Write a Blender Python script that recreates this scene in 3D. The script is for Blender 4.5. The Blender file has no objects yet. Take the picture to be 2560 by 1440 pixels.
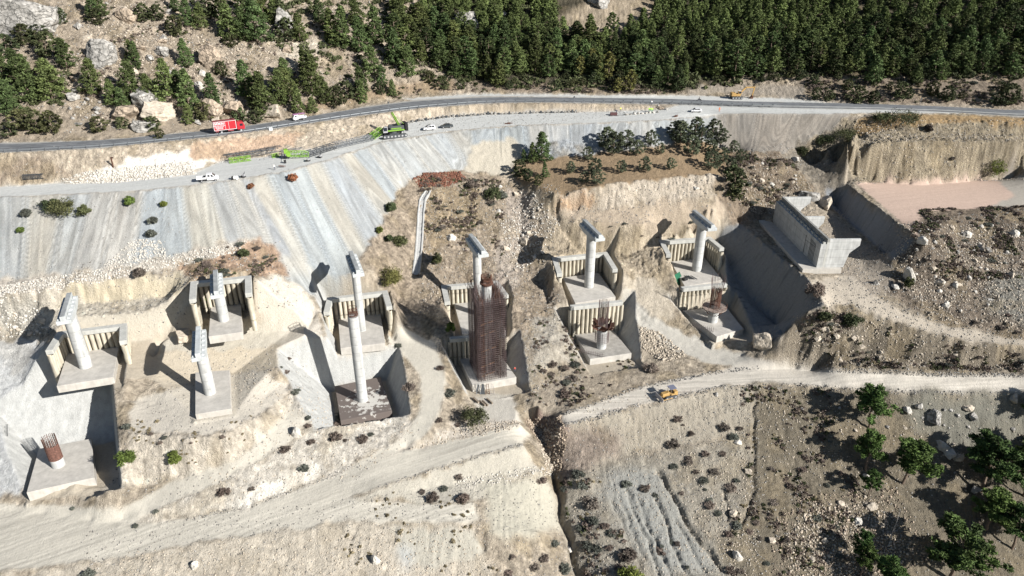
import bpy, bmesh, math, random
import numpy as np
from mathutils import Vector, Matrix
random.seed(7)
# ---------------------------------------------------------------- camera, sky, sun
PITCH = math.radians(27.0); F = 1750.0
SP, CP = math.sin(PITCH), math.cos(PITCH)
SC = bpy.context.scene
cd = bpy.data.cameras.new('camera'); cam = bpy.data.objects.new('camera', cd)
SC.collection.objects.link(cam); SC.camera = cam
cam.location = (0, 0, 0); cam.rotation_euler = (math.pi/2 - PITCH, 0, 0)
cd.sensor_width = 36.0; cd.lens = 36.0*F/2560.0; cd.clip_start = 1.0; cd.clip_end = 4000.0
SUN_DIR = Vector((0.84, -0.54, 0.0)).normalized()*math.cos(math.radians(28)) + Vector((0, 0, math.sin(math.radians(28))))
W = bpy.data.worlds.new('World'); SC.world = W; W.use_nodes = True
nt = W.node_tree; bg = nt.nodes['Background']
sky = nt.nodes.new('ShaderNodeTexSky'); sky.sky_type = 'NISHITA'; sky.sun_disc = False
sky.sun_elevation = math.radians(28); sky.sun_rotation = math.atan2(SUN_DIR.x, SUN_DIR.y)
sky.altitude = 600; sky.air_density = 1.0; sky.dust_density = 0.6
nt.links.new(sky.outputs[0], bg.inputs[0]); bg.inputs[1].default_value = 0.05
sl = bpy.data.lights.new('sun', 'SUN'); sl.energy = 5.0; sl.angle = math.radians(0.5); sl.color = (1.0, 0.975, 0.935)
so = bpy.data.objects.new('sun', sl); SC.collection.objects.link(so)
so.rotation_euler = SUN_DIR.to_track_quat('Z', 'Y').to_euler()
SC.view_settings.view_transform = 'Standard'; SC.view_settings.look = 'None'
SC.view_settings.exposure = 0.9; SC.view_settings.gamma = 1.0
SC.render.resolution_x = 1024; SC.render.resolution_y = 576
# ---------------------------------------------------------------- pixel <-> world (photo is 2560 x 1440)
def ray(u, v):
    a = (np.asarray(u, float)-1280)/F; b = (720-np.asarray(v, float))/F
    return a, CP+b*SP, -SP+b*CP            # direction for unit depth
def at_z(u, v, z):
    dx, dy, dz = ray(u, v); t = z/dz
    return np.array([dx*t, dy*t, z+0*t])
def at_y(u, v, y):
    dx, dy, dz = ray(u, v); t = y/dy
    return np.array([dx*t, y, dz*t])
def proj(x, y, z):
    Zc = y*CP - z*SP; Yc = y*SP + z*CP
    return 1280+F*x/Zc, 720-F*Yc/Zc
# ---------------------------------------------------------------- terrain: survey lines (pixel u, v, elevation z)
L_ = {}
L_['road_up'] = [(-200,370,-59),(0,357,-59),(250,350,-59),(527,325,-59),(664,306,-59),(742,296,-59),(860,272,-59),(1000,248,-58.8),(1100,240,-58.6),(1216,236,-58.5),(1427,239,-58.6),(1603,243,-58.8),(1720,240,-59),(1780,238,-59),(1860,240,-59),(1960,247,-59.3),(2040,258,-59.6),(2204,262,-60),(2372,267,-60),(2560,276,-60.2),(2760,286,-60.4)]
L_['road_lo'] = [(-200,396,-59),(0,384,-59),(250,372,-59),(500,347,-59),(586,337,-59),(703,321,-59),(820,303,-59),(900,291,-59),(1041,273,-58.9),(1216,261,-58.7),(1357,259,-58.7),(1533,262,-59.1),(1640,266,-59.6)]
L_['road_lo2'] = [(1700,284,-60.4),(1850,284,-60.4),(2040,286,-60.5),(2204,283,-60.4),(2372,288,-60.6),(2560,297,-60.8),(2760,306,-61)]
L_['tr_up'] = [(-200,480,-68.3),(0,467,-67.5),(117,460,-67.3),(273,455,-67),(476,437,-66),(547,405,-65.3),(700,388,-64.8),(830,366,-64.3),(930,335,-63.6),(1005,309,-62.6),(1110,293,-62.2),(1216,285,-61.9),(1357,281,-61.5),(1498,280,-61.2),(1656,274,-60.4)]
L_['tr_lo'] = [(-200,510,-69),(0,493,-68),(300,480,-67.3),(470,464,-66.6),(560,453,-66.2),(700,431,-65.5),(800,406,-65.1),(860,386,-64.9),(950,356,-64.4),(1030,343,-63.9),(1120,328,-63.3),(1300,313,-62.5),(1500,307,-61.9),(1640,301,-61.3),(1760,291,-60.9)]
L_['cl_top'] = [(-200,760,-86),(0,738,-85.3),(150,715,-84.6),(250,703,-84.5),(350,692,-84.3),(450,676,-84)]
L_['cl_bot'] = [(150,765,-90.3),(250,757,-90.2),(350,748,-90),(430,742,-90)]
L_['bench'] = [(250,800,-91.5),(330,800,-91.8),(400,815,-92)]
L_['bench2'] = [(60,800,-92),(100,770,-90),(0,790,-91)]
L_['A_pl'] = [(470,820,-93),(500,862,-93.4),(600,870,-93.4),(660,800,-93.4),(700,815,-93.6)]
L_['sc_top'] = [(400,880,-95),(480,872,-93.7),(545,878,-93.8),(620,878,-93.9),(690,862,-94.3)]
L_['sc_bot'] = [(370,960,-100.8),(420,975,-100.8),(480,948,-100),(560,925,-98.9),(640,922,-99.2),(695,915,-100.2)]
L_['Ap_pl'] = [(330,1000,-102.3),(380,1010,-102.6),(450,1060,-103),(600,1060,-103),(660,1000,-102.9),(700,960,-102.5)]
L_['pl_edge'] = [(315,1085,-104),(400,1090,-103.9),(480,1100,-104),(560,1085,-103.8),(640,1050,-103.5),(700,1000,-103.3),(722,960,-103)]
L_['t1_up'] = [(350,1215,-113.5),(430,1205,-112.6),(494,1185,-111.5),(581,1156,-110),(650,1105,-108.2),(707,1050,-106.5),(735,1000,-104.8)]
L_['t1_lo'] = [(305,1301,-117),(436,1258,-114.3),(571,1202,-112),(649,1153,-110.4),(741,1093,-108.5),(775,1060,-107.6)]
L_['mr_up'] = [(-200,1300,-118.2),(0,1275,-117.6),(300,1312,-117.2),(484,1294,-116.8),(630,1265,-116),(775,1210,-115),(880,1168,-114.2)]
L_['er_up'] = [(1010,1128,-114),(1100,1105,-113.8),(1200,1082,-113.5),(1300,1060,-113.3)]
L_['er_lo'] = [(880,1240,-115.6),(945,1219,-114.8),(1089,1172,-114.3),(1182,1144,-114),(1307,1112,-113.7)]
L_['mr_lo'] = [(-200,1470,-120),(0,1430,-119),(290,1398,-118.5),(533,1350,-117.5),(727,1330,-117.2),(862,1304,-117),(1017,1302,-117.5),(1160,1308,-118)]
L_['br_up'] = [(950,1257,-116.6),(1050,1262,-117),(1187,1262,-117.5)]
L_['er_toe'] = [(1050,1228,-116.6),(1150,1212,-117),(1250,1190,-117.2),(1350,1180,-117.5)]
L_['bot'] = [(-200,1500,-121),(0,1470,-120.5),(300,1440,-120),(700,1440,-122),(1000,1440,-124),(1280,1440,-126.5),(1400,1440,-129)]
L_['bot2'] = [(1500,1440,-130),(1700,1440,-130.8),(1900,1440,-132),(2200,1440,-134),(2560,1440,-136),(2760,1440,-137)]
L_['bot3'] = [(-300,1700,-128),(300,1700,-129),(1000,1700,-135),(1700,1700,-142),(2560,1700,-148),(2800,1700,-149)]
L_['v1330'] = [(1200,1330,-119.8),(1350,1330,-122.5)]
L_['v1330b'] = [(1480,1330,-126),(1600,1330,-126.5),(1900,1330,-128),(2250,1330,-129.5),(2560,1330,-131),(2760,1330,-132)]
L_['v1200'] = [(1450,1205,-121),(1700,1190,-121.8),(1900,1200,-123.3),(2250,1200,-124.5),(2560,1200,-125.5),(2760,1200,-126)]
L_['v1080'] = [(1850,1085,-117),(2250,1080,-117.2),(2560,1080,-117.4),(2760,1080,-117.6)]
L_['dz_lo'] = [(1400,1068,-112.6),(1500,1040,-112.2),(1600,1012,-111.7),(1700,990,-111.2),(1800,968,-110.7),(1900,957,-110.3),(2000,962,-110),(2150,975,-109.5),(2300,985,-109),(2560,985,-108.5),(2760,985,-108)]
L_['dz_up'] = [(1400,1040,-112),(1500,1005,-111.8),(1600,970,-111.3),(1700,945,-110.8),(1800,930,-110.3),(1900,922,-109.8),(2050,925,-109.3),(2200,932,-109),(2350,937,-108.6),(2560,938,-108.2),(2760,938,-108)]
L_['dz_toe'] = [(1440,1185,-120.4),(1500,1165,-120),(1600,1132,-119),(1700,1112,-118.3)]
L_['gully'] = [(1325,1045,-116.5),(1355,1090,-119),(1385,1180,-122.5),(1400,1280,-126),(1435,1380,-130),(1455,1440,-132),(1480,1600,-139)]
L_['Cp_pad'] = [(1180,1048,-113.1),(1200,1000,-112.7),(1280,1000,-112.7),(1290,1045,-113)]
L_['t2_L'] = [(915,1160,-113.8),(985,1100,-112.3),(1035,1055,-110.7),(1055,1000,-109),(1055,950,-107.3),(1030,900,-106),(995,865,-105),(975,840,-104.5)]
L_['t2_R'] = [(1000,1130,-113.5),(1060,1095,-112),(1095,1045,-110.3),(1110,990,-108.8),(1112,930,-107),(1100,880,-105.6),(1070,850,-104.6),(1030,830,-104.2)]
L_['t2_Rb'] = [(1140,1050,-112.6),(1135,960,-110)]
L_['BpL'] = [(704,858,-94.8),(722,893,-98.9),(735,920,-100.2),(764,984,-103),(830,1062,-108)]
L_['BpF'] = [(800,1095,-109.5),(880,1100,-111),(960,1070,-111.5)]
L_['sand'] = [(690,700,-87),(700,780,-91.5),(740,790,-93)]
L_['sand2'] = [(780,800,-97),(765,850,-97.5)]
L_['ri1'] = [(1000,700,-95),(1000,760,-99.5),(1040,800,-102),(1000,820,-103.5)]
L_['ri2'] = [(1045,470,-76.8),(1100,480,-77.5),(1060,560,-85),(1070,640,-92),(1070,700,-96.5)]
L_['ri3'] = [(1200,470,-77.5),(1200,560,-86),(1200,640,-93.5),(1180,700,-97)]
L_['ri4'] = [(1300,475,-79.3),(1300,560,-87.8),(1300,640,-94.8),(1320,720,-99.5)]
L_['ol1'] = [(1300,440,-75.5),(1400,488,-77.3),(1500,465,-75),(1600,450,-74),(1700,440,-73.5),(1780,440,-73.8),(1830,455,-75.5)]
L_['ol2'] = [(1395,530,-83.3),(1500,525,-82),(1600,515,-81),(1700,500,-79.5),(1790,490,-78.7)]
L_['ol3'] = [(1395,548,-84.8),(1500,556,-84.6),(1600,560,-84.8),(1700,545,-83.6),(1790,520,-81.5)]
L_['ol4'] = [(1360,620,-93),(1580,640,-94),(1640,600,-90.3),(1800,560,-87)]
L_['DE'] = [(1360,700,-99),(1370,760,-102.5)]
L_['DE2'] = [(1590,700,-97.5),(1600,760,-101.8),(1640,790,-103.7)]
L_['t3'] = [(1850,892,-109.3),(1770,865,-108.6),(1700,832,-107),(1620,790,-104),(1560,745,-100.8)]
L_['t3b'] = [(1800,900,-109.7),(1720,870,-108.7),(1650,830,-106.6),(1600,800,-105)]
L_['rub'] = [(1600,850,-107.5),(1650,885,-109.8),(1600,905,-111),(1500,930,-111.6),(1400,915,-110),(1370,970,-111.5)]
L_['CD'] = [(1335,806,-103),(1395,795,-102.8),(1345,880,-106),(1410,860,-105.6)]
L_['CDf'] = [(1325,1000,-111.3),(1350,1020,-112)]
L_['cut1'] = [(1842,552,-88.3),(1900,600,-88.7),(1951,644,-89),(2024,702,-89.2),(2060,760,-91.3),(1990,800,-95.5),(1945,848,-102),(1900,872,-107)]
L_['cut2'] = [(1797,612,-94.6),(1815,650,-97.5),(1835,690,-100),(1858,722,-102),(1900,772,-103.8),(1950,822,-105)]
L_['cut3'] = [(1826,715,-100.3),(1880,770,-102.5),(1919,807,-104)]
L_['abt'] = [(1900,556,-89),(1990,640,-89.3),(2100,690,-89.8),(2140,650,-89.8)]
L_['hillN'] = [(1850,470,-79.5),(1900,430,-76),(1960,475,-82),(1925,520,-86)]
L_['hillN2'] = [(1950,400,-72.5),(2010,440,-78),(2060,490,-84)]
L_['trench'] = [(2080,540,-87),(2110,590,-89),(2150,640,-89.6),(2175,700,-90.3)]
L_['canyon'] = [(1985,380,-73),(2030,425,-79),(2060,455,-83.5),(2085,480,-86.5)]
L_['scree'] = [(1880,385,-71),(1980,350,-68.5),(2060,330,-66.5)]
L_['quL'] = [(2130,452,-80),(2122,420,-74.5),(2118,363,-66.8),(2138,335,-64.5)]
L_['canyon2'] = [(2070,375,-70.5),(2088,415,-77),(2094,450,-82),(2100,480,-85.3)]
L_['quT'] = [(2120,363,-66.8),(2271,357,-66.5),(2405,354,-66.3),(2560,356,-66.5),(2760,360,-67)]
L_['quB'] = [(2135,452,-80),(2300,464,-80),(2450,452,-79.8),(2560,446,-79.8),(2760,440,-79.8)]
L_['qu2'] = [(2170,342,-65.6),(2300,340,-65.6),(2450,338,-65.6),(2600,342,-66)]
L_['qu3'] = [(2200,296,-61.2),(2300,300,-61.3),(2400,302,-61.4),(2560,308,-61.6),(2760,316,-62)]
L_['padN'] = [(2310,600,-80),(2350,560,-79.6),(2420,530,-79.8),(2560,525,-79.6),(2760,515,-79.6)]
L_['hR1'] = [(2330,640,-84),(2420,600,-84.5),(2560,600,-85),(2760,600,-85)]
L_['hR2'] = [(2250,690,-90),(2330,705,-90.3),(2450,710,-91),(2560,710,-91),(2760,710,-91)]
L_['hR3'] = [(2300,780,-94.5),(2400,800,-96.3),(2560,822,-97.5),(2760,840,-98.5)]
L_['t4a'] = [(2130,700,-89.8),(2180,735,-91.5),(2250,775,-94),(2350,812,-96.6),(2450,836,-98.3),(2560,850,-99),(2760,870,-100)]
L_['t4b'] = [(2090,715,-90.5),(2140,755,-92.7),(2230,800,-95.5),(2340,838,-98),(2450,862,-99.5),(2560,872,-100.2),(2760,890,-101)]
L_['hill5'] = [(2080,790,-95.5),(2150,850,-99.8),(2050,850,-100.8)]
L_['bk5'] = [(1965,865,-105),(2020,890,-105.5),(2150,905,-105.5),(2300,915,-105.8),(2450,918,-105.5),(2560,915,-104.8),(2760,915,-104.5)]
L_['bk5t'] = [(1985,845,-101.8),(2100,872,-101.8),(2250,885,-102.3),(2400,890,-102.3),(2560,890,-101.8),(2760,890,-101.5)]
L_['lsh'] = [(0,850,-96),(60,835,-94.8),(90,870,-97)]
L_['lsh2'] = [(-200,950,-102),(0,950,-102),(60,960,-102.5)]
L_['lsh3'] = [(-200,1050,-108),(0,1050,-107.5),(60,1060,-108)]
L_['lsh4'] = [(-200,1240,-116.3),(0,1232,-116),(60,1245,-116.3),(200,1250,-116)]
L_['LrW'] = [(326,865,-93.3),(322,911,-96.5),(312,1000,-101),(302,1090,-104.5),(290,1150,-107.5),(270,1215,-110.8)]
L_['f1'] = [(-200,130,-35),(0,120,-35.6),(300,120,-36.5),(700,120,-39.4),(1200,120,-45),(1800,120,-45.4),(2560,120,-43.2),(2760,120,-43)]
L_['f0'] = [(-200,0,-21.5),(0,0,-22),(300,0,-22.8),(700,0,-24.6),(1200,0,-28.5),(1800,0,-29),(2560,0,-27.1),(2760,0,-27)]
L_['f15'] = [(2050,205,-54),(2300,205,-53.5),(2560,205,-53.2),(2760,210,-53.2)]
W_LINES = [[(-330,395,45),(-150,400,45),(50,415,45),(330,400,45)], [(-330,480,80),(330,480,80)],
           [(118.8,192,-80),(118.8,244,-80)], [(116.2,196,-89),(116.2,238,-88.6)],
           [(-330,60,-150),(330,60,-165)]]
TOE_PX = [(-200,722),(0,705),(120,698),(250,686),(350,665),(450,645),(530,622),(620,632),(700,680),(750,720),(790,742),(850,728),(885,690),(905,650),(940,590),(965,540),(1000,480),(1040,440),(1160,428),(1250,440),(1290,398),(1400,392),(1500,385),(1650,375),(1750,352),(1850,385),(1900,388)]
XS = np.arange(-250, 262, 0.36)
YS = np.concatenate([np.arange(62, 92, 1.2), np.arange(92, 262, 0.30), np.arange(262, 330, 0.6), np.arange(330, 470, 2.0)])
def interp_line(pts, step=1.0):
    pts = np.array(pts, float); out = []
    for a, b in zip(pts[:-1], pts[1:]):
        n = max(1, int(np.linalg.norm(b-a)/step))
        for k in range(n): out.append(a+(b-a)*k/n)
    out.append(pts[-1]); return np.array(out)
LW = {k: np.array([at_z(*p) for p in v]) for k, v in L_.items()}
# toe of the tipped fill: the ray through the toe meets a plane falling from the track edge at the angle of repose
crest = interp_line(LW['tr_lo'], 0.5)
toe = []
for (u, v) in TOE_PX:
    dx, dy, dz = ray(u, v); best = None
    for t in np.arange(120, 340, 0.2):
        p = np.array([dx*t, dy*t, dz*t]); d = np.hypot(crest[:, 0]-p[0], crest[:, 1]-p[1])
        i = int(np.argmin(d + 0*d))
        h = crest[i, 2]-0.74*d[i]
        if p[2] <= h:
            best = p; break
    if best is not None: toe.append(best)
LW['toe'] = np.array(toe)
SURV = [LW[k] for k in LW] + [np.array(l, float) for l in W_LINES]
def solve_surface():
    gx0, gx1, gy0, gy1, s = -330., 330., 60., 480., 1.0
    known = None; H = None
    for lev in (16, 8, 4, 2, 1):
        st = s*lev
        nx, ny = int(round((gx1-gx0)/st))+1, int(round((gy1-gy0)/st))+1
        acc = np.zeros((ny, nx)); cnt = np.zeros((ny, nx))
        for l in SURV:
            q = interp_line(l, 0.4)
            fx, fy = (q[:, 0]-gx0)/st, (q[:, 1]-gy0)/st
            i, j = np.round(fx).astype(int), np.round(fy).astype(int)
            ok = (i >= 0) & (i < nx) & (j >= 0) & (j < ny)
            np.add.at(acc, (j[ok], i[ok]), q[ok, 2]); np.add.at(cnt, (j[ok], i[ok]), 1)
        k = cnt > 0; val = np.where(k, acc/np.maximum(cnt, 1), 0)
        if H is None: H = np.full((ny, nx), -80.0)
        else:
            yy = np.linspace(0, H.shape[0]-1, ny); xx = np.linspace(0, H.shape[1]-1, nx)
            j0 = np.minimum(yy.astype(int), H.shape[0]-2); i0 = np.minimum(xx.astype(int), H.shape[1]-2)
            fy = (yy-j0)[:, None]; fx = (xx-i0)[None, :]
            H = (H[np.ix_(j0, i0)]*(1-fy)*(1-fx)+H[np.ix_(j0, i0+1)]*(1-fy)*fx+H[np.ix_(j0+1, i0)]*fy*(1-fx)+H[np.ix_(j0+1, i0+1)]*fy*fx)
        H = np.where(k, val, H)
        for it in range(600 if lev > 1 else 160):
            P = np.pad(H, 1, mode='edge')
            H2 = 0.25*(P[:-2, 1:-1]+P[2:, 1:-1]+P[1:-1, :-2]+P[1:-1, 2:])
            H = np.where(k, val, H2)
    return H, gx0, gy0, s
HB, GX0, GY0, GS = solve_surface()
def bil(G, x, y, x0, y0, s):
    fx = np.clip((x-x0)/s, 0, G.shape[1]-1.001); fy = np.clip((y-y0)/s, 0, G.shape[0]-1.001)
    i = fx.astype(int); j = fy.astype(int); fx = fx-i; fy = fy-j
    return G[j, i]*(1-fy)*(1-fx)+G[j, i+1]*(1-fy)*fx+G[j+1, i]*fy*(1-fx)+G[j+1, i+1]*fy*fx
# ---------------------------------------------------------------- numpy gradient noise
_rng = np.random.RandomState(3); _perm = _rng.permutation(512); _perm = np.concatenate([_perm, _perm, _perm])
_ang = _rng.rand(512)*2*np.pi; _gx, _gy = np.cos(_ang), np.sin(_ang)
def pn(x, y, seed=0):
    x = x+seed*17.31; y = y+seed*9.77
    xi = np.floor(x).astype(int); yi = np.floor(y).astype(int); xf = x-xi; yf = y-yi
    xi &= 511; yi &= 511
    u = xf*xf*xf*(xf*(xf*6-15)+10); v = yf*yf*yf*(yf*(yf*6-15)+10)
    def g(ix, iy, dx, dy):
        h = _perm[_perm[ix & 511]+(iy & 511)]; return _gx[h]*dx+_gy[h]*dy
    a = g(xi, yi, xf, yf); b = g(xi+1, yi, xf-1, yf); c = g(xi, yi+1, xf, yf-1); d = g(xi+1, yi+1, xf-1, yf-1)
    return ((a*(1-u)+b*u)*(1-v)+(c*(1-u)+d*u)*v)*1.4
def fbm(x, y, o=4, seed=0):
    r = 0; a = 1.0; n = 0
    for k in range(o):
        r = r+a*pn(x*2**k, y*2**k, seed+k); n += a; a *= 0.5
    return r/n
# ---------------------------------------------------------------- pits, benches and the fine height grid
WALLS = {   # cap beam paths (pixel) of the bored pile walls and their top level
 'L': ([(122,876),(150,832),(308,812),(307,852)], -91.7, -99.6),
 'A': ([(481,748),(484,706),(620,692),(621,733)], -83.9, -93.4),
 'B': ([(816,780),(824,746),(962,729),(973,766)], -95.0, -104.2),
 'C': ([(1118,754),(1109,715),(1240,704),(1265,738)], -98.0, -106.0),
 'D': ([(1399,684),(1386,645),(1513,632),(1538,673)], -93.9, -102.4),
 'E': ([(1672,636),(1653,602),(1773,594),(1805,620)], -91.2, -100.4),
 'Cp': ([(1124,845),(1262,833)], -103.4, -112.6),
 'Dp': ([(1426,765),(1556,752)], -100.0, -112.0),
 'Ep': ([(1704,719),(1816,708)], -97.8, -107.2)}
SLABS = {   # corners of the slab tops (back left, back right, front right, front left), level, thickness
 'L': ([(168,884),(297,867),(283,943),(141,966)], -97.8, 2.0),
 'A': ([(527,765),(602,755),(606,830),(521,842)], -91.8, 2.2),
 'B': ([(844,785),(951,781),(963,858),(851,871)], -102.1, 2.3),
 'C': ([(1135,759),(1236,750),(1264,826),(1156,836)], -103.8, 2.3),
 'D': ([(1407,694),(1496,681),(1539,742),(1438,758)], -100.3, 2.2),
 'E': ([(1676,654),(1762,644),(1806,700),(1712,716)], -98.4, 2.2),
 'Lp': ([(97,1122),(229,1096),(236,1194),(66,1232)], -113.5, 3.0),
 'Ap': ([(488,931),(574,925),(578,1022),(488,1036)], -101.0, 2.0),
 'Bp': ([(837,965),(951,942),(980,1027),(851,1052)], -112.3, 2.4),
 'Cp': ([(1149,897),(1250,885),(1291,943),(1181,963)], -110.4, 2.4),
 'Dp': ([(1433,828),(1525,815),(1579,883),(1475,898)], -110.0, 2.2),
 'Ep': ([(1706,776),(1816,768),(1859,822),(1792,842)], -105.2, 2.2)}
SLABW = {k: (np.array([at_z(u, v, z) for u, v in q]), th) for k, (q, z, th) in SLABS.items()}
WALLW = {k: (np.array([at_z(u, v, zt) for u, v in q]), zt, zb) for k, (q, zt, zb) in WALLS.items()}
def offset_path(P, d):                      # offset to the left-hand (uphill) side of the path
    P = np.array(P)[:, :2]; out = []
    for i in range(len(P)):
        t = P[min(i+1, len(P)-1)]-P[max(i-1, 0)]; t = t/np.linalg.norm(t); out.append(P[i]+d*np.array([-t[1], t[0]]))
    return np.array(out)
for k, (P, zt, zb) in WALLW.items():
    o = offset_path(P, 1.6); SURV.append(np.column_stack([o, np.full(len(o), zt-0.15)]))
HB, GX0, GY0, GS = solve_surface()
X, Y = np.meshgrid(XS, YS)
wx = X+1.3*fbm(X/7, Y/7, 3, 11); wy = Y+1.3*fbm(X/7, Y/7, 3, 21)
H = bil(HB, wx*0.35+X*0.65, wy*0.35+Y*0.65, GX0, GY0, GS)
SHOT = np.zeros(H.shape)                     # sprayed concrete faces
FLAT = np.zeros(H.shape)                     # where engineered surfaces keep the natural roughness away
def carve(Q, zf, ks, ms, shot=(1, 1, 1, 0), lim=60):
    """Q: back left, back right, front right, front left (xy). ks/ms: slope and margin per side left, back, right, front"""
    global H
    Q = np.array(Q)[:, :2]
    sides = [(Q[3], Q[0]), (Q[0], Q[1]), (Q[1], Q[2]), (Q[2], Q[3])]
    c = Q.mean(0); r = np.abs(X-c[0]) + np.abs(Y-c[1]) < lim
    xs, ys = X[r], Y[r]
    nz = 0.35*fbm(xs/2.5, ys/2.5, 3, 31)
    best = np.full(xs.shape, -1e9); who = np.zeros(xs.shape, int); bd = np.full(xs.shape, -1e9); ins = np.full(xs.shape, True)
    for n, (a, b) in enumerate(sides):
        t = (b-a)/np.linalg.norm(b-a)
        d = -(xs-a[0])*t[1]+(ys-a[1])*t[0]-ms[n]
        ins &= d < 0
        h = zf+ks[n]*np.maximum(d+nz*(ks[n] < 5)*(d > 0), 0)
        if n == 1 and ks[n] < 5: h = h+2.0*np.maximum(d-12, 0)
        if n == 3: h = h+0.9*np.maximum(d+nz*3-4.5, 0)
        w = h > best; best[w] = h[w]; w2 = d*max(ks[n], 0.6) > bd; bd[w2] = (d*max(ks[n], 0.6))[w2]; who[w2] = n
    hr = H[r]; low = (best < hr)
    S = SHOT[r]; S[low] = np.array(shot)[who[low]]; S[ins] = 0.0; SHOT[r] = S
    Fl = FLAT[r]; Fl[low | ins] = 1; FLAT[r] = Fl
    hr = np.where(ins, zf, np.minimum(hr, best)); H[r] = hr
def pit(name, ks, ms, shot=(1, 1, 1, 0), dz=0.0):
    q, th = SLABW[name]; carve(q, q[0][2]-th+0.15+dz, ks, ms, shot)
def wallpit(name):
    P, zt, zb = WALLW[name]
    if len(P) == 4: carve([P[1], P[2], P[3], P[0]], zb, (9, 9, 9, 60), (0.1, 0.1, 0.1, 0.4), (0, 0, 0, 0))
for n in ('L', 'A', 'B', 'C', 'D', 'E'): wallpit(n)
pit('L', (7, 20, 5, 0.0), (1.0, 1.2, 2.0, 0.6), (0, 0, 1, 0))
pit('A', (6, 20, 3, 0.0), (1.0, 1.5, 1.2, 1.0), (0, 0, 0, 0))
pit('B', (3.0, 20, 3, 0.5), (1.2, 1.2, 0.8, 0.8), (1, 0, 0, 0))
pit('C', (3, 20, 2.0, 0.3), (1.6, 1.2, 0.8, 0.6), (0, 0, 0, 0))
pit('D', (5, 20, 2.5, 0.0), (1.6, 1.2, 1.0, 0.8), (0, 0, 0, 0))
pit('E', (5, 20, 2.2, 0.0), (1.6, 1.2, 1.2, 0.8), (0, 0, 0, 0))
pit('Lp', (1.25, 1.1, 5, 0.25), (1.0, 0.8, 4.6, 0.8), (1, 1, 1, 0))
pit('Ap', (0.3, 0.4, 0.3, 0.2), (1.0, 1.0, 1.0, 1.0), (0, 0, 0, 0), 0.3)
pit('Bp', (1.25, 6, 2.0, 0.7), (1.2, 0.9, 1.5, 0.5), (1, 1, 1, 1))
pit('Cp', (2.2, 14, 1.7, 0.0), (1.6, 0.9, 1.0, 0.5), (1, 0, 1, 0))
pit('Dp', (2.2, 14, 1.7, 0.0), (1.4, 0.9, 0.8, 0.5), (1, 0, 1, 0))
pit('Ep', (2.2, 14, 3.0, 0.15), (1.4, 0.9, 1.0, 0.5), (1, 0, 0, 0))
H0 = H.copy()
# ---------------------------------------------------------------- regular copy of the height field for ray casts
RX0, RY0, RS = -330., 62., 0.5
_rx = np.arange(RX0, 330, RS); _ry = np.arange(RY0, 470, RS)
def resample(Hf):
    jj = np.clip(np.searchsorted(YS, _ry)-1, 0, len(YS)-2); fy = ((_ry-YS[jj])/(YS[jj+1]-YS[jj]))[:, None]
    ii = np.clip(((_rx-XS[0])/(XS[1]-XS[0])).astype(int), 0, len(XS)-2); fx = ((_rx-XS[ii])/(XS[1]-XS[0]))[None, :]
    fx = np.clip(fx, 0, 1); fy = np.clip(fy, 0, 1)
    return (Hf[np.ix_(jj, ii)]*(1-fy)*(1-fx)+Hf[np.ix_(jj, ii+1)]*(1-fy)*fx+Hf[np.ix_(jj+1, ii)]*fy*(1-fx)+Hf[np.ix_(jj+1, ii+1)]*fy*fx)
HR = resample(H)
def hz(x, y): return bil(HR, np.asarray(x, float), np.asarray(y, float), RX0, RY0, RS)
_T = np.arange(95, 620, 0.6)
def ground(u, v):                            # where the line of sight through a photo pixel meets the ground
    u = np.atleast_1d(np.asarray(u, float)); v = np.atleast_1d(np.asarray(v, float))
    dx, dy, dz = ray(u, v); out = np.zeros((len(u), 3))
    for n in range(len(u)):
        x, y, z = dx[n]*_T, dy[n]*_T, dz[n]*_T
        hit = z < hz(x, y); k = int(np.argmax(hit)) if hit.any() else len(_T)-1
        a, b = _T[max(k-1, 0)], _T[k]
        for _ in range(12):
            m = (a+b)/2
            if dz[n]*m < hz(dx[n]*m, dy[n]*m): b = m
            else: a = m
        out[n] = dx[n]*b, dy[n]*b, dz[n]*b
    return out
def G(u, v):
    p = ground([u], [v])[0]; return Vector((float(p[0]), float(p[1]), float(p[2])))
def px_world(poly, step=14):
    P = interp_line(list(poly)+[poly[0]], step)[:-1]
    return ground(P[:, 0], P[:, 1])[:, :2]
def inside(poly, x, y):
    r = np.zeros(x.shape, bool); n = len(poly)
    for i in range(n):
        x1, y1 = poly[i]; x2, y2 = poly[(i+1) % n]
        if y1 == y2: continue
        c = ((y1 > y) != (y2 > y)) & (x < (x2-x1)*(y-y1)/(y2-y1)+x1); r ^= c
    return r
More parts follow.
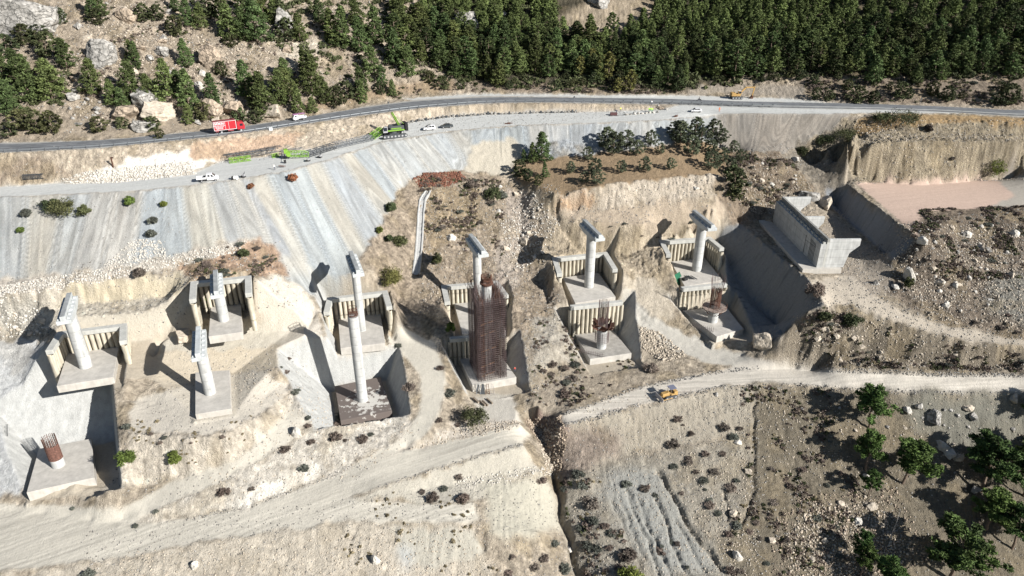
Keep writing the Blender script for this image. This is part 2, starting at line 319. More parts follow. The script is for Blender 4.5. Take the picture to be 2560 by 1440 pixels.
# ---------------------------------------------------------------- colour of the ground
COL = np.zeros(H.shape+(3,)); COL[:] = (0.47, 0.40, 0.31)
RGH = np.full(H.shape, 0.55)                 # height roughness in metres
RIB2 = np.zeros(H.shape); RIB = np.zeros(H.shape)                      # rain ribs running down cut faces
WX1 = fbm(X/4.0, Y/4.0, 4, 41); WY1 = fbm(X/4.0, Y/4.0, 4, 51)
def paint(poly, col=None, rough=None, rib=None, warp=1.2, world=False, mix=1.0, soft=2):
    P = np.array(poly, float) if world else px_world(poly)
    x0, y0 = P.min(0)-4; x1, y1 = P.max(0)+4
    i0, i1 = np.searchsorted(XS, [x0, x1]); j0, j1 = np.searchsorted(YS, [y0, y1])
    s = (slice(j0, j1), slice(i0, i1))
    m = inside(P, X[s]+warp*2*WX1[s], Y[s]+warp*2*WY1[s])
    # soften the rim
    f = m.astype(float)
    for _ in range(int(soft*1.6)):
        p = np.pad(f, 1, mode='edge'); f = (p[:-2, 1:-1]+p[2:, 1:-1]+p[1:-1, :-2]+p[1:-1, 2:]+p[1:-1, 1:-1])/5
    if col is not None: COL[s] = COL[s]*(1-f[..., None]*mix)+np.array(col)*f[..., None]*mix
    if rough is not None: RGH[s] = RGH[s]*(1-f)+rough*f
    if rib is not None: RIB[s] = RIB[s]*(1-f)+rib*f
    return s, f
BEIGE=(0.54,0.48,0.39); SAND=(0.54,0.49,0.40); PALE=(0.72,0.67,0.59); GREY=(0.42,0.425,0.41); BLUE=(0.37,0.395,0.40)
BROWN=(0.30,0.235,0.17); OCHRE=(0.52,0.40,0.26); PINK=(0.60,0.45,0.37); DUST=(0.53,0.50,0.44); SHOTC=(0.48,0.478,0.455); RIGHT=(0.36,0.325,0.27)
# natural hillside above the road
paint([(-200,-60),(2760,-60),(2760,262),(1960,240),(1700,236),(1216,233),(1000,244),(742,292),(527,320),(250,345),(-200,365)], (0.54,0.45,0.345), 1.3)
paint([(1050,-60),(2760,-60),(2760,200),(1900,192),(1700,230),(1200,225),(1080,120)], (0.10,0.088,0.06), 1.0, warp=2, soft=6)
paint([(1395,50),(1500,-20),(1640,0),(1620,60),(1530,80),(1400,80)], (0.50,0.41,0.30), 0.8)
paint([(700,95),(790,100),(800,130),(740,175),(690,150)], (0.62,0.54,0.43), 0.6)
paint([(0,300),(500,290),(640,290),(640,312),(300,345),(0,352)], (0.36,0.30,0.23), 0.4)
paint([(760,250),(1130,190),(1150,225),(1000,240),(860,262),(760,285)], (0.33,0.25,0.17), 0.4)
paint([(1150,200),(1640,222),(1700,236),(1220,232)], (0.30,0.24,0.18), 0.4)
paint([(1990,195),(2760,190),(2760,270),(2100,255),(2020,240)], (0.36,0.29,0.22), 0.5)
paint([(1720,212),(2010,215),(2020,246),(1960,246),(1860,237),(1720,237)], (0.36,0.31,0.25), 0.3, 0.35)
# road shoulders, cut between the two roads
paint([(-200,392),(0,386),(250,374),(500,349),(586,339),(703,323),(820,305),(900,293),(1041,275),(1216,262),(1357,260),(1533,264),(1640,268),(1656,276),(1498,282),(1357,283),(1216,287),(1110,295),(1005,311),(930,337),(830,368),(700,390),(547,407),(476,440),(273,458),(117,463),(-200,484)], (0.58,0.49,0.38), 0.5, 0.5)
paint([(330,398),(470,378),(560,372),(545,400),(470,432),(300,448),(200,455)], (0.80,0.76,0.69), 0.25, 0.2)
paint([(-200,400),(120,395),(180,440),(-200,475)], (0.46,0.37,0.28), 0.7, 0.4)
paint([(480,360),(760,330),(730,365),(560,395),(470,400)], (0.58,0.42,0.30), 0.4, 0.3)
paint([(1150,263),(1640,268),(1650,274),(1150,288)], (0.46,0.38,0.28), 0.3, 0.3)
paint([(-200,480),(0,467),(117,460),(273,455),(476,437),(547,405),(700,388),(830,366),(930,335),(1005,309),(1110,293),(1216,285),(1357,281),(1498,280),(1656,274),(1700,262),(2040,258),(2204,264),(2400,270),(2400,284),(2204,282),(2040,286),(1850,284),(1760,291),(1640,301),(1500,307),(1300,313),(1120,328),(1030,343),(950,356),(860,386),(800,406),(700,431),(560,453),(470,464),(300,480),(0,493),(-200,510)], (0.57,0.57,0.54), 0.06, 0, warp=0.4)
paint([(1000,246),(1216,234),(1427,237),(1700,238),(1980,247),(2100,258),(1900,256),(1700,252),(1427,243),(1216,241),(1030,251)], (0.57,0.57,0.54), 0.05, 0, warp=0.3)
ROAD_UP=[(-200,370),(0,358),(250,353),(527,327),(664,309),(742,299),(900,270),(1041,251),(1216,243.5),(1427,246),(1603,250),(1800,256),(2036,262),(2204,265),(2372,270),(2560,279),(2760,290)]
ROAD_LO=[(-200,393),(0,381),(250,369),(500,344),(586,334),(703,318),(820,300),(900,288),(1041,270),(1216,257),(1357,255),(1533,257.5),(1700,261),(1860,267),(2036,271),(2204,273.5),(2372,280),(2560,291),(2760,302)]
sR, fR = paint([(a, b-1.5) for a, b in ROAD_UP]+[(a, b+1.5) for a, b in ROAD_LO][::-1], (0.40,0.39,0.36), 0.0, 0, warp=0.0)
# tipped fill
FILL=[(-200,512),(0,495),(300,482),(470,466),(560,455),(700,433),(800,408),(860,388),(950,358),(1030,345),(1120,330),(1300,315),(1500,309),(1640,303),(1760,293),(1850,286),(2130,286),(2060,330),(1950,385),(1850,385),(1750,352),(1650,375),(1500,385),(1400,392),(1290,398),(1250,440),(1160,428),(1040,440),(1000,480),(965,540),(940,590),(905,650),(885,690),(850,728),(790,745),(740,720),(700,680),(620,632),(530,622),(450,645),(350,665),(250,686),(120,698),(0,705),(-200,722)]
sF, fF = paint(FILL, (0.50,0.48,0.44), 0.10, 0.0, warp=0.5)
# bands of blue grey and buff that follow the fall line (measured across the slope: top pixel, bottom pixel, colour)
BANDS=[(-60,510,-60,700,BLUE,9),(20,500,20,690,GREY,6),(120,490,95,680,SAND,5),(200,490,150,690,GREY,7),(250,485,200,690,(0.52,0.49,0.44),7),(330,480,290,680,(0.52,0.49,0.44),7),(385,478,360,650,(0.40,0.435,0.45),5.5),(425,475,430,640,(0.38,0.42,0.44),5.5),(478,470,500,600,(0.55,0.50,0.40),3),(505,470,545,600,(0.57,0.52,0.42),3),(545,462,580,600,(0.38,0.395,0.40),2.6),(600,452,640,600,(0.53,0.50,0.44),3),(650,445,730,610,(0.54,0.50,0.42),2.5),(625,470,700,600,(0.40,0.41,0.42),1.3),(700,432,790,640,(0.37,0.41,0.43),3.2),(745,425,850,650,(0.38,0.42,0.435),3.2),(785,412,880,600,(0.50,0.465,0.39),2.4),(830,398,925,580,(0.39,0.41,0.42),2.6),(870,384,985,520,(0.50,0.46,0.38),2.2),(900,380,995,500,(0.38,0.415,0.43),2.6),(945,360,1000,450,(0.52,0.50,0.45),3),(990,352,1040,430,(0.46,0.48,0.48),3),(1040,345,1100,420,(0.52,0.50,0.45),3),(1090,335,1150,415,(0.47,0.48,0.47),3.5),(1150,330,1190,410,(0.50,0.48,0.43),3),(1210,325,1190,400,(0.38,0.41,0.42),5),(1280,318,1290,390,(0.35,0.39,0.41),6),(1340,316,1350,385,(0.52,0.49,0.44),3),(1400,314,1400,380,(0.47,0.48,0.48),4),(1450,312,1450,375,(0.41,0.43,0.44),5),(1540,310,1520,370,(0.44,0.46,0.47),5),(1600,306,1600,360,(0.50,0.49,0.46),4),(1680,300,1680,350,(0.44,0.47,0.48),5),(1760,295,1760,340,(0.42,0.44,0.44),4),(1850,290,1850,380,(0.36,0.29,0.22),7),(1950,290,1930,370,(0.35,0.28,0.21),8),(2040,290,2000,350,(0.34,0.27,0.20),8)]
xs, ys = X[sF], Y[sF]
PB = 0.0; prevc = None; s2n = np.zeros(xs.shape); s2w = np.zeros(xs.shape)
wsum = np.zeros(xs.shape); csum = np.zeros(xs.shape+(3,)); sco = np.zeros(xs.shape)
jx = 1.6*fbm(xs/1.6, ys/14, 3, 61)+0.9*fbm(xs/0.7, ys/10, 2, 64)
for nb, (u0, v0, u1, v1, c, w) in enumerate(BANDS):
    a = G(u0, v0+6); b = G(u1, v1)
    ax, ay, bx_, by_ = a.x, a.y, b.x, b.y
    L2 = (bx_-ax)**2+(by_-ay)**2; L1 = math.sqrt(L2)
    t = np.clip(((xs-ax)*(bx_-ax)+(ys-ay)*(by_-ay))/L2, -0.1, 1.3)
    d = np.abs((xs-ax)*(by_-ay)-(ys-ay)*(bx_-ax))/L1 + 0.0
    tr = ((xs-ax)*(bx_-ax)+(ys-ay)*(by_-ay))/L2
    d = d+np.maximum(0, tr-1.25)*L1*0.7+np.maximum(0, -0.25-tr)*L1*0.7
    k = 1/(0.15+((d+jx*0.8)/(w*0.5))**2)**2.2
    wsum += k; csum += k[..., None]*np.array(c); sco += k*nb
    mc = np.array([(ax+bx_)/2, (ay+by_)/2]); PB += 0 if prevc is None else np.linalg.norm(mc-prevc); prevc = mc
    ds = -((xs-ax)*(by_-ay)-(ys-ay)*(bx_-ax))/L1; ds = ds*(-1 if by_ > ay else 1); k2 = 1/(1.0+(ds/4.0)**2)**2.5
    s2w += k2; s2n += k2*(PB-ds)
cc = csum/wsum[..., None]
S2 = s2n/s2w
st = fbm(S2/0.6, ys/14.0, 4, 71)
st2 = fbm(S2/2.2, ys/30.0, 3, 75)
cc = cc*(1+0.30*st[..., None]+0.22*st2[..., None])
warm = np.clip(fbm(S2/3.1, ys/22.0, 3, 79)*2.2, -1, 1)[..., None]; cc = cc*(1+warm*np.array((0.045, 0.005, -0.05)))
H[sF] += fF*(0.22*(0.5-np.abs(fbm(S2/0.9, ys/16.0, 3, 77)))+0.35*fbm(S2/4.0, ys/30.0, 2, 78))
cm = cc[fF > 0.5].mean(0); cc = (cc*0.60+0.40*cm*np.array((0.985,1.0,1.01)))*0.84*(1+0.25*st[..., None])*(1+0.2*st[..., None])
COL[sF] = COL[sF]*(1-fF[..., None])+cc*fF[..., None]
# the low cone of beige tip and the rubble toe
paint([(1160,428),(1180,370),(1210,350),(1290,350),(1310,380),(1330,398),(1290,405),(1250,445)], (0.52,0.47,0.38), 0.2)
paint([(1340,360),(1420,350),(1500,372),(1420,400),(1340,400)], (0.42,0.44,0.45), 0.5)
paint([(0,700),(120,690),(250,678),(450,640),(540,608),(640,598),(650,622),(540,640),(450,668),(250,706),(0,750),(-200,770),(-200,715)], (0.58,0.52,0.44), 0.45, warp=1.8)
paint([(540,640),(650,595),(700,640),(720,690),(620,690),(500,700),(440,690),(440,672)], (0.48,0.34,0.24), 0.5)
# left block
paint([(-200,760),(0,740),(250,705),(460,680),(470,760),(400,830),(330,860),(150,820),(-200,840)], (0.62,0.56,0.46), 0.5, 0.1)
paint([(150,715),(460,680),(450,742),(150,765)], (0.60,0.52,0.38), 0.25, 0.5)
paint([(0,745),(90,760),(140,830),(60,850),(0,850)], (0.62,0.58,0.50), 0.9)
paint([(-200,850),(100,850),(150,900),(140,985),(100,1110),(60,1240),(-200,1240)], (0.57,0.57,0.555), 0.35)
paint([(640,700),(700,690),(760,720),(800,800),(820,900),(760,900),(690,850),(650,790)], (0.68,0.62,0.53), 0.25)
paint([(460,830),(700,790),(700,860),(600,880),(400,880),(380,860)], (0.54,0.50,0.42), 0.15)
paint([(500,878),(690,868),(720,920),(640,925),(500,950),(440,960),(380,950),(400,885)], (0.62,0.53,0.40), 0.35, 0.6)
paint([(330,1000),(420,975),(640,925),(720,960),(700,1005),(640,1045),(560,1080),(400,1085),(320,1080)], (0.57,0.52,0.44), 0.12)
paint([(320,1085),(560,1085),(700,1010),(735,960),(750,1040),(640,1130),(490,1195),(350,1215),(260,1235)], (0.64,0.57,0.47), 0.5, 0.5)
# left B pit face
# lower roads
paint([(-200,1290),(0,1262),(300,1270),(430,1205),(581,1156),(707,1050),(735,985),(775,1050),(741,1093),(649,1153),(571,1202),(436,1258),(330,1311),(484,1294),(630,1265),(775,1210),(880,1166),(985,1100),(1035,1055),(1055,1000),(1050,940),(1020,900),(960,850),(1000,815),(1090,860),(1112,930),(1110,990),(1095,1045),(1060,1095),(1010,1128),(1100,1105),(1200,1082),(1300,1060),(1325,1085),(1307,1112),(1182,1144),(1089,1172),(945,1219),(880,1240),(950,1257),(1187,1262),(1200,1300),(1160,1308),(862,1304),(727,1330),(533,1350),(290,1398),(0,1430),(-200,1470)], (0.56,0.52,0.44), 0.07, 0, warp=0.5)
paint([(880,1166),(985,1100),(1040,1050),(1000,1040),(900,1060),(830,1070),(800,1020),(740,940),(720,990),(770,1060),(741,1093),(700,1125),(649,1153),(571,1202),(436,1258),(330,1311),(484,1294),(630,1265),(775,1210)], (0.63,0.58,0.50), 0.45, 0.15)
paint([(560,1255),(780,1150),(800,1190),(630,1262),(480,1292)], (0.76,0.71,0.62), 0.35, 0.3)
paint([(0,1440),(300,1400),(540,1352),(860,1306),(1160,1310),(1240,1440),(1240,1700),(-200,1700)], (0.55,0.49,0.40), 0.35, 0.2)
paint([(890,1242),(945,1222),(1089,1175),(1182,1147),(1307,1114),(1350,1180),(1250,1195),(1187,1260),(1050,1260)], (0.52,0.48,0.40), 0.2, 0.1)
paint([(940,1150),(1010,1128),(1300,1060),(1290,1045),(1180,1048),(1100,1070),(1060,1098)], (0.58,0.52,0.44), 0.35)
paint([(1180,990),(1285,985),(1300,1050),(1190,1055)], (0.56,0.52,0.45), 0.08)
# natural ridge between the pits
paint([(900,650),(965,540),(1000,480),(1040,440),(1160,430),(1250,440),(1300,480),(1400,640),(1390,780),(1330,830),(1130,830),(1060,800),(980,780),(960,720)], (0.50,0.41,0.31), 0.9)
paint([(1270,470),(1330,470),(1330,600),(1290,720),(1250,760),(1240,640)], (0.62,0.53,0.44), 0.9)
paint([(1050,470),(1200,470),(1200,560),(1070,640)], (0.42,0.33,0.22), 0.6)
# olive terrace
paint([(1290,400),(1500,384),(1750,352),(1850,390),(1850,450),(1780,442),(1600,452),(1500,466),(1400,490),(1290,455)], (0.31,0.225,0.14), 0.25)
paint([(1390,490),(1500,466),(1600,452),(1800,436),(1830,455),(1790,492),(1700,500),(1600,516),(1500,526),(1390,530)], (0.58,0.50,0.40), 0.4, 0.8)
paint([(1390,495),(1480,480),(1490,520),(1390,532)], (0.54,0.38,0.25), 0.5, 0.5)
paint([(1390,532),(1500,527),(1700,502),(1830,500),(1800,560),(1640,575),(1500,560),(1400,552)], (0.50,0.41,0.31), 0.3)
paint([(1390,552),(1500,560),(1640,575),(1800,560),(1830,620),(1640,700),(1400,720),(1340,700),(1360,600)], (0.55,0.46,0.34), 0.6, 0.5)
paint([(1560,690),(1650,700),(1700,760),(1680,800),(1560,770)], (0.55,0.48,0.38), 0.3)
paint([(1330,800),(1440,770),(1460,900),(1380,960),(1300,1050),(1330,900)], (0.52,0.47,0.39), 0.4)
paint([(1340,930),(1450,900),(1560,930),(1620,900),(1700,910),(1600,965),(1500,1000),(1400,1035),(1310,1050),(1300,1000)], (0.46,0.39,0.30), 0.4)
paint([(1560,735),(1620,780),(1700,828),(1800,870),(1900,900),(1880,925),(1780,905),(1680,880),(1600,815),(1540,760)], (0.50,0.47,0.41), 0.12)
# right block
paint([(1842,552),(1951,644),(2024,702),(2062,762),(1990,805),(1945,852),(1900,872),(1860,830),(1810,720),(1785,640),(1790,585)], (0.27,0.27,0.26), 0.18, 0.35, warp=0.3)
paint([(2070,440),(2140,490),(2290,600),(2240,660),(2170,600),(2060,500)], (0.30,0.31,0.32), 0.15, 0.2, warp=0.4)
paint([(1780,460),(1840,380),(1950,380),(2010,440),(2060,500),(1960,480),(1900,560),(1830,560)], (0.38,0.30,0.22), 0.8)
paint([(1950,390),(2120,350),(2130,450),(2060,470)], (0.40,0.35,0.28), 0.8)
paint([(2110,300),(2250,290),(2760,305),(2760,450),(2560,448),(2140,458),(2100,400)], (0.50,0.42,0.30), 0.8, 0.55)
paint([(2130,300),(2250,284),(2760,300),(2760,320),(2300,312),(2200,330),(2140,345)], (0.40,0.28,0.15), 0.3)
paint([(2140,458),(2560,442),(2760,440),(2760,512),(2420,530),(2320,560),(2300,596)], (0.60,0.45,0.36), 0.05, 0, warp=0.5)
paint([(2480,440),(2760,430),(2760,512),(2450,528),(2540,490)], (0.44,0.40,0.34), 0.06)
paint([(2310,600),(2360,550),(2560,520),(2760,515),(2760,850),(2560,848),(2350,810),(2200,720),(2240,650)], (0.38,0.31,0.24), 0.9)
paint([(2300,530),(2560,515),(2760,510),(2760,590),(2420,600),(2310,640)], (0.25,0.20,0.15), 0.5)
paint([(2480,690),(2760,680),(2760,830),(2560,820),(2460,780)], (0.36,0.34,0.29), 0.5, 0.6, soft=14, warp=2)
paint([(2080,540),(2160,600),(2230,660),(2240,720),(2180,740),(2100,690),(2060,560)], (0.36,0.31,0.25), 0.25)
paint([(2030,700),(2130,690),(2180,735),(2250,775),(2350,812),(2560,850),(2760,870),(2760,892),(2560,874),(2340,840),(2230,802),(2120,770),(2060,760)], (0.48,0.42,0.34), 0.12)
paint([(1960,850),(2060,770),(2130,765),(2230,803),(2340,842),(2560,875),(2760,892),(2760,936),(2350,936),(2200,930),(2050,922),(1960,905)], (0.40,0.34,0.26), 0.7, 0.3)
paint([(1400,1040),(1500,1005),(1600,970),(1700,945),(1800,930),(1880,895),(1960,905),(2050,925),(2200,932),(2350,937),(2560,938),(2760,938),(2760,985),(2560,985),(2300,985),(2150,975),(2000,962),(1900,957),(1800,968),(1700,990),(1600,1012),(1500,1040),(1400,1068)], (0.61,0.56,0.48), 0.06, 0, warp=0.15)
paint([(1400,1070),(1500,1042),(1600,1014),(1700,992),(1800,970),(1900,959),(1930,1000),(1900,1090),(1700,1112),(1600,1130),(1500,1170),(1390,1180),(1370,1100)], (0.45,0.40,0.32), 0.25, 0.35)
paint([(1900,959),(2000,964),(2150,977),(2300,987),(2760,987),(2760,1700),(1500,1700),(1700,1440),(1850,1300),(1880,1100)], (0.31,0.265,0.195), 0.4, 0.25, soft=12, warp=2)
paint([(2250,990),(2760,990),(2760,1180),(2350,1120),(2280,1060)], (0.32,0.305,0.25), 0.25, 0.4, soft=14, warp=2)
paint([(1310,1050),(1400,1040),(1420,1090),(1470,1170),(1400,1185),(1350,1110)], (0.30,0.22,0.18), 0.6)
paint([(1400,1090),(1500,1060),(1560,1130),(1450,1180),(1400,1180)], (0.36,0.295,0.24), 0.45, soft=12, warp=2)
paint([(1400,1190),(1700,1120),(1880,1100),(1850,1300),(1700,1440),(1500,1700),(1440,1440),(1400,1300)], (0.41,0.37,0.30), 0.4, 0.15, soft=12, warp=2)
paint([(1530,1180),(1650,1170),(1680,1240),(1760,1350),(1840,1440),(1640,1440),(1560,1330),(1500,1230)], (0.39,0.385,0.35), 0.25, 0.28, warp=2.5, soft=18)
paint([(1200,1200),(1360,1190),(1400,1280),(1400,1320),(1300,1350),(1230,1340)], (0.46,0.43,0.35), 0.1, 0.35, soft=8)
paint([(980,1330),(1190,1325),(1210,1380),(1100,1420),(1000,1400)], (0.46,0.43,0.36), 0.15, 0.35)
paint([(1000,1370),(1040,1370),(1030,1430),(990,1440)], (0.42,0.43,0.42), 0.1, soft=12, warp=2)
def tint(poly, k, soft=40):  # scales albedo by region: browner soil plus light falloff to the right, painted in
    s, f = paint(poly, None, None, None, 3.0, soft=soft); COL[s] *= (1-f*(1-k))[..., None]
tint([(1950,860),(2060,850),(2350,880),(2760,888),(2760,936),(2050,924)], 0.82, 6)
tint([(1400,1070),(1900,960),(1900,1000),(1500,1100)], 0.88, 10)
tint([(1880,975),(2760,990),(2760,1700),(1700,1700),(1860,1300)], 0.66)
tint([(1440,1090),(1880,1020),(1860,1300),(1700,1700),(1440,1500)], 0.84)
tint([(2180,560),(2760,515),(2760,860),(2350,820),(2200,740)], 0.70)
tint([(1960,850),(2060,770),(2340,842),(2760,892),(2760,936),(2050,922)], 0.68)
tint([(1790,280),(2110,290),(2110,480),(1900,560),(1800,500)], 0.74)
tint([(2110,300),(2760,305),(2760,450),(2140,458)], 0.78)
tint([(1050,440),(1400,470),(1400,760),(1060,800)], 0.92)
tint([(300,-60),(1100,-60),(1100,240),(300,340),(-200,360),(-200,-60)], 1.0)
tint([(2000,200),(2760,200),(2760,262),(2020,250)], 0.72)
tint([(1090,800),(1400,780),(1560,930),(1420,1040),(1310,1050)], 0.9)
# patches of dry brush and bare pale spots everywhere on natural ground
nat = np.clip((RGH-0.2)*3, 0, 1)*(1-FLAT)
pt = fbm(X/9, Y/9, 4, 81); p2 = fbm(X/3.2, Y/3.2, 4, 91); p3 = fbm(X/1.1, Y/1.1, 3, 101)
m = np.clip((pt-0.02)*5, 0, 1)*nat*0.5; COL = COL*(1-m[..., None])+np.array((0.34,0.27,0.17))*m[..., None]
m = np.clip((p2-0.12)*5, 0, 1)*nat*0.55; COL = COL*(1+0.35*m[..., None])
p4 = fbm(X/0.8, Y/0.8, 2, 107); p5 = 0.5-np.abs(fbm(X/2.6, Y/2.6, 4, 109))*2.2  # p5 marks crevices, their shade painted into the colour as darker veins
COL *= (1+0.35*p2*nat+0.55*p3*nat+0.4*p4*nat-0.28*np.clip(p5, 0, 1)*nat+0.08*p3)[..., None]
m = np.clip(SHOT, 0, 1); p = np.pad(m, 1, mode='edge'); m = (p[:-2, 1:-1]+p[2:, 1:-1]+p[1:-1, :-2]+p[1:-1, 2:]+p[1:-1, 1:-1])/5
stn = fbm(X/1.5, Y/1.5, 4, 111)
COL = COL*(1-m[..., None])+(np.array(SHOTC)*(1+0.22*stn[..., None]+0.12*p3[..., None]))*m[..., None]
m = FLAT*(1-SHOT)*0.35; COL = COL*(1-m[..., None])+np.array((0.52,0.47,0.38))*m[..., None]
# ---------------------------------------------------------------- relief
FL = FLAT.copy()
for _ in range(3):
    p = np.pad(FL, 1, mode='edge'); FL = (p[:-2, 1:-1]+p[2:, 1:-1]+p[1:-1, :-2]+p[1:-1, 2:]+p[1:-1, 1:-1])/5
amp = RGH*(1-FL)+0.12*FL
rid = 1-2*np.abs(fbm(X/5.0, Y/5.0, 5, 121))
H = H+amp*(0.8*fbm(X/6.0, Y/6.0, 5, 131)+0.6*fbm(X/1.6, Y/1.6, 4, 141)+0.5*(rid-0.6)+0.45*(0.35-np.abs(fbm(X/1.9, Y/1.9, 3, 145))*1.5))
H = H+amp*0.22*(np.random.RandomState(5).rand(*H.shape)-0.5)*(amp > 0.15)
for pl in ([(1842,552),(1951,644),(2024,702),(2062,762),(1990,805),(1945,852),(1900,872),(1860,830),(1810,720),(1785,640),(1790,585)], [(2070,440),(2140,490),(2290,600),(2240,660),(2170,600),(2060,500)], [(1960,370),(2120,360),(2130,460),(2060,480)]):
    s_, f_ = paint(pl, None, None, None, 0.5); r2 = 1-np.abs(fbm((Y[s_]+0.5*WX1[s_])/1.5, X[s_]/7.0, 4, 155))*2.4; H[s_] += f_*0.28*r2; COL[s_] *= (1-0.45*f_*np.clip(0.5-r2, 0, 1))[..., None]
ribn = 1-np.abs(fbm((X+0.4*WX1)/1.5, Y/9.0, 3, 151))*2.6
blk = 1-np.abs(fbm(X/1.1, Y/1.1, 4, 157))*2.4
H = H+RIB*(0.6*ribn+0.55*blk-0.3)*(1-FL)
H = H+1.5*fbm(X/30, Y/30, 3, 161)*(Y > 292)*np.clip((Y-292)/10, 0, 1)
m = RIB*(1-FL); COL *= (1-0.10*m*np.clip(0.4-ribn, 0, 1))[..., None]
# rills, ravines and ditches scoured into the slopes (pixel line, half width, depth)
def groove(pts, w, d, dark=0.25, wob=0.6):
    q = ground([p_[0] for p_ in interp_line(pts, 12)], [p_[1] for p_ in interp_line(pts, 12)])[:, :2]
    x0, y0 = q.min(0)-5; x1, y1 = q.max(0)+5
    i0, i1 = np.searchsorted(XS, [x0, x1]); j0, j1 = np.searchsorted(YS, [y0, y1]); s = (slice(j0, j1), slice(i0, i1))
    xs = X[s]+wob*WX1[s]*2; ys = Y[s]+wob*WY1[s]; best = np.full(xs.shape, 1e9)
    for a, b in zip(q[:-1], q[1:]):
        e = b-a; t = np.clip(((xs-a[0])*e[0]+(ys-a[1])*e[1])/(e@e+1e-9), 0, 1); best = np.minimum(best, np.hypot(xs-a[0]-t*e[0], ys-a[1]-t*e[1]))
    g = np.exp(-(best/w)**2); H[s] -= d*g
for pts, w, d in [([(1648,1178),(1672,1225),(1710,1290),(1765,1370),(1800,1420)], 0.6, 1.5), ([(1565,1222),(1590,1290),(1625,1370),(1650,1440)], 0.45, 0.8), ([(1640,1240),(1665,1310),(1690,1380),(1720,1440)], 0.5, 0.9), ([(1600,1250),(1620,1310),(1660,1400)], 0.4, 0.6), ([(1530,1250),(1560,1320),(1600,1420)], 0.4, 0.5), ([(1690,1300),(1740,1390),(1770,1440)], 0.4, 0.6),
                  ([(1580,1240),(1640,1360),(1680,1440)], 0.35, 0.5), ([(1545,1235),(1570,1300),(1610,1400)], 0.3, 0.5),
                  ([(1888,1010),(1885,1080),(1884,1150),(1885,1210),(1872,1270),(1850,1320)], 0.45, 0.7), ([(1385,1185),(1400,1250),(1402,1300),(1425,1340),(1430,1400),(1450,1440)], 0.9, 2.4), ([(1815,1230),(1818,1300)], 0.4, 0.7),
                  ([(1210,1330),(1205,1370)], 0.7, 1.0), ([(820,1310),(850,1320),(880,1345)], 0.5, 0.7), ([(465,735),(430,790),(400,850),(385,880)], 0.9, 1.6), ([(1380,520),(1400,560),(1440,610)], 0.7, 1.4), ([(2190,880),(2400,905),(2500,900)], 0.6, 0.6)]:
    groove(pts, w, d)
# wheel and blade marks on the tracks: fine lines along the travel direction
def marks(poly, ang, k=0.2, scale=0.7):
    s, f = paint(poly, None, None, None, 0.4); c_, s_ = math.cos(ang), math.sin(ang); al = X[s]*c_+Y[s]*s_; ac = -X[s]*s_+Y[s]*c_+1.5*WX1[s]*0.3
    n_ = fbm(ac/scale, al/26, 3, 171); COL[s] *= (1+k*2*n_*f)[..., None]
marks([(-200,1290),(0,1262),(300,1312),(630,1265),(880,1168),(1300,1060),(1307,1112),(945,1219),(860,1250),(1190,1262),(1190,1305),(862,1304),(533,1350),(0,1430),(-200,1470)], 0.45)
marks([(1400,1040),(1600,970),(1800,930),(2050,925),(2560,938),(2760,938),(2760,985),(2300,985),(2000,962),(1800,968),(1600,1012),(1400,1068)], 0.02, 0.2)
marks([(0,467),(476,437),(700,388),(930,335),(1216,285),(1656,274),(2040,258),(2040,286),(1640,301),(1300,313),(1030,343),(800,406),(560,453),(0,493)], 0.35, 0.10)
marks([(2140,458),(2560,442),(2560,512),(2320,560),(2300,596)], 0.25, 0.05)
COL = np.clip(COL, 0.02, 0.85)
g_ = np.exp(-(((X-G(170,1222).x)/7.5)**2+((Y-G(170,1222).y+1.0)/2.6)**2)); H += 2.4*g_*(0.8+0.5*WX1)
COL *= 0.76
HR = resample(H)
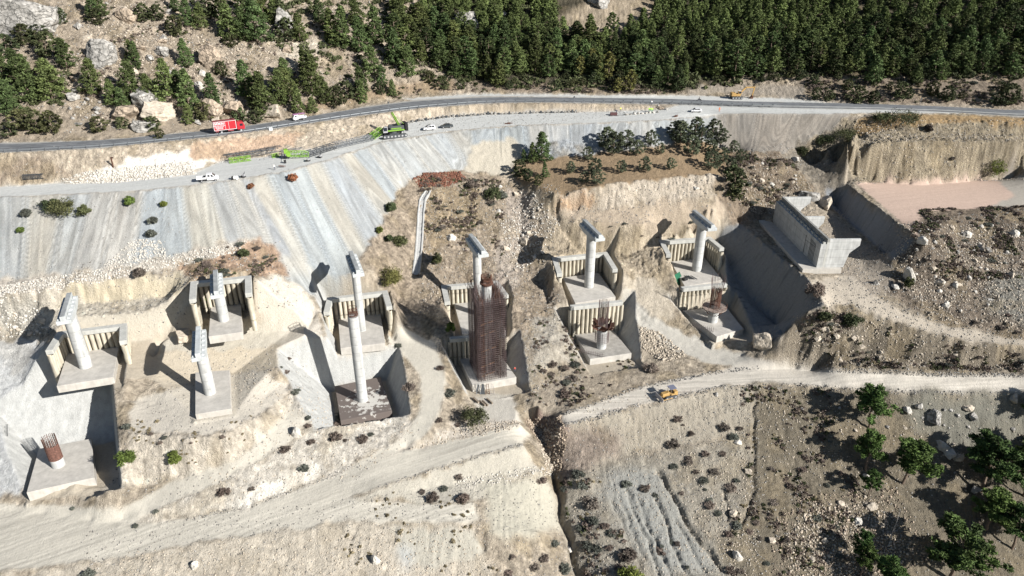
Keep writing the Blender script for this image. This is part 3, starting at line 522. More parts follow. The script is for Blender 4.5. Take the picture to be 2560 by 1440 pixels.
# ---------------------------------------------------------------- helpers
COLL = SC.collection
def tag(o, label=None, cat=None, group=None, kind=None):
    if label: o['label'] = label
    if cat: o['category'] = cat
    if group: o['group'] = group
    if kind: o['kind'] = kind
    return o
def empty(name, loc=(0, 0, 0), rz=0.0, label=None, cat=None, group=None):
    o = bpy.data.objects.new(name, None); COLL.objects.link(o); o.location = loc; o.rotation_euler = (0, 0, rz)
    return tag(o, label, cat, group)
class MB:
    def __init__(s): s.v = []; s.f = []; s.m = []; s.mi = 0
    def add(s, vs, fs):
        n = len(s.v); s.v += [tuple(p) for p in vs]; s.f += [tuple(i+n for i in f) for f in fs]; s.m += [s.mi]*len(fs); return s
    def box(s, c, d, rz=0.0, taper=1.0):
        cx, cy, cz = c; a, b, h = d[0]/2, d[1]/2, d[2]/2; C_, S_ = math.cos(rz), math.sin(rz); vs = []
        for z, k in ((-h, 1), (h, taper)):
            for x, y in ((-a, -b), (a, -b), (a, b), (-a, b)):
                vs.append((cx+(x*k)*C_-(y*k)*S_, cy+(x*k)*S_+(y*k)*C_, cz+z))
        return s.add(vs, [(0, 3, 2, 1), (4, 5, 6, 7), (0, 1, 5, 4), (1, 2, 6, 5), (2, 3, 7, 6), (3, 0, 4, 7)])
    def prism(s, poly, z0, z1):                       # poly counter-clockwise xy
        n = len(poly); vs = [(p[0], p[1], z0) for p in poly]+[(p[0], p[1], z1) for p in poly]
        return s.add(vs, [tuple(range(n))[::-1], tuple(range(n, 2*n))]+[(i, (i+1) % n, n+(i+1) % n, n+i) for i in range(n)])
    def side(s, prof, y0, y1):                        # profile in xz extruded along y
        n = len(prof); vs = [(p[0], y0, p[1]) for p in prof]+[(p[0], y1, p[1]) for p in prof]
        return s.add(vs, [tuple(range(n)), tuple(range(n, 2*n))[::-1]]+[(i, n+i, n+(i+1) % n, (i+1) % n) for i in range(n)])
    def tube(s, a, b, r, r2=None, n=6, cap=True):
        a = Vector(a); b = Vector(b); r2 = r if r2 is None else r2; d = (b-a)
        if d.length < 1e-6: return s
        q = d.to_track_quat('Z', 'Y'); vs = []
        for p, rr in ((a, r), (b, r2)):
            for k in range(n):
                t = 2*math.pi*k/n; vs.append(p+q @ Vector((rr*math.cos(t), rr*math.sin(t), 0)))
        fs = [(k, (k+1) % n, n+(k+1) % n, n+k) for k in range(n)]
        if cap: fs += [tuple(range(n))[::-1], tuple(range(n, 2*n))]
        return s.add(vs, fs)
    def ring(s, c, R, r, n=20, m=5, sx=1, sy=1):
        for k in range(n):
            a, b = 2*math.pi*k/n, 2*math.pi*(k+1)/n
            s.tube((c[0]+R*sx*math.cos(a), c[1]+R*sy*math.sin(a), c[2]), (c[0]+R*sx*math.cos(b), c[1]+R*sy*math.sin(b), c[2]), r, n=m, cap=False)
        return s
    def build(s, name, mats, parent=None, smooth=False, bevel=0):
        me = bpy.data.meshes.new(name); me.from_pydata(s.v, [], s.f)
        if not isinstance(mats, (list, tuple)): mats = [mats]
        for m in mats: me.materials.append(m)
        if len(mats) > 1: me.polygons.foreach_set('material_index', s.m)
        if smooth: me.polygons.foreach_set('use_smooth', [True]*len(me.polygons))
        me.update(); o = bpy.data.objects.new(name, me); COLL.objects.link(o)
        if smooth:
            try: me.set_sharp_from_angle(angle=math.radians(40))
            except Exception: pass
        if bevel:
            b = o.modifiers.new('bevel', 'BEVEL'); b.width = bevel; b.segments = 1; b.limit_method = 'ANGLE'
        if parent is not None: o.parent = parent
        return o
def copy_tree(o, parent=None):
    c = o.copy(); COLL.objects.link(c)
    if parent is not None: c.parent = parent
    for ch in list(o.children): copy_tree(ch, c)
    return c
# ---------------------------------------------------------------- materials
def mat(name, col, rough=0.85, metal=0.0, noise=0.0, nscale=3.0, bump=0.0, bscale=20.0, spec=0.3):
    m = bpy.data.materials.new(name); m.use_nodes = True; t = m.node_tree; b = t.nodes['Principled BSDF']
    b.inputs['Roughness'].default_value = rough; b.inputs['Metallic'].default_value = metal
    b.inputs['Specular IOR Level'].default_value = spec; b.inputs['Base Color'].default_value = (*col, 1)
    g = t.nodes.new('ShaderNodeNewGeometry')
    if noise:
        n = t.nodes.new('ShaderNodeTexNoise'); n.inputs['Scale'].default_value = nscale; n.inputs['Detail'].default_value = 6
        t.links.new(g.outputs['Position'], n.inputs['Vector'])
        mp = t.nodes.new('ShaderNodeMapRange'); mp.inputs[1].default_value = 0.3; mp.inputs[2].default_value = 0.7
        mp.inputs[3].default_value = 1-noise; mp.inputs[4].default_value = 1+noise
        t.links.new(n.outputs[0], mp.inputs[0])
        mx = t.nodes.new('ShaderNodeVectorMath'); mx.operation = 'SCALE'; mx.inputs[0].default_value = col
        t.links.new(mp.outputs[0], mx.inputs['Scale']); t.links.new(mx.outputs[0], b.inputs['Base Color'])
    if bump:
        n2 = t.nodes.new('ShaderNodeTexNoise'); n2.inputs['Scale'].default_value = bscale; n2.inputs['Detail'].default_value = 4
        t.links.new(g.outputs['Position'], n2.inputs['Vector'])
        bp = t.nodes.new('ShaderNodeBump'); bp.inputs['Strength'].default_value = 1; bp.inputs['Distance'].default_value = bump
        t.links.new(n2.outputs[0], bp.inputs['Height']); t.links.new(bp.outputs[0], b.inputs['Normal'])
    return m
def concrete(name, col, joint=2.4, streak=0.25):
    """cast concrete: lift joints every few metres, vertical streaks, blotches"""
    m = bpy.data.materials.new(name); m.use_nodes = True; t = m.node_tree; N = t.nodes; b = N['Principled BSDF']; L = t.links
    b.inputs['Roughness'].default_value = 0.9; b.inputs['Specular IOR Level'].default_value = 0.25
    g = N.new('ShaderNodeNewGeometry'); sx = N.new('ShaderNodeSeparateXYZ'); L.new(g.outputs['Position'], sx.inputs[0])
    def mth(op, a, bb=None, cl=False):
        n = N.new('ShaderNodeMath'); n.operation = op; n.use_clamp = cl
        for i, x in enumerate((a, bb)):
            if x is None: continue
            if isinstance(x, (int, float)): n.inputs[i].default_value = x
            else: L.new(x, n.inputs[i])
        return n.outputs[0]
    fr = mth('FRACT', mth('DIVIDE', mth('ADD', sx.outputs[2], 200.0), joint))
    line = mth('MULTIPLY', mth('LESS_THAN', fr, 0.05), 0.30)
    cell = N.new('ShaderNodeTexWhiteNoise'); cell.noise_dimensions = '1D'
    L.new(mth('FLOOR', mth('DIVIDE', mth('ADD', sx.outputs[2], 200.0), joint)), cell.inputs['W'])
    mp = N.new('ShaderNodeMapping'); mp.inputs['Scale'].default_value = (1.3, 1.3, 0.10); L.new(g.outputs['Position'], mp.inputs[0])
    n1 = N.new('ShaderNodeTexNoise'); n1.inputs['Scale'].default_value = 1.4; n1.inputs['Detail'].default_value = 5; L.new(mp.outputs[0], n1.inputs[0])
    n2 = N.new('ShaderNodeTexNoise'); n2.inputs['Scale'].default_value = 0.6; n2.inputs['Detail'].default_value = 7; L.new(g.outputs['Position'], n2.inputs[0])
    v = mth('ADD', mth('MULTIPLY', mth('SUBTRACT', n1.outputs[0], 0.5), streak*3), mth('MULTIPLY', mth('SUBTRACT', n2.outputs[0], 0.5), 0.7))
    v = mth('ADD', v, mth('MULTIPLY', mth('SUBTRACT', cell.outputs[0], 0.5), 0.14))
    v = mth('SUBTRACT', mth('ADD', v, 1.0), line)
    mx = N.new('ShaderNodeVectorMath'); mx.operation = 'SCALE'; mx.inputs[0].default_value = col; L.new(v, mx.inputs['Scale'])
    L.new(mx.outputs[0], b.inputs['Base Color'])
    n3 = N.new('ShaderNodeTexNoise'); n3.inputs['Scale'].default_value = 6; L.new(g.outputs['Position'], n3.inputs[0])
    bp = N.new('ShaderNodeBump'); bp.inputs['Distance'].default_value = 0.03; L.new(n3.outputs[0], bp.inputs['Height']); L.new(bp.outputs[0], b.inputs['Normal'])
    return m
M = {}
M['conc'] = concrete('pier_concrete', (0.40, 0.40, 0.385))
M['conc_cap'] = concrete('cap_concrete', (0.41, 0.425, 0.42), 30, 0.12)
M['conc_foot'] = concrete('footing_concrete', (0.40, 0.375, 0.335), 30, 0.12)
M['conc_beam'] = concrete('beam_concrete', (0.38, 0.375, 0.345), 30, 0.12)
M['pile'] = concrete('pile_concrete', (0.40, 0.36, 0.285), 9, 0.5)
M['dirty'] = mat('muddy_slab', (0.20, 0.165, 0.14), noise=0.35, nscale=0.5)
def mud():
    m = mat('muddy_slab', (0.17, 0.14, 0.12), 0.95); t = m.node_tree; N = t.nodes; L = t.links; b = N['Principled BSDF']; g = N.new('ShaderNodeNewGeometry')
    n = N.new('ShaderNodeTexNoise'); n.inputs['Scale'].default_value = 0.75; n.inputs['Detail'].default_value = 6; n.inputs['Roughness'].default_value = 0.65; L.new(g.outputs['Position'], n.inputs[0])
    c = at_z(925, 1002, -112.3); dv = N.new('ShaderNodeVectorMath'); dv.operation = 'DISTANCE'; dv.inputs[1].default_value = tuple(c); L.new(g.outputs['Position'], dv.inputs[0])
    mr = N.new('ShaderNodeMapRange'); mr.inputs[1].default_value = 1.0; mr.inputs[2].default_value = 9.0; mr.inputs[3].default_value = 0.10; mr.inputs[4].default_value = -0.16; L.new(dv.outputs['Value'], mr.inputs[0])
    ad = N.new('ShaderNodeMath'); ad.operation = 'ADD'; L.new(n.outputs[0], ad.inputs[0]); L.new(mr.outputs[0], ad.inputs[1])
    cr = N.new('ShaderNodeValToRGB'); cr.color_ramp.elements[0].position = 0.49; cr.color_ramp.elements[0].color = (0.13, 0.107, 0.095, 1); cr.color_ramp.elements[1].position = 0.53; cr.color_ramp.elements[1].color = (0.46, 0.44, 0.40, 1)
    L.new(ad.outputs[0], cr.inputs[0]); L.new(cr.outputs[0], b.inputs['Base Color']); return m
M['dirty'] = mud()
M['rust'] = mat('rusty_steel', (0.11, 0.055, 0.038), 0.8, 0.2, noise=0.5, nscale=1.5)
M['rust2'] = mat('purple_brown_rebar', (0.130, 0.096, 0.094), 0.7, 0.3, noise=0.55, nscale=0.8)
M['steel'] = mat('grey_steel', (0.25, 0.26, 0.27), 0.5, 0.6, noise=0.2)
M['dark'] = mat('dark_rubber', (0.025, 0.025, 0.027), 0.7)
# ---------------------------------------------------------------- ground mesh
def build_ground():
    ny, nx = H.shape
    Zc = Y*CP-H*SP
    keep = (np.abs(X) < 0.86*Zc+12) & (Y > 82)
    idx = -np.ones(H.shape, int); idx[keep] = np.arange(keep.sum())
    a, b, c, d = idx[:-1, :-1], idx[:-1, 1:], idx[1:, 1:], idx[1:, :-1]
    ok = (a >= 0) & (b >= 0) & (c >= 0) & (d >= 0)
    F4 = np.stack([a[ok], b[ok], c[ok], d[ok]], 1)
    V = np.stack([X[keep], Y[keep], H[keep]], 1)
    me = bpy.data.meshes.new('terrain'); me.vertices.add(len(V)); me.vertices.foreach_set('co', V.ravel())
    me.loops.add(F4.size); me.loops.foreach_set('vertex_index', F4.ravel().astype(np.int32))
    me.polygons.add(len(F4)); me.polygons.foreach_set('loop_start', np.arange(0, F4.size, 4, dtype=np.int32))
    me.update(calc_edges=True)
    me.polygons.foreach_set('use_smooth', np.ones(len(F4), bool))
    at = me.attributes.new('gcol', 'FLOAT_COLOR', 'POINT')
    at.data.foreach_set('color', np.concatenate([COL[keep], np.ones((keep.sum(), 1))], 1).ravel())
    at = me.attributes.new('grough', 'FLOAT', 'POINT'); at.data.foreach_set('value', amp[keep].ravel())
    m = bpy.data.materials.new('ground'); m.use_nodes = True; t = m.node_tree; N = t.nodes; L = t.links; bs = N['Principled BSDF']
    bs.inputs['Roughness'].default_value = 0.95; bs.inputs['Specular IOR Level'].default_value = 0.15
    ca = N.new('ShaderNodeAttribute'); ca.attribute_name = 'gcol'; ra = N.new('ShaderNodeAttribute'); ra.attribute_name = 'grough'
    g = N.new('ShaderNodeNewGeometry')
    n1 = N.new('ShaderNodeTexNoise'); n1.inputs['Scale'].default_value = 1.7; n1.inputs['Detail'].default_value = 8; n1.inputs['Roughness'].default_value = 0.7
    L.new(g.outputs['Position'], n1.inputs[0])
    vo = N.new('ShaderNodeTexVoronoi'); vo.inputs['Scale'].default_value = 1.5; L.new(g.outputs['Position'], vo.inputs[0])
    def mth(op, a, bb=None):
        n = N.new('ShaderNodeMath'); n.operation = op
        for i, x in enumerate((a, bb)):
            if x is None: continue
            if isinstance(x, (int, float)): n.inputs[i].default_value = x
            else: L.new(x, n.inputs[i])
        return n.outputs[0]
    rr = mth('MINIMUM', ra.outputs['Fac'], 1.0)
    n4 = N.new('ShaderNodeTexNoise'); n4.inputs['Scale'].default_value = 5.5; n4.inputs['Detail'].default_value = 4; n4.inputs['Roughness'].default_value = 0.8; L.new(g.outputs['Position'], n4.inputs[0])
    v2 = N.new('ShaderNodeTexVoronoi'); v2.feature = 'DISTANCE_TO_EDGE'; v2.inputs['Scale'].default_value = 0.9; L.new(g.outputs['Position'], v2.inputs[0])
    nn = mth('ADD', mth('SUBTRACT', n1.outputs[0], 0.5), mth('MULTIPLY', mth('SUBTRACT', n4.outputs[0], 0.5), 0.8))
    f = mth('ADD', 1.0, mth('MULTIPLY', nn, mth('ADD', 0.32, mth('MULTIPLY', rr, 1.5))))
    # pale stones
    st = mth('MULTIPLY', mth('LESS_THAN', vo.outputs['Distance'], 0.17), mth('MULTIPLY', rr, 0.35))
    sc = N.new('ShaderNodeVectorMath'); sc.operation = 'SCALE'; L.new(ca.outputs['Color'], sc.inputs[0]); L.new(mth('ADD', f, st), sc.inputs['Scale'])
    L.new(sc.outputs[0], bs.inputs['Base Color'])
    n2 = N.new('ShaderNodeTexNoise'); n2.inputs['Scale'].default_value = 2.6; n2.inputs['Detail'].default_value = 7; n2.inputs['Roughness'].default_value = 0.65
    L.new(g.outputs['Position'], n2.inputs[0])
    bp = N.new('ShaderNodeBump'); bp.inputs['Strength'].default_value = 1.0
    L.new(mth('ADD', 0.06, mth('MULTIPLY', rr, 1.3)), bp.inputs['Distance']); L.new(mth('ADD', n2.outputs[0], mth('MULTIPLY', n4.outputs[0], 0.35)), bp.inputs['Height']); L.new(bp.outputs[0], bs.inputs['Normal'])
    me.materials.append(m); o = bpy.data.objects.new('terrain', me); COLL.objects.link(o)
    tag(o, 'quarried hillside of beige earth, tipped grey scree, benches and haul tracks', kind='structure')
    return o
build_ground()
# ---------------------------------------------------------------- piers
def angv(deg): return math.radians(deg)
# name: base pixel, base level, diameter, column top (pixel v or None when capped), bridge direction in degrees
def rect_from(q, grow=0.0):
    q = np.array(q)[:, :2]; return [(float(a), float(b)) for a, b in (q[3], q[2], q[1], q[0])]
def footing(root, key, material):
    q, th = SLABW[key]; z = float(q[0][2]); c = np.array(root.location)
    poly = [(x-c[0], y-c[1]) for x, y in rect_from(q)]
    m = MB(); m.prism(poly, z-th-c[2], z-c[2]); o = m.build('footing', material, root, bevel=0.06); return o
def column(root, h, r, material, sx=1.0, n=40):
    m = MB(); vs = []; K = 1
    for z in (0, h):
        for k in range(n): a = 2*math.pi*k/n; vs.append((r*sx*math.cos(a), r*math.sin(a), z))
    m.add(vs, [(k, (k+1) % n, n+(k+1) % n, n+k) for k in range(n)]+[tuple(range(n, 2*n))])
    return m.build('column', material, root, smooth=True)
def cap(root, h, Lc, wid, deg, hb=1.7, hr=1.15, rw=1.15):
    """inverted T hammerhead; long axis across the bridge"""
    rz = math.radians(deg)+math.pi/2           # long axis direction (x of profile below)
    m = MB(); a = Lc/2
    # body: side elevation hexagon (tapered soffit) extruded by width
    prof = [(-a, h-hr-hb*0.55), (-a*0.42, h-hr-hb), (a*0.42, h-hr-hb), (a, h-hr-hb*0.55), (a, h-hr), (-a, h-hr)]
    m.side(prof, -wid/2, wid/2)
    prof = [(-a, h-hr+0.002), (a, h-hr+0.002), (a, h), (-a, h)]
    m.side(prof, -rw/2, rw/2)
    o = m.build('cap_beam', M['conc_cap'], root, bevel=0.05); o.rotation_euler = (0, 0, rz)
    for s in (-1, 1):
        for k in range(6):
            x = -a+1.1+k*(Lc-2.2)/5
            b = MB(); b.box((0, 0, 0), (0.75, 0.62, 0.34)); bo = b.build('bearing_block', M['conc_cap'], o)
            bo.location = (x, s*(rw/2+0.42), h-hr+0.172)
    return o
PIERS = {
 'L': ((215,916), -97.8, 3.0, -80.0, 23), 'A': ((560,800), -91.8, 2.75, -80.0, 21.5), 'B': ((905,825), -102.1, 2.35, -80.0, 20),
 'C': ((1196,785), -103.8, 2.5, -80.0, 19), 'D': ((1472,716), -100.3, 3.0, -80.0, 16), 'E': ((1741,675), -98.4, 3.1, -80.0, 12),
 'Ap': ((526,982), -101.0, 2.75, -85.7, 21)}
PLAB = {
 'L': 'tall grey pier with cap at the far left, in a pit beside blue grey shotcrete',
 'A': 'short concrete pier with cap inside the pile wall near the round boulder',
 'B': 'slender tall grey pier with cap just behind the bare column topped with rebar',
 'C': 'concrete pier with cap half hidden behind the giant rusty rebar cage',
 'D': 'pier with notched cap uphill of the stub with splayed rusty plates',
 'E': 'stout pier with cap next to the dark cutting, green panels at its footing',
 'Ap': 'concrete pier with cap on a free footing on the open bench below the boulder'}
for k, (px, zb, dia, zt, deg) in PIERS.items():
    p = at_z(px[0], px[1], zb); r = empty('bridge_pier', tuple(p), 0, PLAB[k], 'bridge pier', 'bridge piers with cap beams')
    footing(r, k, M['conc_foot']); h = zt-zb
    column(r, h-1.5, dia/2, M['conc'])
    cap(r, h, 13.4, 3.1, deg)
def top_z(p, v):                               # level at which the vertical through p crosses picture row v
    return float(at_y(1280, v, p[1])[2])
# bare tall column with starter bars
p = at_z(907, 1000, -112.3); zt = top_z(p, 790)
bp_ = empty('bridge_pier', tuple(p), 0, 'very tall bare concrete column topped with rebar, standing on a muddy footing', 'bridge pier')
footing(bp_, 'Bp', M['dirty']); hcol = zt-p[2]
column(bp_, hcol, 1.36, M['conc'])
m = MB(); m.ring((0, 0, hcol+0.5), 1.25, 0.12, 24); m.ring((0, 0, hcol+1.5), 1.2, 0.06, 24); m.ring((0, 0, hcol+2.4), 1.2, 0.06, 24)
for k in range(22):
    a = 2*math.pi*k/22; m.tube((1.2*math.cos(a), 1.2*math.sin(a), hcol), (1.2*math.cos(a), 1.2*math.sin(a), hcol+1.6+1.2*random.random()), 0.05, n=4)
for k in range(7): m.tube((-1.15, -0.9+k*0.3, hcol+0.9), (1.15, -0.9+k*0.3, hcol+0.9), 0.05, n=4)
m.build('starter_bars', M['rust'], bp_)
# unfinished piers
def stub(key, px, zb, dia, vtop, label):
    p = at_z(px[0], px[1], zb); r = empty('bridge_pier', tuple(p), 0, label, 'bridge pier')
    footing(r, key, M['conc_foot']); h = top_z(p, vtop)-zb; column(r, h, dia/2, M['conc']); return r, h
def cage(root, name, R, z0, z1, nb, rings, material, r=0.05, lean=0.0, ragged=0.6):
    m = MB()
    for k in range(nb):
        a = 2*math.pi*k/nb; e = random.uniform(0, ragged)
        m.tube((R*math.cos(a), R*math.sin(a), z0), ((R+lean)*math.cos(a)+random.uniform(-.12, .12), (R+lean)*math.sin(a)+random.uniform(-.12, .12), z1-e), r, n=4)
    z = z0+0.2
    while rings and z < z1-ragged: m.ring((0, 0, z), R+lean*(z-z0)/(z1-z0), r*0.8, 20, 4); z += rings
    return m.build(name, material, root)
r, h = stub('Lp', (147,1163), -113.5, 2.9, 1145, 'low column stub with a red brown rebar cage on the lowest footing at the left')
cage(r, 'rebar_cage', 1.4, h-0.2, h+6.6, 30, 0.5, M['rust'], 0.055)
m = MB(); n = 9
for k in range(n):
    a0, a1 = -2.6+2.9*k/n, -2.6+2.9*(k+1)/n
    m.add([(1.5*math.cos(a), 1.5*math.sin(a), z) for a in (a0, a1) for z in (h+0.1, h+4.2)], [(0, 1, 3, 2)])
o = m.build('formwork_sheet', mat('red_brown_formwork', (0.12, 0.06, 0.045), noise=0.4), r); so_ = o.modifiers.new('thick', 'SOLIDIFY'); so_.thickness = 0.06
r, h = stub('Dp', (1503,868), -110.0, 2.9, 822, 'low column stub crowned with splayed rusty formwork plates and upright bars')
cage(r, 'starter_bars', 1.35, h-0.1, h+9.5, 30, 0, M['rust2'], 0.05)
rs = random.Random(9)
for k in range(13):
    a = 2*math.pi*k/13+rs.uniform(-.2, .2); m = MB(); m.box((0, 0, 0), (1.7, 0.07, 2.3)); o = m.build('formwork_plate', M['rust'], r)
    o.location = (2.3*math.cos(a), 2.3*math.sin(a), h+1.1+rs.uniform(-.5, .9)); o.rotation_euler = (rs.uniform(-1.2, -0.4), rs.uniform(-.6, .6), a-math.pi/2)
cage(r, 'bar_skirt', 2.0, h-4.2, h-0.2, 26, 0.6, M['rust2'], 0.045)
m = MB()
for k in range(14): m.tube((-8.5+k*0.62, -2.2-0.28*k, 0.05), (-8.3+k*0.62, -1.0-0.28*k, 0.9), 0.04, n=4)
for z in (0.2, 0.8): m.tube((-8.6, -1.8, z), (0.3, -5.6, z), 0.05, n=4)
m.build('loose_bars', M['rust2'], r)
r, h = stub('Ep', (1781,803), -105.2, 3.0, 768, 'low column stub with a round work deck and red rebar cage')
m = MB()
for k in range(24):
    a0, a1 = 2*math.pi*k/24, 2*math.pi*(k+1)/24
    m.prism([(1.6*math.cos(a0), 1.6*math.sin(a0)), (3.6*math.cos(a0), 3.6*math.sin(a0)), (3.6*math.cos(a1), 3.6*math.sin(a1)), (1.6*math.cos(a1), 1.6*math.sin(a1))], h-0.1, h+0.12)
m.build('work_deck', mat('weathered_boards', (0.24, 0.19, 0.16), noise=0.4, nscale=3), r)
m = MB()
for k in range(16):
    a = 2*math.pi*k/16; m.tube((3.5*math.cos(a), 3.5*math.sin(a), h), (3.6*math.cos(a), 3.6*math.sin(a), h+1.1), 0.05, n=4); m.tube((1.5*math.cos(a), 1.5*math.sin(a), h-2.4), (3.4*math.cos(a), 3.4*math.sin(a), h-0.1), 0.06, n=4)
m.ring((0, 0, h+1.05), 3.58, 0.045, 24); m.build('railing', M['rust'], r)
cage(r, 'rebar_cage', 1.45, h-0.1, h+6.4, 40, 0.35, M['rust'], 0.06)
cage(r, 'starter_bars', 1.5, h+5, h+11.0, 26, 0, M['rust2'], 0.04, 0.5, 2.5)
m = MB()
for k in range(12): m.tube((-7.0+k*0.5, -4.5-0.3*k+1.2, 0.05), (-6.4+k*0.5, -2.6-0.3*k+1.2, 0.5), 0.05, n=4)
m.build('loose_bars', M['rust2'], r)
# the great cage around the column of the fourth lower pier
p = at_z(1220, 925, -110.4); zt = top_z(p, 712)
r = empty('bridge_pier', tuple(p), 0, 'column wrapped in a giant rectangular rusty rebar cage', 'bridge pier')
footing(r, 'Cp', M['conc_foot']); hc = zt-p[2]
column(r, hc, 1.35, M['conc'])
m = MB(); m.ring((0, 0, hc+0.6), 1.5, 0.35, 24); m.ring((0, 0, hc+1.6), 1.45, 0.1, 24)
for k in range(40):
    a = 2*math.pi*k/40; m.tube((1.3*math.cos(a), 1.3*math.sin(a), hc-0.2), (1.45*math.cos(a), 1.45*math.sin(a), hc+2.2+random.random()), 0.07, n=4)
m.build('starter_bars', M['rust'], r)
TD = math.radians(18); tv = Vector((math.cos(TD), math.sin(TD), 0)); nv = Vector((-math.sin(TD), math.cos(TD), 0))
HC = hc-1.2
def side_mesh(o_, d, ln, nrm, inset, matl, seed):
    rs = random.Random(seed); m = MB(); o2 = o_+nrm*inset; n = int(ln/0.6); lean = -nrm
    for k in range(n+1):
        q_ = o2+d*(k*ln/n); e = rs.uniform(-0.8, 3.8); b_ = q_+Vector((0, 0, HC-2.2))
        m.tube(q_, b_, 0.05, n=3, cap=False)
        m.tube(b_, b_+Vector((0, 0, 2.0+e))-nrm*rs.uniform(-0.9, 0.5)*(1+e*0.3)+d*rs.uniform(-.25, .25), 0.036, n=3, cap=False)
    z = 0.25
    while z < HC-1.2:
        m.tube(o2+Vector((0, 0, z)), o2+d*ln+Vector((0, 0, z)), 0.05, n=3, cap=False); z += 0.62
    return m.build('bar_mesh', matl, r)
a, b = 4.0, 5.0
cage(r, 'inner_bars', 2.0, 0, hc-1.5, 44, 0.6, M['rust2'], 0.05, 0.1, 3.0)
corner = lambda s, t: tv*s+nv*t
for lay, (ins, ml) in enumerate(((0, M['rust2']), (-0.8, M['rust2']), (-1.7, M['rust']))):
    side_mesh(corner(-a, -b), tv, 2*a, -nv, ins, ml, 1+lay); side_mesh(corner(a, -b), nv, 2*b, tv, ins, ml, 3+lay)
    side_mesh(corner(a, b), -tv, 2*a, nv, ins, ml, 5+lay); side_mesh(corner(-a, b), -nv, 2*b, -tv, ins, ml, 7+lay)
m = MB()
for k in range(5):
    for z in np.arange(1.0, HC-4, 4.3):
        z1_ = z+0.7*math.sin(k*2.1+z); m.tube(corner(-a*0.8+0.5*k, -b+k*2*b/4)+Vector((0, 0, z1_)), corner(a*0.3, -b+k*2*b/4+1)+Vector((0, 0, z1_+0.4)), 0.045, n=4)
m.build('tie_bars', mat('yellow_brown_bars', (0.26, 0.14, 0.07), noise=0.3), r)
# ---------------------------------------------------------------- pile walls
WLAB = {'L': 'three sided pile wall behind the far left pier', 'A': 'three sided pile wall with bulging end piles around the short pier',
 'B': 'three sided pile wall behind the slender pier in the middle', 'C': 'three sided pile wall partly behind the giant rebar cage',
 'D': 'three sided pile wall around the pier right of the cage', 'E': 'three sided pile wall beside the dark cutting, around the rightmost pier',
 'Cp': 'straight low pile wall striped by the cage shadow', 'Dp': 'straight pile wall behind the stub with rusty plates', 'Ep': 'straight pile wall behind the stub with the round deck'}
for k, (P, zt, zb) in WALLW.items():
    P2 = [Vector((float(a_), float(b_), 0)) for a_, b_, _ in P]; c = P2[len(P2)//2]
    r = empty('pile_wall', (c.x, c.y, zt), 0, WLAB[k], 'retaining wall', 'bored pile walls')
    wdt = 1.7 if len(P2) > 2 else 1.5; hgt = 1.2
    # mitred beam outline
    def off(d):
        out = []
        for i in range(len(P2)):
            t0 = (P2[i]-P2[i-1]).normalized() if i else None; t1 = (P2[i+1]-P2[i]).normalized() if i < len(P2)-1 else None
            t = (t0+t1).normalized() if t0 and t1 else (t0 or t1); nrm = Vector((-t.y, t.x, 0))
            kf = 1/max(0.4, nrm.dot(Vector((-(t1 or t0).y, (t1 or t0).x, 0)))); out.append(P2[i]+nrm*d*kf-c)
        return out
    A_, B_ = off(-wdt/2), off(wdt/2)
    m = MB(); n = len(P2)
    vs = [(q.x, q.y, z) for z in (-hgt, 0) for q in A_+B_]
    fs = [tuple([i, i+1, n+i+1, n+i][::-1]) for i in range(n-1)]+[(2*n+i, 2*n+i+1, 3*n+i+1, 3*n+i) for i in range(n-1)]
    fs += [(i, i+1, 2*n+i+1, 2*n+i) for i in range(n-1)]+[(n+i, 3*n+i, 3*n+i+1, n+i+1) for i in range(n-1)]+[(0, 2*n, 3*n, n), (n-1, 2*n-1, 4*n-1, 3*n-1)]
    m.add(vs, fs); m.build('cap_beam', M['conc_beam'], r, bevel=0.05)
    for i in range(n-1):
        ln = (P2[i+1]-P2[i]).length; nn = max(2, int(ln/1.28)); 
        for j in range(nn+(1 if i == n-2 else 0)):
            q_ = P2[i].lerp(P2[i+1], j/nn)-c; rr = 0.52
            end = n > 2 and ((i == 0 and j == 0) or (i == n-2 and j == nn))
            if end: rr = 0.72
            mm = MB(); nz = 7; ns = 12; vs = []; fs = []; rs2 = random.Random(i*50+j)
            for a_ in range(nz+1):
                zz = -hgt+(zb-1.5-zt+hgt)*a_/nz; r3 = rr*(1+rs2.uniform(-.09, .09))
                for b2 in range(ns): an = 2*math.pi*b2/ns; vs.append((r3*math.cos(an), r3*math.sin(an), zz))
            for a_ in range(nz):
                for b2 in range(ns): fs.append((a_*ns+b2, (a_+1)*ns+b2, (a_+1)*ns+(b2+1) % ns, a_*ns+(b2+1) % ns))
            mm.add(vs, fs); o = mm.build('pile', M['pile'], r, smooth=True); o.location = q_
# ---------------------------------------------------------------- abutment
far = Vector((90.2, 222.5, -88.0)); near = Vector((91.0, 186.0, -88.0)); d = (near-far).normalized(); nn_ = Vector((-d.y, d.x, 0))  # to the right (+x)
if nn_.x < 0: nn_ = -nn_
ab = empty('bridge_abutment', far, 0, 'long grey concrete bridge abutment with wing walls and a row of bearing blocks', 'abutment')
Ln = (near-far).length
def aq(s, w): q_ = d*s+nn_*w; return (q_.x, q_.y)
m = MB(); m.prism([aq(-1.5, -6.0), aq(Ln+1.0, -6.0), aq(Ln+1.0, 5.5), aq(-1.5, 5.5)], -1.6, 0.0); m.build('footing', M['conc_foot'], ab, bevel=0.05)
m = MB(); m.prism([aq(0, -1.6), aq(Ln, -1.6), aq(Ln, 0.0), aq(0, 0.0)], 0.0, 7.4); m.build('breast_wall', M['conc'], ab)
m = MB(); m.prism([aq(0, 0.003), aq(Ln, 0.003), aq(Ln, 0.75), aq(0, 0.75)], 0.0, 9.0); m.build('back_wall', M['conc_beam'], ab, bevel=0.04)
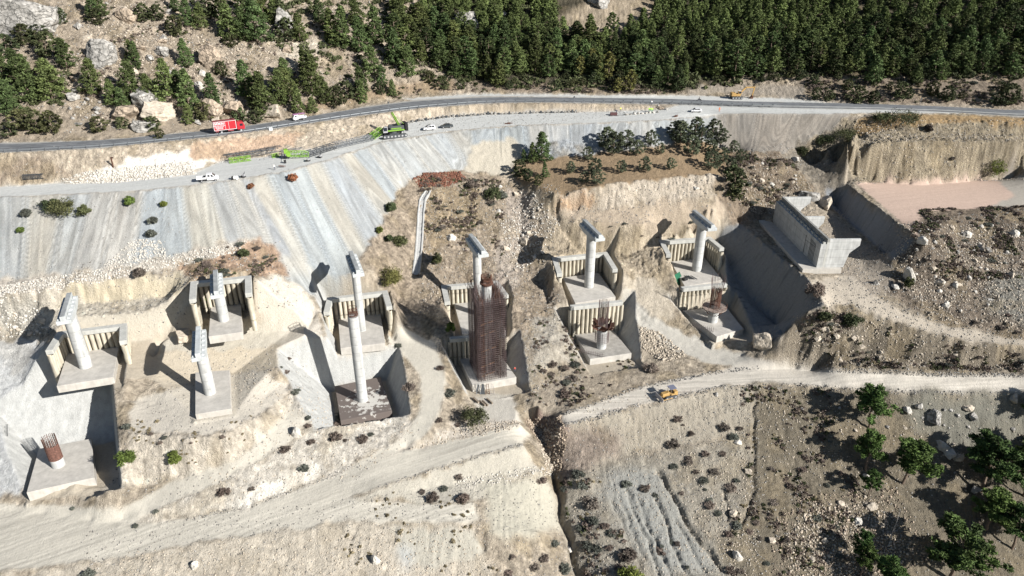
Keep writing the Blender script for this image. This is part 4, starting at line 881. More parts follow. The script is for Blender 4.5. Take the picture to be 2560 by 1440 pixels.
for k in range(26):
    s_ = 1.0+k*(Ln-2)/25+(0.5 if k % 2 else 0); m = MB(); c_ = d*s_+nn_*(-0.65)
    m.box((0, 0, 0), (0.8, 0.7, 0.6), math.atan2(d.y, d.x)); o = m.build('bearing_block', M['conc_beam'], ab); o.location = (c_.x, c_.y, 7.7)
def wing(s_, ln, name='wing_wall'):
    prof = [(0, 0), (ln*0.62, 0), (ln*0.72, 4.6), (ln, 6.9), (ln, 8.9), (0, 8.9)]; vs = []
    for th in (-0.35, 0.35):
        for a_, z_ in prof: q_ = d*(s_+th)+nn_*(0.76+a_); vs.append((q_.x, q_.y, z_+0.002))
    n = len(prof); m = MB(); m.add(vs, [tuple(range(n)), tuple(range(n, 2*n))[::-1]]+[(i, n+i, n+(i+1) % n, (i+1) % n) for i in range(n)])
    m.build(name, M['conc'], ab)
wing(0.36, 9.0); wing(Ln*0.5, 6.0); wing(Ln-0.36, 9.0)
m = MB()
for k in range(5):
    q_ = d*(Ln-3.2-k*0.8)+nn_*(-1.68); m.tube((q_.x, q_.y, 0.3), (q_.x, q_.y, 6.5), 0.06, n=4)
q_ = d*(Ln-10)+nn_*(-1.68); q2 = d*(Ln-3)+nn_*(-1.68); m.tube((q_.x, q_.y, 0.3), (q_.x, q_.y, 6.2), 0.06, n=4); m.tube((q_.x, q_.y, 4.6), (q2.x, q2.y, 5.2), 0.05, n=4)
m.build('drain_pipes', M['dark'], ab)
# ---------------------------------------------------------------- vegetation
def leafmat(name, col, var=0.35, warm=(0.5, 0.4, 0.1), wv=0.3):
    m = bpy.data.materials.new(name); m.use_nodes = True; t = m.node_tree; N = t.nodes; L = t.links; b = N['Principled BSDF']
    b.inputs['Roughness'].default_value = 0.75; b.inputs['Specular IOR Level'].default_value = 0.2
    oi = N.new('ShaderNodeObjectInfo'); at = N.new('ShaderNodeAttribute'); at.attribute_name = 'lv'
    mp = N.new('ShaderNodeMapRange'); mp.inputs[3].default_value = 1-var; mp.inputs[4].default_value = 1+var; L.new(oi.outputs['Random'], mp.inputs[0])
    mu = N.new('ShaderNodeMath'); mu.operation = 'MULTIPLY'; L.new(mp.outputs[0], mu.inputs[0]); L.new(at.outputs['Fac'], mu.inputs[1])
    wn = N.new('ShaderNodeTexWhiteNoise'); wn.noise_dimensions = '1D'; L.new(oi.outputs['Random'], wn.inputs['W'])
    mw = N.new('ShaderNodeMath'); mw.operation = 'MULTIPLY'; mw.inputs[1].default_value = wv; L.new(wn.outputs[0], mw.inputs[0])
    mix = N.new('ShaderNodeMix'); mix.data_type = 'RGBA'; mix.inputs['A'].default_value = (*col, 1); mix.inputs['B'].default_value = (col[0]*(1+warm[0]*3), col[1]*(1+warm[1]), col[2]*(1+warm[2]), 1)
    L.new(mw.outputs[0], mix.inputs['Factor'])
    sc = N.new('ShaderNodeVectorMath'); sc.operation = 'SCALE'; L.new(mix.outputs['Result'], sc.inputs[0]); L.new(mu.outputs[0], sc.inputs['Scale'])
    L.new(sc.outputs[0], b.inputs['Base Color'])
    return m
M['pine'] = leafmat('pine_needles', (0.066, 0.100, 0.036), 0.3); M['pine_far'] = leafmat('forest_pine_needles', (0.060, 0.090, 0.032), 0.55)
M['pine_near'] = leafmat('near_pine_needles', (0.050, 0.092, 0.025), 0.25)
M['oak'] = leafmat('evergreen_oak_leaves', (0.05, 0.066, 0.03)); M['olive'] = leafmat('olive_leaves', (0.085, 0.098, 0.058), 0.25, (0, 0, 0), 0)
M['green'] = leafmat('fresh_green_leaves', (0.085, 0.125, 0.03), 0.2); M['yellow'] = leafmat('yellow_leaves', (0.13, 0.125, 0.04), 0.2, (0, 0, 0), 0)
M['dry'] = leafmat('dry_twigs', (0.13, 0.11, 0.09), 0.35, (0.08, 0, 0), 0.5); M['grey'] = leafmat('grey_green_twigs', (0.10, 0.105, 0.085), 0.3, (0, 0, 0), 0)
M['brown'] = leafmat('red_brown_brush', (0.20, 0.10, 0.055), 0.2)
M['bark'] = mat('pine_bark', (0.16, 0.12, 0.09), 0.9, noise=0.3); M['deadwood'] = mat('grey_dead_wood', (0.35, 0.32, 0.29), 0.9, noise=0.3)
def foliage_mesh(name, clumps, per, size, matl, seed, stretch=1.6, flat=0.55):
    """clumps: list of (x,y,z,radius,value); each holds many small leaf faces of random attitude"""
    r = np.random.RandomState(seed); V = []; LV = []
    C_ = np.array(clumps); n = len(C_)
    k = np.repeat(np.arange(n), per); r.shuffle(k); N_ = len(k)
    d = r.normal(size=(N_, 3)); d /= np.linalg.norm(d, axis=1)[:, None]; rad = r.rand(N_, 1)**0.45
    off = d*rad*C_[k, 3:4]; off[:, 2] *= flat
    c = C_[k, :3]+off
    a = r.normal(size=(N_, 3))*[1, 1, 0.6]+d*0.8; a /= np.linalg.norm(a, axis=1)[:, None]
    b = np.cross(a, r.normal(size=(N_, 3))); b /= np.linalg.norm(b, axis=1)[:, None]+1e-9
    s = size*(0.6+0.8*r.rand(N_, 1))
    P = np.stack([c-a*s*stretch*0.5-b*s*0.5, c+a*s*stretch*0.3-b*s*0.42, c+a*s*stretch*0.65+b*s*0.1, c-a*s*stretch*0.2+b*s*0.5], 1).reshape(-1, 3)
    me = bpy.data.meshes.new(name); me.vertices.add(len(P)); me.vertices.foreach_set('co', P.ravel())
    me.loops.add(len(P)); me.loops.foreach_set('vertex_index', np.arange(len(P), dtype=np.int32))
    me.polygons.add(N_); me.polygons.foreach_set('loop_start', np.arange(0, len(P), 4, dtype=np.int32)); me.update(calc_edges=True)
    at = me.attributes.new('lv', 'FLOAT', 'POINT'); lv = (C_[k, 4]*(0.75+0.5*r.rand(N_))); at.data.foreach_set('value', np.repeat(lv, 4))
    me.materials.append(matl); return me
def trunk_mb(h, r, seed, limbs=6, lean=0.3, forks=1.0):
    rs = random.Random(seed); m = MB(); p = Vector((0, 0, -0.6)); n = 5; pts = [p]
    lx, ly = rs.uniform(-lean, lean), rs.uniform(-lean, lean)
    for k in range(1, n+1):
        t = k/n; pts.append(Vector((lx*t*h*0.3+rs.uniform(-.08, .08)*h*0.2, ly*t*h*0.3+rs.uniform(-.08, .08)*h*0.2, h*t)))
    for k in range(n): m.tube(pts[k], pts[k+1], r*(1-0.8*k/n), r*(1-0.8*(k+1)/n), 7, cap=False)
    for k in range(limbs):
        t = rs.uniform(0.35, 0.95); i = min(n-1, int(t*n)); q = pts[i].lerp(pts[i+1], t*n-i); a = rs.uniform(0, 6.28); ln = h*0.33*forks*(1.15-t*0.7)
        e = q+Vector((math.cos(a)*ln, math.sin(a)*ln, ln*rs.uniform(0.1, 0.5))); m.tube(q, e, r*0.4*(1-t*0.5), r*0.08, 5, cap=False)
    return m, pts
def pine_parts(seed, h=9.0, w=2.6, matl='pine', per=30, ncl=70, size=0.34, base=0.12, shape='cone'):
    rs = random.Random(seed); tb, pts = trunk_mb(h*0.93, h*0.017+0.05, seed, 8, 0.18)
    cl = []
    lob = [(rs.uniform(0, 6.28), rs.uniform(0.0, 0.35)) for _ in range(3)]
    for k in range(ncl):
        t = (k+0.5)/ncl; t = base+(1-base)*t
        if shape == 'cone': R = w*(1-t)**0.62*(0.35+0.65*min(1, (t-base)/0.12+0.35))
        else: R = w*math.sin(math.pi*min(1, (t-base)/(1-base)*0.92+0.08))**0.55
        a = k*2.39996+rs.uniform(-.5, .5); rr = R*math.sqrt(rs.uniform(0.12, 1.0)); R2 = 1
        for la, lm in lob: R2 += lm*math.cos(a-la)
        rr *= max(0.5, R2)
        q = pts[min(5, int(t*5.35))]
        cl.append((q.x*0.9+rr*math.cos(a), q.y*0.9+rr*math.sin(a), h*t+rs.uniform(-.2, .2)*h*0.06, max(0.35, (0.42+0.30*(1-t))*w*(0.42 if shape == 'cone' else 0.34)*rs.uniform(0.6, 1.25)), rs.uniform(0.6, 1.45)))
    cr = foliage_mesh('crown', cl, per, size, M[matl], seed)
    return tb, cr
def shrub_mesh(seed, w=1.0, h=0.9, matl='dry', n=16, per=26, size=0.13, name='shrub'):
    rs = random.Random(seed); cl = []
    for k in range(n):
        a = rs.uniform(0, 6.28); rr = w*math.sqrt(rs.random())*0.8; z = h*(0.25+0.6*rs.random())*(1-0.5*(rr/w)**2)
        cl.append((rr*math.cos(a), rr*math.sin(a), z, w*rs.uniform(0.22, 0.4), rs.uniform(0.6, 1.35)))
    return foliage_mesh(name, cl, per, size, M[matl], seed, 2.0, 0.9)
def tree_proto(name, tb, cr, tmat='bark'):
    r = empty(name); tb.build('trunk', M[tmat], r, smooth=True); o = bpy.data.objects.new('crown', cr); COLL.objects.link(o); o.parent = r; return r
_used = {}
def plant(proto, loc, s, rz, label, cat, group=None, sz=None):
    if not _used.get(proto.name): _used[proto.name] = True; o = proto
    else: o = copy_tree(proto)
    o.location = loc; o.scale = (s, s, sz or s); o.rotation_euler = (0, 0, rz); o['label'] = label; o['category'] = cat
    if group: o['group'] = group
    elif 'group' in o: del o['group']
    return o
PF = [tree_proto('pine_tree', *pine_parts(100+k, 9.0, [2.8, 3.2, 2.6, 3.4, 3.0, 2.7, 3.5][k], 'pine_far', 46, 84, 0.24, 0.12, 'ball' if k in (2, 5) else 'cone')) for k in range(7)]
PL = [tree_proto('pine_tree', *pine_parts(200+k, 9.0, [2.9, 3.4, 2.6, 3.1, 2.4][k], 'pine', 56, 84, 0.20, 0.06)) for k in range(5)]
OK_ = [tree_proto('evergreen_oak', *pine_parts(300+k, 5.0, [2.6, 3.0, 2.3][k], 'oak', 40, 50, 0.24, 0.05, 'ball')) for k in range(3)]
OL = [tree_proto('olive_tree', *pine_parts(400+k, 4.5, [2.1, 2.4, 1.9, 2.2][k], 'olive', 60, 55, 0.15, 0.16, 'ball')) for k in range(4)]
YE = [tree_proto('autumn_tree', *pine_parts(500, 7.0, 2.4, 'yellow', 40, 50, 0.28, 0.1, 'ball'))]
rs = random.Random(21)
def depth(p): return p.y*CP-p.z*SP
def hpx(p, px): return px*depth(p)/F/0.93          # a height in photo pixels as metres
_o1 = ['', 'first', 'second', 'third', 'fourth', 'fifth', 'sixth', 'seventh', 'eighth', 'ninth', 'tenth', 'eleventh', 'twelfth', 'thirteenth', 'fourteenth', 'fifteenth', 'sixteenth', 'seventeenth', 'eighteenth', 'nineteenth']
_o2 = ['twent', 'thirt', 'fort', 'fift', 'sixt']
ORD = [_o1[k+1]+' ' if k+1 < 20 else (_o2[(k+1)//10-2]+'ieth ' if (k+1) % 10 == 0 else _o2[(k+1)//10-2]+'y-'+_o1[(k+1) % 10]+' ') for k in range(66)]
def order(objs, fmt):                       # labels that count the things of one row from the left of the photo
    objs = sorted(objs, key=lambda o: proj(o.location.x, o.location.y, o.location.z)[0])
    for k, o in enumerate(objs): o['label'] = fmt % ('leftmost ' if k == 0 else ORD[min(k, 65)]) + ('' if k == 0 else ', from the left')
# pines and oaks of the rocky slope, left
LT = [(27,285,80),(74,250,98),(133,250,100),(47,200,75),(12,205,70),(168,168,66),(118,140,52,'o'),(312,280,58),(234,236,82),(332,252,92),(375,254,64),(285,262,60),(422,252,92),(473,276,95),(450,250,70),(535,266,72),(473,310,46),(510,300,40,'o'),(617,243,86),(660,291,104),(640,262,70),(700,262,80),(719,252,74),(745,281,62),(781,282,38),(781,236,92),(762,190,66),(840,262,42,'o'),(815,255,46),(906,258,52),(872,246,40,'o'),(930,188,66),(980,240,40),(469,168,68),(555,188,34,'o'),(344,170,60),(330,150,45),(645,106,102),(578,99,82),(612,100,72),(578,116,30,'o'),(441,90,46,'o'),(234,45,60),(255,40,48),(470,66,60),(505,70,56),(750,104,62),(860,120,92),(703,58,52,'o'),(362,52,40,'o'),(395,50,36,'o'),(830,110,80),(800,60,60),(660,48,60),(720,100,50,'o'),(900,130,76),(940,110,80),(890,60,60),(560,60,70),(610,40,60),(520,40,50,'o'),(440,30,44),(60,110,44,'o'),(20,140,50,'o'),(90,100,40,'o'),(150,60,36,'o'),(130,215,60),(690,60,60),(715,208,60),(245,60,34,'o'),(600,300,34,'o'),(640,305,30,'o'),(30,338,34,'o'),(62,322,44,'o'),(98,330,50,'o'),(132,330,50,'o'),(242,328,36,'o'),(305,320,26,'o'),(385,325,34,'o'),(400,345,24,'o'),(950,235,28,'o'),(1075,205,26,'o'),(1110,222,30,'o'),(905,235,60),(1020,190,70),(985,165,84),(955,215,50)]
LTG = {}
WORDS = ['beside the big grey crag', 'above the red truck', 'above the small white van', 'on the rocky slope left of the forest', 'near the white earth scar']
for t in LT:
    p = G(t[0], t[1]); h = hpx(p, t[2]); oak = len(t) > 3
    pr = rs.choice(OK_ if oak else PL); s = h/(5.0 if oak else 9.0)
    w = WORDS[0] if t[0] < 240 else WORDS[1] if 520 <= t[0] < 680 else WORDS[2] if 680 <= t[0] < 800 and t[1] > 180 else WORDS[4] if 680 <= t[0] < 830 else WORDS[3]
    o_ = plant(pr, p+Vector((0, 0, -0.2)), s*rs.uniform(1.0, 1.2), rs.uniform(0, 6.28), ('low dark rounded oak ' if oak else 'green conical pine ')+w, 'tree', ('oaks ' if oak else 'pines ')+w, s*rs.uniform(0.95, 1.05))
    LTG.setdefault(('dark oak ' if oak else 'green pine ', w), []).append(o_)
for (a_, w), l_ in LTG.items(): order(l_, '%s'+a_+w)
# the closed forest
FOR_POLY = px_world([(985,-20),(1400,-20),(1380,60),(1420,90),(1540,95),(1640,60),(1650,-20),(2600,-20),(2600,190),(2300,196),(1980,188),(1700,205),(1640,215),(1300,190),(1250,215),(1150,205),(1080,160),(985,150)], 20)
fp = []; tries = 0; rs2 = random.Random(5)
x0, y0 = FOR_POLY.min(0); x1, y1 = FOR_POLY.max(0)
cand = np.column_stack([np.random.RandomState(8).uniform(x0, x1, 9000), np.random.RandomState(9).uniform(y0, y1, 9000)])
cand = cand[inside(FOR_POLY, cand[:, 0], cand[:, 1])]
spc = 3.4
while True:
    fp = []
    for c in cand:
        if all((c[0]-q[0])**2+(c[1]-q[1])**2 > spc**2 for q in fp): fp.append(c)
    if len(fp) <= 430: break
    spc += 0.25
print('SPACING', spc)
fp = sorted(fp, key=lambda c: c[1])
FG = {}; FL_ = {}
for c in fp[:200]:
    z = float(hz(c[0], c[1])); u_, v_ = proj(c[0], c[1], z)
    right = u_ > 1640; h = rs.uniform(7, 11) if right else rs.uniform(6.5, 12.5)
    pr = rs.choice(PF); s = h/9.0
    row = 'in the front rows' if v_ > 140 else 'in the middle rows' if v_ > 70 else 'in the back rows'
    spot = 'left of the bare gully' if u_ < 1390 else 'around the bare gully' if u_ < 1650 else 'above the yellow excavator' if u_ < 1900 else 'right of the yellow excavator' if u_ < 2120 else 'above the right road verge' if u_ < 2350 else 'at the right edge'
    sz_ = 'tall ' if h > 9.2 else 'lower '
    o_ = plant(pr, (c[0], c[1], z-0.3), s*rs.uniform(1.0, 1.4), rs.uniform(0, 6.28), sz_+'forest pine '+row+' '+spot, 'tree', sz_+'forest pines '+row+' '+spot, s)
    FG.setdefault(o_['group'], []).append(o_); FL_[o_['group']] = o_['label']
for k_, l_ in FG.items():
    if len(l_) > 1: order(l_, '%s'+FL_[k_])
rest = fp[200:]
print('forest', len(fp))
def merge_trees(spots, name, label, full=0):
    srcs = [p for p in PF]; Vs = []; Ls = []; n0 = 0
    for c in spots:
        me = [c_ for c_ in rs.choice(srcs).children if c_.name.startswith('crown')][0].data; n = len(me.vertices); co = np.empty(n*3); me.vertices.foreach_get('co', co); co = co.reshape(-1, 4, 3)[:n//4 if full else n//8].reshape(-1, 3)
        lv = np.empty(n); me.attributes['lv'].data.foreach_get('value', lv); lv = lv.reshape(-1, 4)[:n//4 if full else n//8].ravel()*rs.uniform(0.7, 1.3)
        a = rs.uniform(0, 6.28); s = rs.uniform(0.7, 1.2); ca, sa = math.cos(a), math.sin(a)
        q = np.column_stack([(co[:, 0]*ca-co[:, 1]*sa)*s+c[0], (co[:, 0]*sa+co[:, 1]*ca)*s+c[1], co[:, 2]*s+float(hz(c[0], c[1]))]); Vs.append(q); Ls.append(lv)
    P = np.concatenate(Vs); lv = np.concatenate(Ls); n = len(P)//4
    me = bpy.data.meshes.new(name); me.vertices.add(len(P)); me.vertices.foreach_set('co', P.ravel()); me.loops.add(len(P)); me.loops.foreach_set('vertex_index', np.arange(len(P), dtype=np.int32))
    me.polygons.add(n); me.polygons.foreach_set('loop_start', np.arange(0, len(P), 4, dtype=np.int32)); me.update(calc_edges=True)
    at = me.attributes.new('lv', 'FLOAT', 'POINT'); at.data.foreach_set('value', lv); me.materials.append(M['pine_far'])
    o = bpy.data.objects.new(name, me); COLL.objects.link(o); tag(o, label, 'forest', None, 'stuff')
far_spots = []
r8 = np.random.RandomState(12)
for c in np.column_stack([r8.uniform(-230, 250, 2500), r8.uniform(300, 395, 2500)]):
    z = float(hz(c[0], c[1])); u_, v_ = proj(c[0], c[1], z)
    if v_ < -12 and v_ > -160 and -300 < u_ < 2860 and all((c[0]-q[0])**2+(c[1]-q[1])**2 > 6.5**2 for q in far_spots): far_spots.append(c)
merge_trees(far_spots, 'far_forest', 'dense far forest of pines beyond the top edge')
merge_trees(rest, 'upper_forest', 'dense upper forest of pines along the top edge', 1)
def merge_shrubs(spots, name, label, matl, seed, r0=0.8, r1=1.5, fs=0.26):
    r = np.random.RandomState(seed); sp = np.array(spots); n = len(sp)*42; k = np.repeat(np.arange(len(sp)), 42)
    R = (r0+r1*r.rand(len(sp))**2)[k]; d = r.normal(size=(n, 3)); d /= np.linalg.norm(d, axis=1)[:, None]; d[:, 2] = np.abs(d[:, 2])*0.8
    c = np.column_stack([sp[k], hz(sp[:, 0], sp[:, 1])[k]])+d*(R*r.rand(n)**0.4)[:, None]
    a = r.normal(size=(n, 3))*fs; b = np.cross(a, r.normal(size=(n, 3))); b /= np.linalg.norm(b, axis=1)[:, None]/(fs*0.8)
    P = np.stack([c-a-b, c+a-b, c+a+b, c-a+b], 1).reshape(-1, 3)
    me = bpy.data.meshes.new(name); me.vertices.add(len(P)); me.vertices.foreach_set('co', P.ravel()); me.loops.add(len(P)); me.loops.foreach_set('vertex_index', np.arange(len(P), dtype=np.int32))
    me.polygons.add(n); me.polygons.foreach_set('loop_start', np.arange(0, len(P), 4, dtype=np.int32)); me.update(calc_edges=True)
    at = me.attributes.new('lv', 'FLOAT', 'POINT'); at.data.foreach_set('value', np.repeat((0.6+0.8*r.rand(len(sp)))[k], 4)); me.materials.append(matl)
    o = bpy.data.objects.new(name, me); COLL.objects.link(o); tag(o, label, 'undergrowth', None, 'stuff')
def spread(poly, n, seed, dense=False):
    W_ = px_world(poly, 25); r = np.random.RandomState(seed); (x0, y0), (x1, y1) = W_.min(0), W_.max(0); c = np.column_stack([r.uniform(x0, x1, n*12), r.uniform(y0, y1, n*12)]); c = c[inside(W_, c[:, 0], c[:, 1])]; k = fbm(c[:, 0]/8, c[:, 1]/8, 3, 201) > (-9 if dense else 0.02+0.15*r.rand(len(c))); return c[k][:n]
merge_shrubs(np.concatenate([spread([(985,-20),(1400,-20),(1390,90),(1560,100),(1640,50),(1650,-20),(2600,-20),(2600,200),(2000,195),(1700,228),(1250,222),(1130,205),(985,190)], 2600, 3, True), spread([(560,-10),(985,-10),(985,190),(800,240),(780,160),(640,90)], 260, 4, True), spread([(0,180),(180,180),(170,260),(0,290)], 60, 5, True)]), 'undergrowth', 'dark low undergrowth filling the forest floor between the pines', M['oak'], 31)
# understorey along the forest foot
FB = []
for k in range(70):
    u_ = rs.uniform(1130, 2560); v_ = rs.uniform(190, 232) if u_ < 1700 else rs.uniform(192, 212) if u_ < 2010 else rs.uniform(195, 250)
    if 1720 < u_ < 2030 and v_ > 205: continue
    p = G(u_, v_); h = rs.uniform(1.6, 4.2)
    FB.append(plant(rs.choice(OK_), p, h/4.6, rs.uniform(0, 6.28), 'x', 'bush', 'evergreen bushes at the forest foot', h/5))
order(FB, '%slow evergreen bush at the forest foot')
for (u_, v_, hp, l) in [(1478,178,50,'yellow green autumn tree among dark pines above the road'),(1520,200,62,'largest yellowing tree above the main road'),(1575,228,48,'yellow green tree close to the road edge'),(1545,232,34,'small olive yellow tree beside the road edge'),(1450,190,44,'pale green young tree left of the yellowing tree')]:
    p = G(u_, v_); plant(YE[0], p, hpx(p, hp)/7, rs.uniform(0, 6), l, 'tree')
for (u_, v_, hp, l) in [(2040,248,24,'dark bush just right of the earth bank'),(2070,252,22,'dark bush second from the earth bank'),(2140,258,36,'wide dark bush halfway along the road verge'),(2180,260,28,'yellow tinted bush on the road verge'),(2250,245,34,'dark green bush below two pines at the verge'),(2330,240,30,'green bush left of the far right pines'),(2365,252,32,'upright green bush by the road verge'),(2520,262,44,'bright green tree at the far right verge'),(2490,262,28,'round bush beside the bright green tree')]:
    p = G(u_, v_); plant(rs.choice(OK_), p, hpx(p, hp)/4.6, rs.uniform(0, 6), l, 'bush')
EDG = []
for (u_, v_, hp) in [(2180,212,66),(2410,190,40),(2290,212,44),(2350,205,46),(1835,200,90),(1690,232,64),(1780,190,80)]:
    p = G(u_, v_); s = hpx(p, hp)/9; EDG.append(plant(rs.choice(PF), p, s, rs.uniform(0, 6), 'x', 'tree', 'pines at the lower forest edge', s))
order(EDG, '%sfree standing pine at the lower edge of the forest')
# olives
OLV = [(1533,389,54),(1514,374,52),(1567,371,42),(1592,389,36),(1627,364,36),(1652,386,27),(1471,402,32),(1424,435,30),(1486,436,38),(1492,461,38),(1464,458,28),(1555,433,30),(1614,430,36),(1674,424,28),(1690,355,48),(1700,366,58),(1736,345,48),(1752,365,42),(1780,345,44),(1802,362,38),(1733,390,46),(1777,424,46),(1780,388,36),(1805,410,38),(1830,383,30),(1849,405,30),(1824,432,36)]
OLO = []
for k, (u_, v_, hp) in enumerate(OLV):
    p = G(u_, v_); s = hpx(p, hp)/4.5; o_ = plant(rs.choice(OL), p, s*0.95, rs.uniform(0, 6), 'grey green olive tree on the brown terrace below the track', 'tree', 'olive trees on the brown terrace', s); OLO.append(o_)
order(OLO, '%solive tree on the brown terrace below the track')
for (u_, v_, hp, l) in [(1355,404,64,'dark pointed conifer at the left end of the olive terrace'),(1330,408,44,'dark bush at the foot of the pointed conifer'),(1311,404,26,'bright green small bush left of the pointed conifer'),(1299,440,32,'dark bush at the lower left corner of the olive terrace'),(1361,444,34,'dark green bush below the pointed conifer'),(1318,452,24,'low dark bush at the terrace rim'),(1345,462,20,'lowest dark bush at the terrace rim'),(1830,452,32,'dark bush at the right end of the olive terrace'),(1833,485,52,'tall dark bush hanging down right of the olive terrace'),(1836,500,36,'dark bush under the tall dark bush right of the terrace')]:
    p = G(u_, v_); pr = rs.choice(PL) if 'conifer' in l else rs.choice(OK_); plant(pr, p, hpx(p, hp)/(9 if 'conifer' in l else 4.6)*1.1, rs.uniform(0, 6), l, 'tree' if 'conifer' in l else 'bush')
# single bushes
def big_bush(u_, v_, wpx, hp, label, matl='oak', seed=0, size=0.2, n=34):
    p = G(u_, v_); w = wpx/2*depth(p)/F; h = hp*depth(p)/F
    me = shrub_mesh(seed+int(u_), w, h, matl, n, 60, size, 'bush'); o = bpy.data.objects.new('bush', me); COLL.objects.link(o); o.location = p; return tag(o, label, 'bush')
for a_ in [(978,712,62,54,'yellow green round bush by the concrete drain','yellow'),(1187,1064,76,60,'big round dark green bush in front of the rebar cage footing','oak'),(1092,660,26,34,'dark upright bush right of the concrete drain','oak'),
           (318,1158,46,40,'bright green round bush, left of a pair below the free footing','green'),(438,1158,38,38,'bright green bush, right of a pair below the free footing','green'),
           (160,535,70,42,'large dark green bush on the left scree, centre of a row','oak'),(130,528,50,34,'olive green bush at the left of the row on the scree','oak'),(212,538,34,30,'ragged green bush at the right of the row on the scree','oak'),
           (67,540,26,20,'grey green bush at the left of the scree','grey'),(327,512,28,24,'round green bush high on the scree','green'),(410,516,18,14,'small green bush on the blue grey scree band','green'),(52,580,18,14,'small green bush low on the left scree','green'),
           (383,560,26,20,'dry grey bush on the blue scree band, upper','grey'),(380,590,26,18,'dry grey bush on the blue scree band, lower','grey'),(733,455,24,26,'red brown withered bush at the crest below the track','brown'),(628,470,16,12,'small brown bush under the track crest','brown'),
           (978,528,28,26,'dark bush at the right edge of the scree','oak'),(950,580,18,14,'green bush beside the scree edge','green'),(1000,612,38,24,'dark green bush above the middle pile wall','oak'),(973,604,20,20,'narrow green bush above the middle pile wall','oak'),
           (1127,830,24,30,'fresh green bush against the pile wall left of the cage','green'),(610,640,30,18,'green bush on the red earth above the short pier','oak'),(350,690,30,22,'dark round bush on top of the ochre cliff','dry'),(515,765,30,40,'green bush growing inside the pile wall of the short pier','green'),
           (2260,310,90,34,'long dark bush on the ridge at the road','oak'),(2210,302,60,20,'flat dark bush on the ridge at the road','oak'),(2000,385,44,22,'dark bush over the shaded gully','oak'),(2110,355,70,40,'dark bush clump left of the quarry wall','oak'),(2060,362,50,26,'dark bush left of the clump by the quarry wall','oak'),(2320,330,20,24,'brown bush in the quarry face','dry'),
           (2480,440,56,50,'round green bush at the foot of the quarry wall','green'),(2380,400,10,8,'tiny bush on the quarry wall','dry'),(1232,497,50,34,'green grey bush clump on the middle ridge','oak'),(1255,495,26,20,'grey bush right of the clump on the ridge','grey'),(1180,470,30,20,'dark dry bush on the middle ridge','dry'),
           (2060,800,36,24,'dark bush left on the lower right knoll','oak'),(2130,810,50,28,'dark bush on the lower right knoll','oak'),(2035,740,50,40,'dark bush at the rim of the shaded cutting','dry'),(2270,720,24,34,'dark green bush under the pale boulder','oak'),
           (1575,1462,70,60,'bright green bush at the bottom edge','green'),(1480,1250,0.1,0.1,'x','dry')]:
    if a_[4] == 'x': continue
    big_bush(*a_)
# bottom right pines
def bough_pine(seed, h, w):
    rs = random.Random(seed); m = MB(); pts = [Vector((0, 0, -0.6))]; lx, ly = rs.uniform(-.12, .12), rs.uniform(-.12, .12); n = 6
    for k in range(1, n+1): t = k/n; pts.append(Vector((lx*h*t+rs.uniform(-.2, .2), ly*h*t+rs.uniform(-.2, .2), h*0.95*t)))
    for k in range(n): m.tube(pts[k], pts[k+1], 0.24*(1-0.8*k/n), 0.24*(1-0.8*(k+1)/n), 8, cap=False)
    cl = []
    for k in range(26):
        t = rs.uniform(0.3, 1.0)**0.8; i = min(n-1, int(t*n)); q = pts[i].lerp(pts[i+1], t*n-i); a = k*2.4+rs.uniform(-.5, .5)
        ln = w*(1.15-0.75*t)*rs.uniform(0.45, 1.1); e = q+Vector((math.cos(a)*ln, math.sin(a)*ln, ln*rs.uniform(0.05, 0.5))); mid = q.lerp(e, 0.5)+Vector((0, 0, -0.1*ln))
        m.tube(q, mid, 0.09*(1.2-t), 0.06, 5, cap=False); m.tube(mid, e, 0.06, 0.025, 5, cap=False)
        for j in range(rs.randint(5, 8)):
            f = rs.uniform(0.35, 1.05); c_ = q.lerp(e, f); o_ = 0.30*w*(0.4+0.6*f)*0.55
            cl.append((c_.x+rs.uniform(-o_, o_), c_.y+rs.uniform(-o_, o_), c_.z+rs.uniform(-.1, .55), rs.uniform(0.35, 0.75), rs.uniform(0.55, 1.5)))
    return m, foliage_mesh('crown', cl, 62, 0.17, M['pine_near'], seed, 2.6, 0.6)
PN = [tree_proto('pine_tree', *bough_pine(600+k, 10.0, [4.9, 4.4, 5.3, 4.7, 5.0][k])) for k in range(5)]
NB = [(2172,1072,9.5,1,'upper left pine with broad crown below the haul road'),(2163,1175,9,.9,'second pine down the column below the haul road'),(2170,1240,6,.75,'dark low pine under the second pine'),(2256,1208,10,1.1,'full green pine left of the scree chute with pale boulders'),(2452,1228,11.5,1.1,'tall pine near the right edge with layered crown'),(2560,1240,11,1.05,'pine cut by the right edge, middle'),(2466,1325,9,1.1,'sparse grey green pine with bare limbs'),(2372,1448,12,1.15,'largest pine at the bottom right'),(2150,1400,6.5,.7,'small bright pine on the stony ground at the bottom'),(2215,1480,8,.95,'pine cut by the bottom edge'),(2592,1062,9,.9,'pine at the right edge next to the haul road'),(2530,1372,10,.95,'leaning pine with a long bare trunk at the right'),(2458,1398,4.5,.5,'young pine right of the largest pine'),(2580,1330,9,.9,'pine at the lower right edge'),(2150,1440,7,.7,'greyish half bare pine at the bottom edge'),(2610,1180,10,1,'pine just inside the right edge')]
for k, (u_, v_, h, w, l) in enumerate(NB):
    p = G(u_, v_); plant(PN[k % 5], p, h/10*w*1.45, rs.uniform(0, 6.28), l, 'tree', None, h/10*1.3)
tb, _ = trunk_mb(9.5, 0.16, 77, 5, 0.05, 0.12); o = tb.build('dead_tree', M['deadwood'], None, smooth=True); o.location = G(2226, 1350); tag(o, 'bare grey dead trunk standing among stones at the bottom right', 'dead tree')
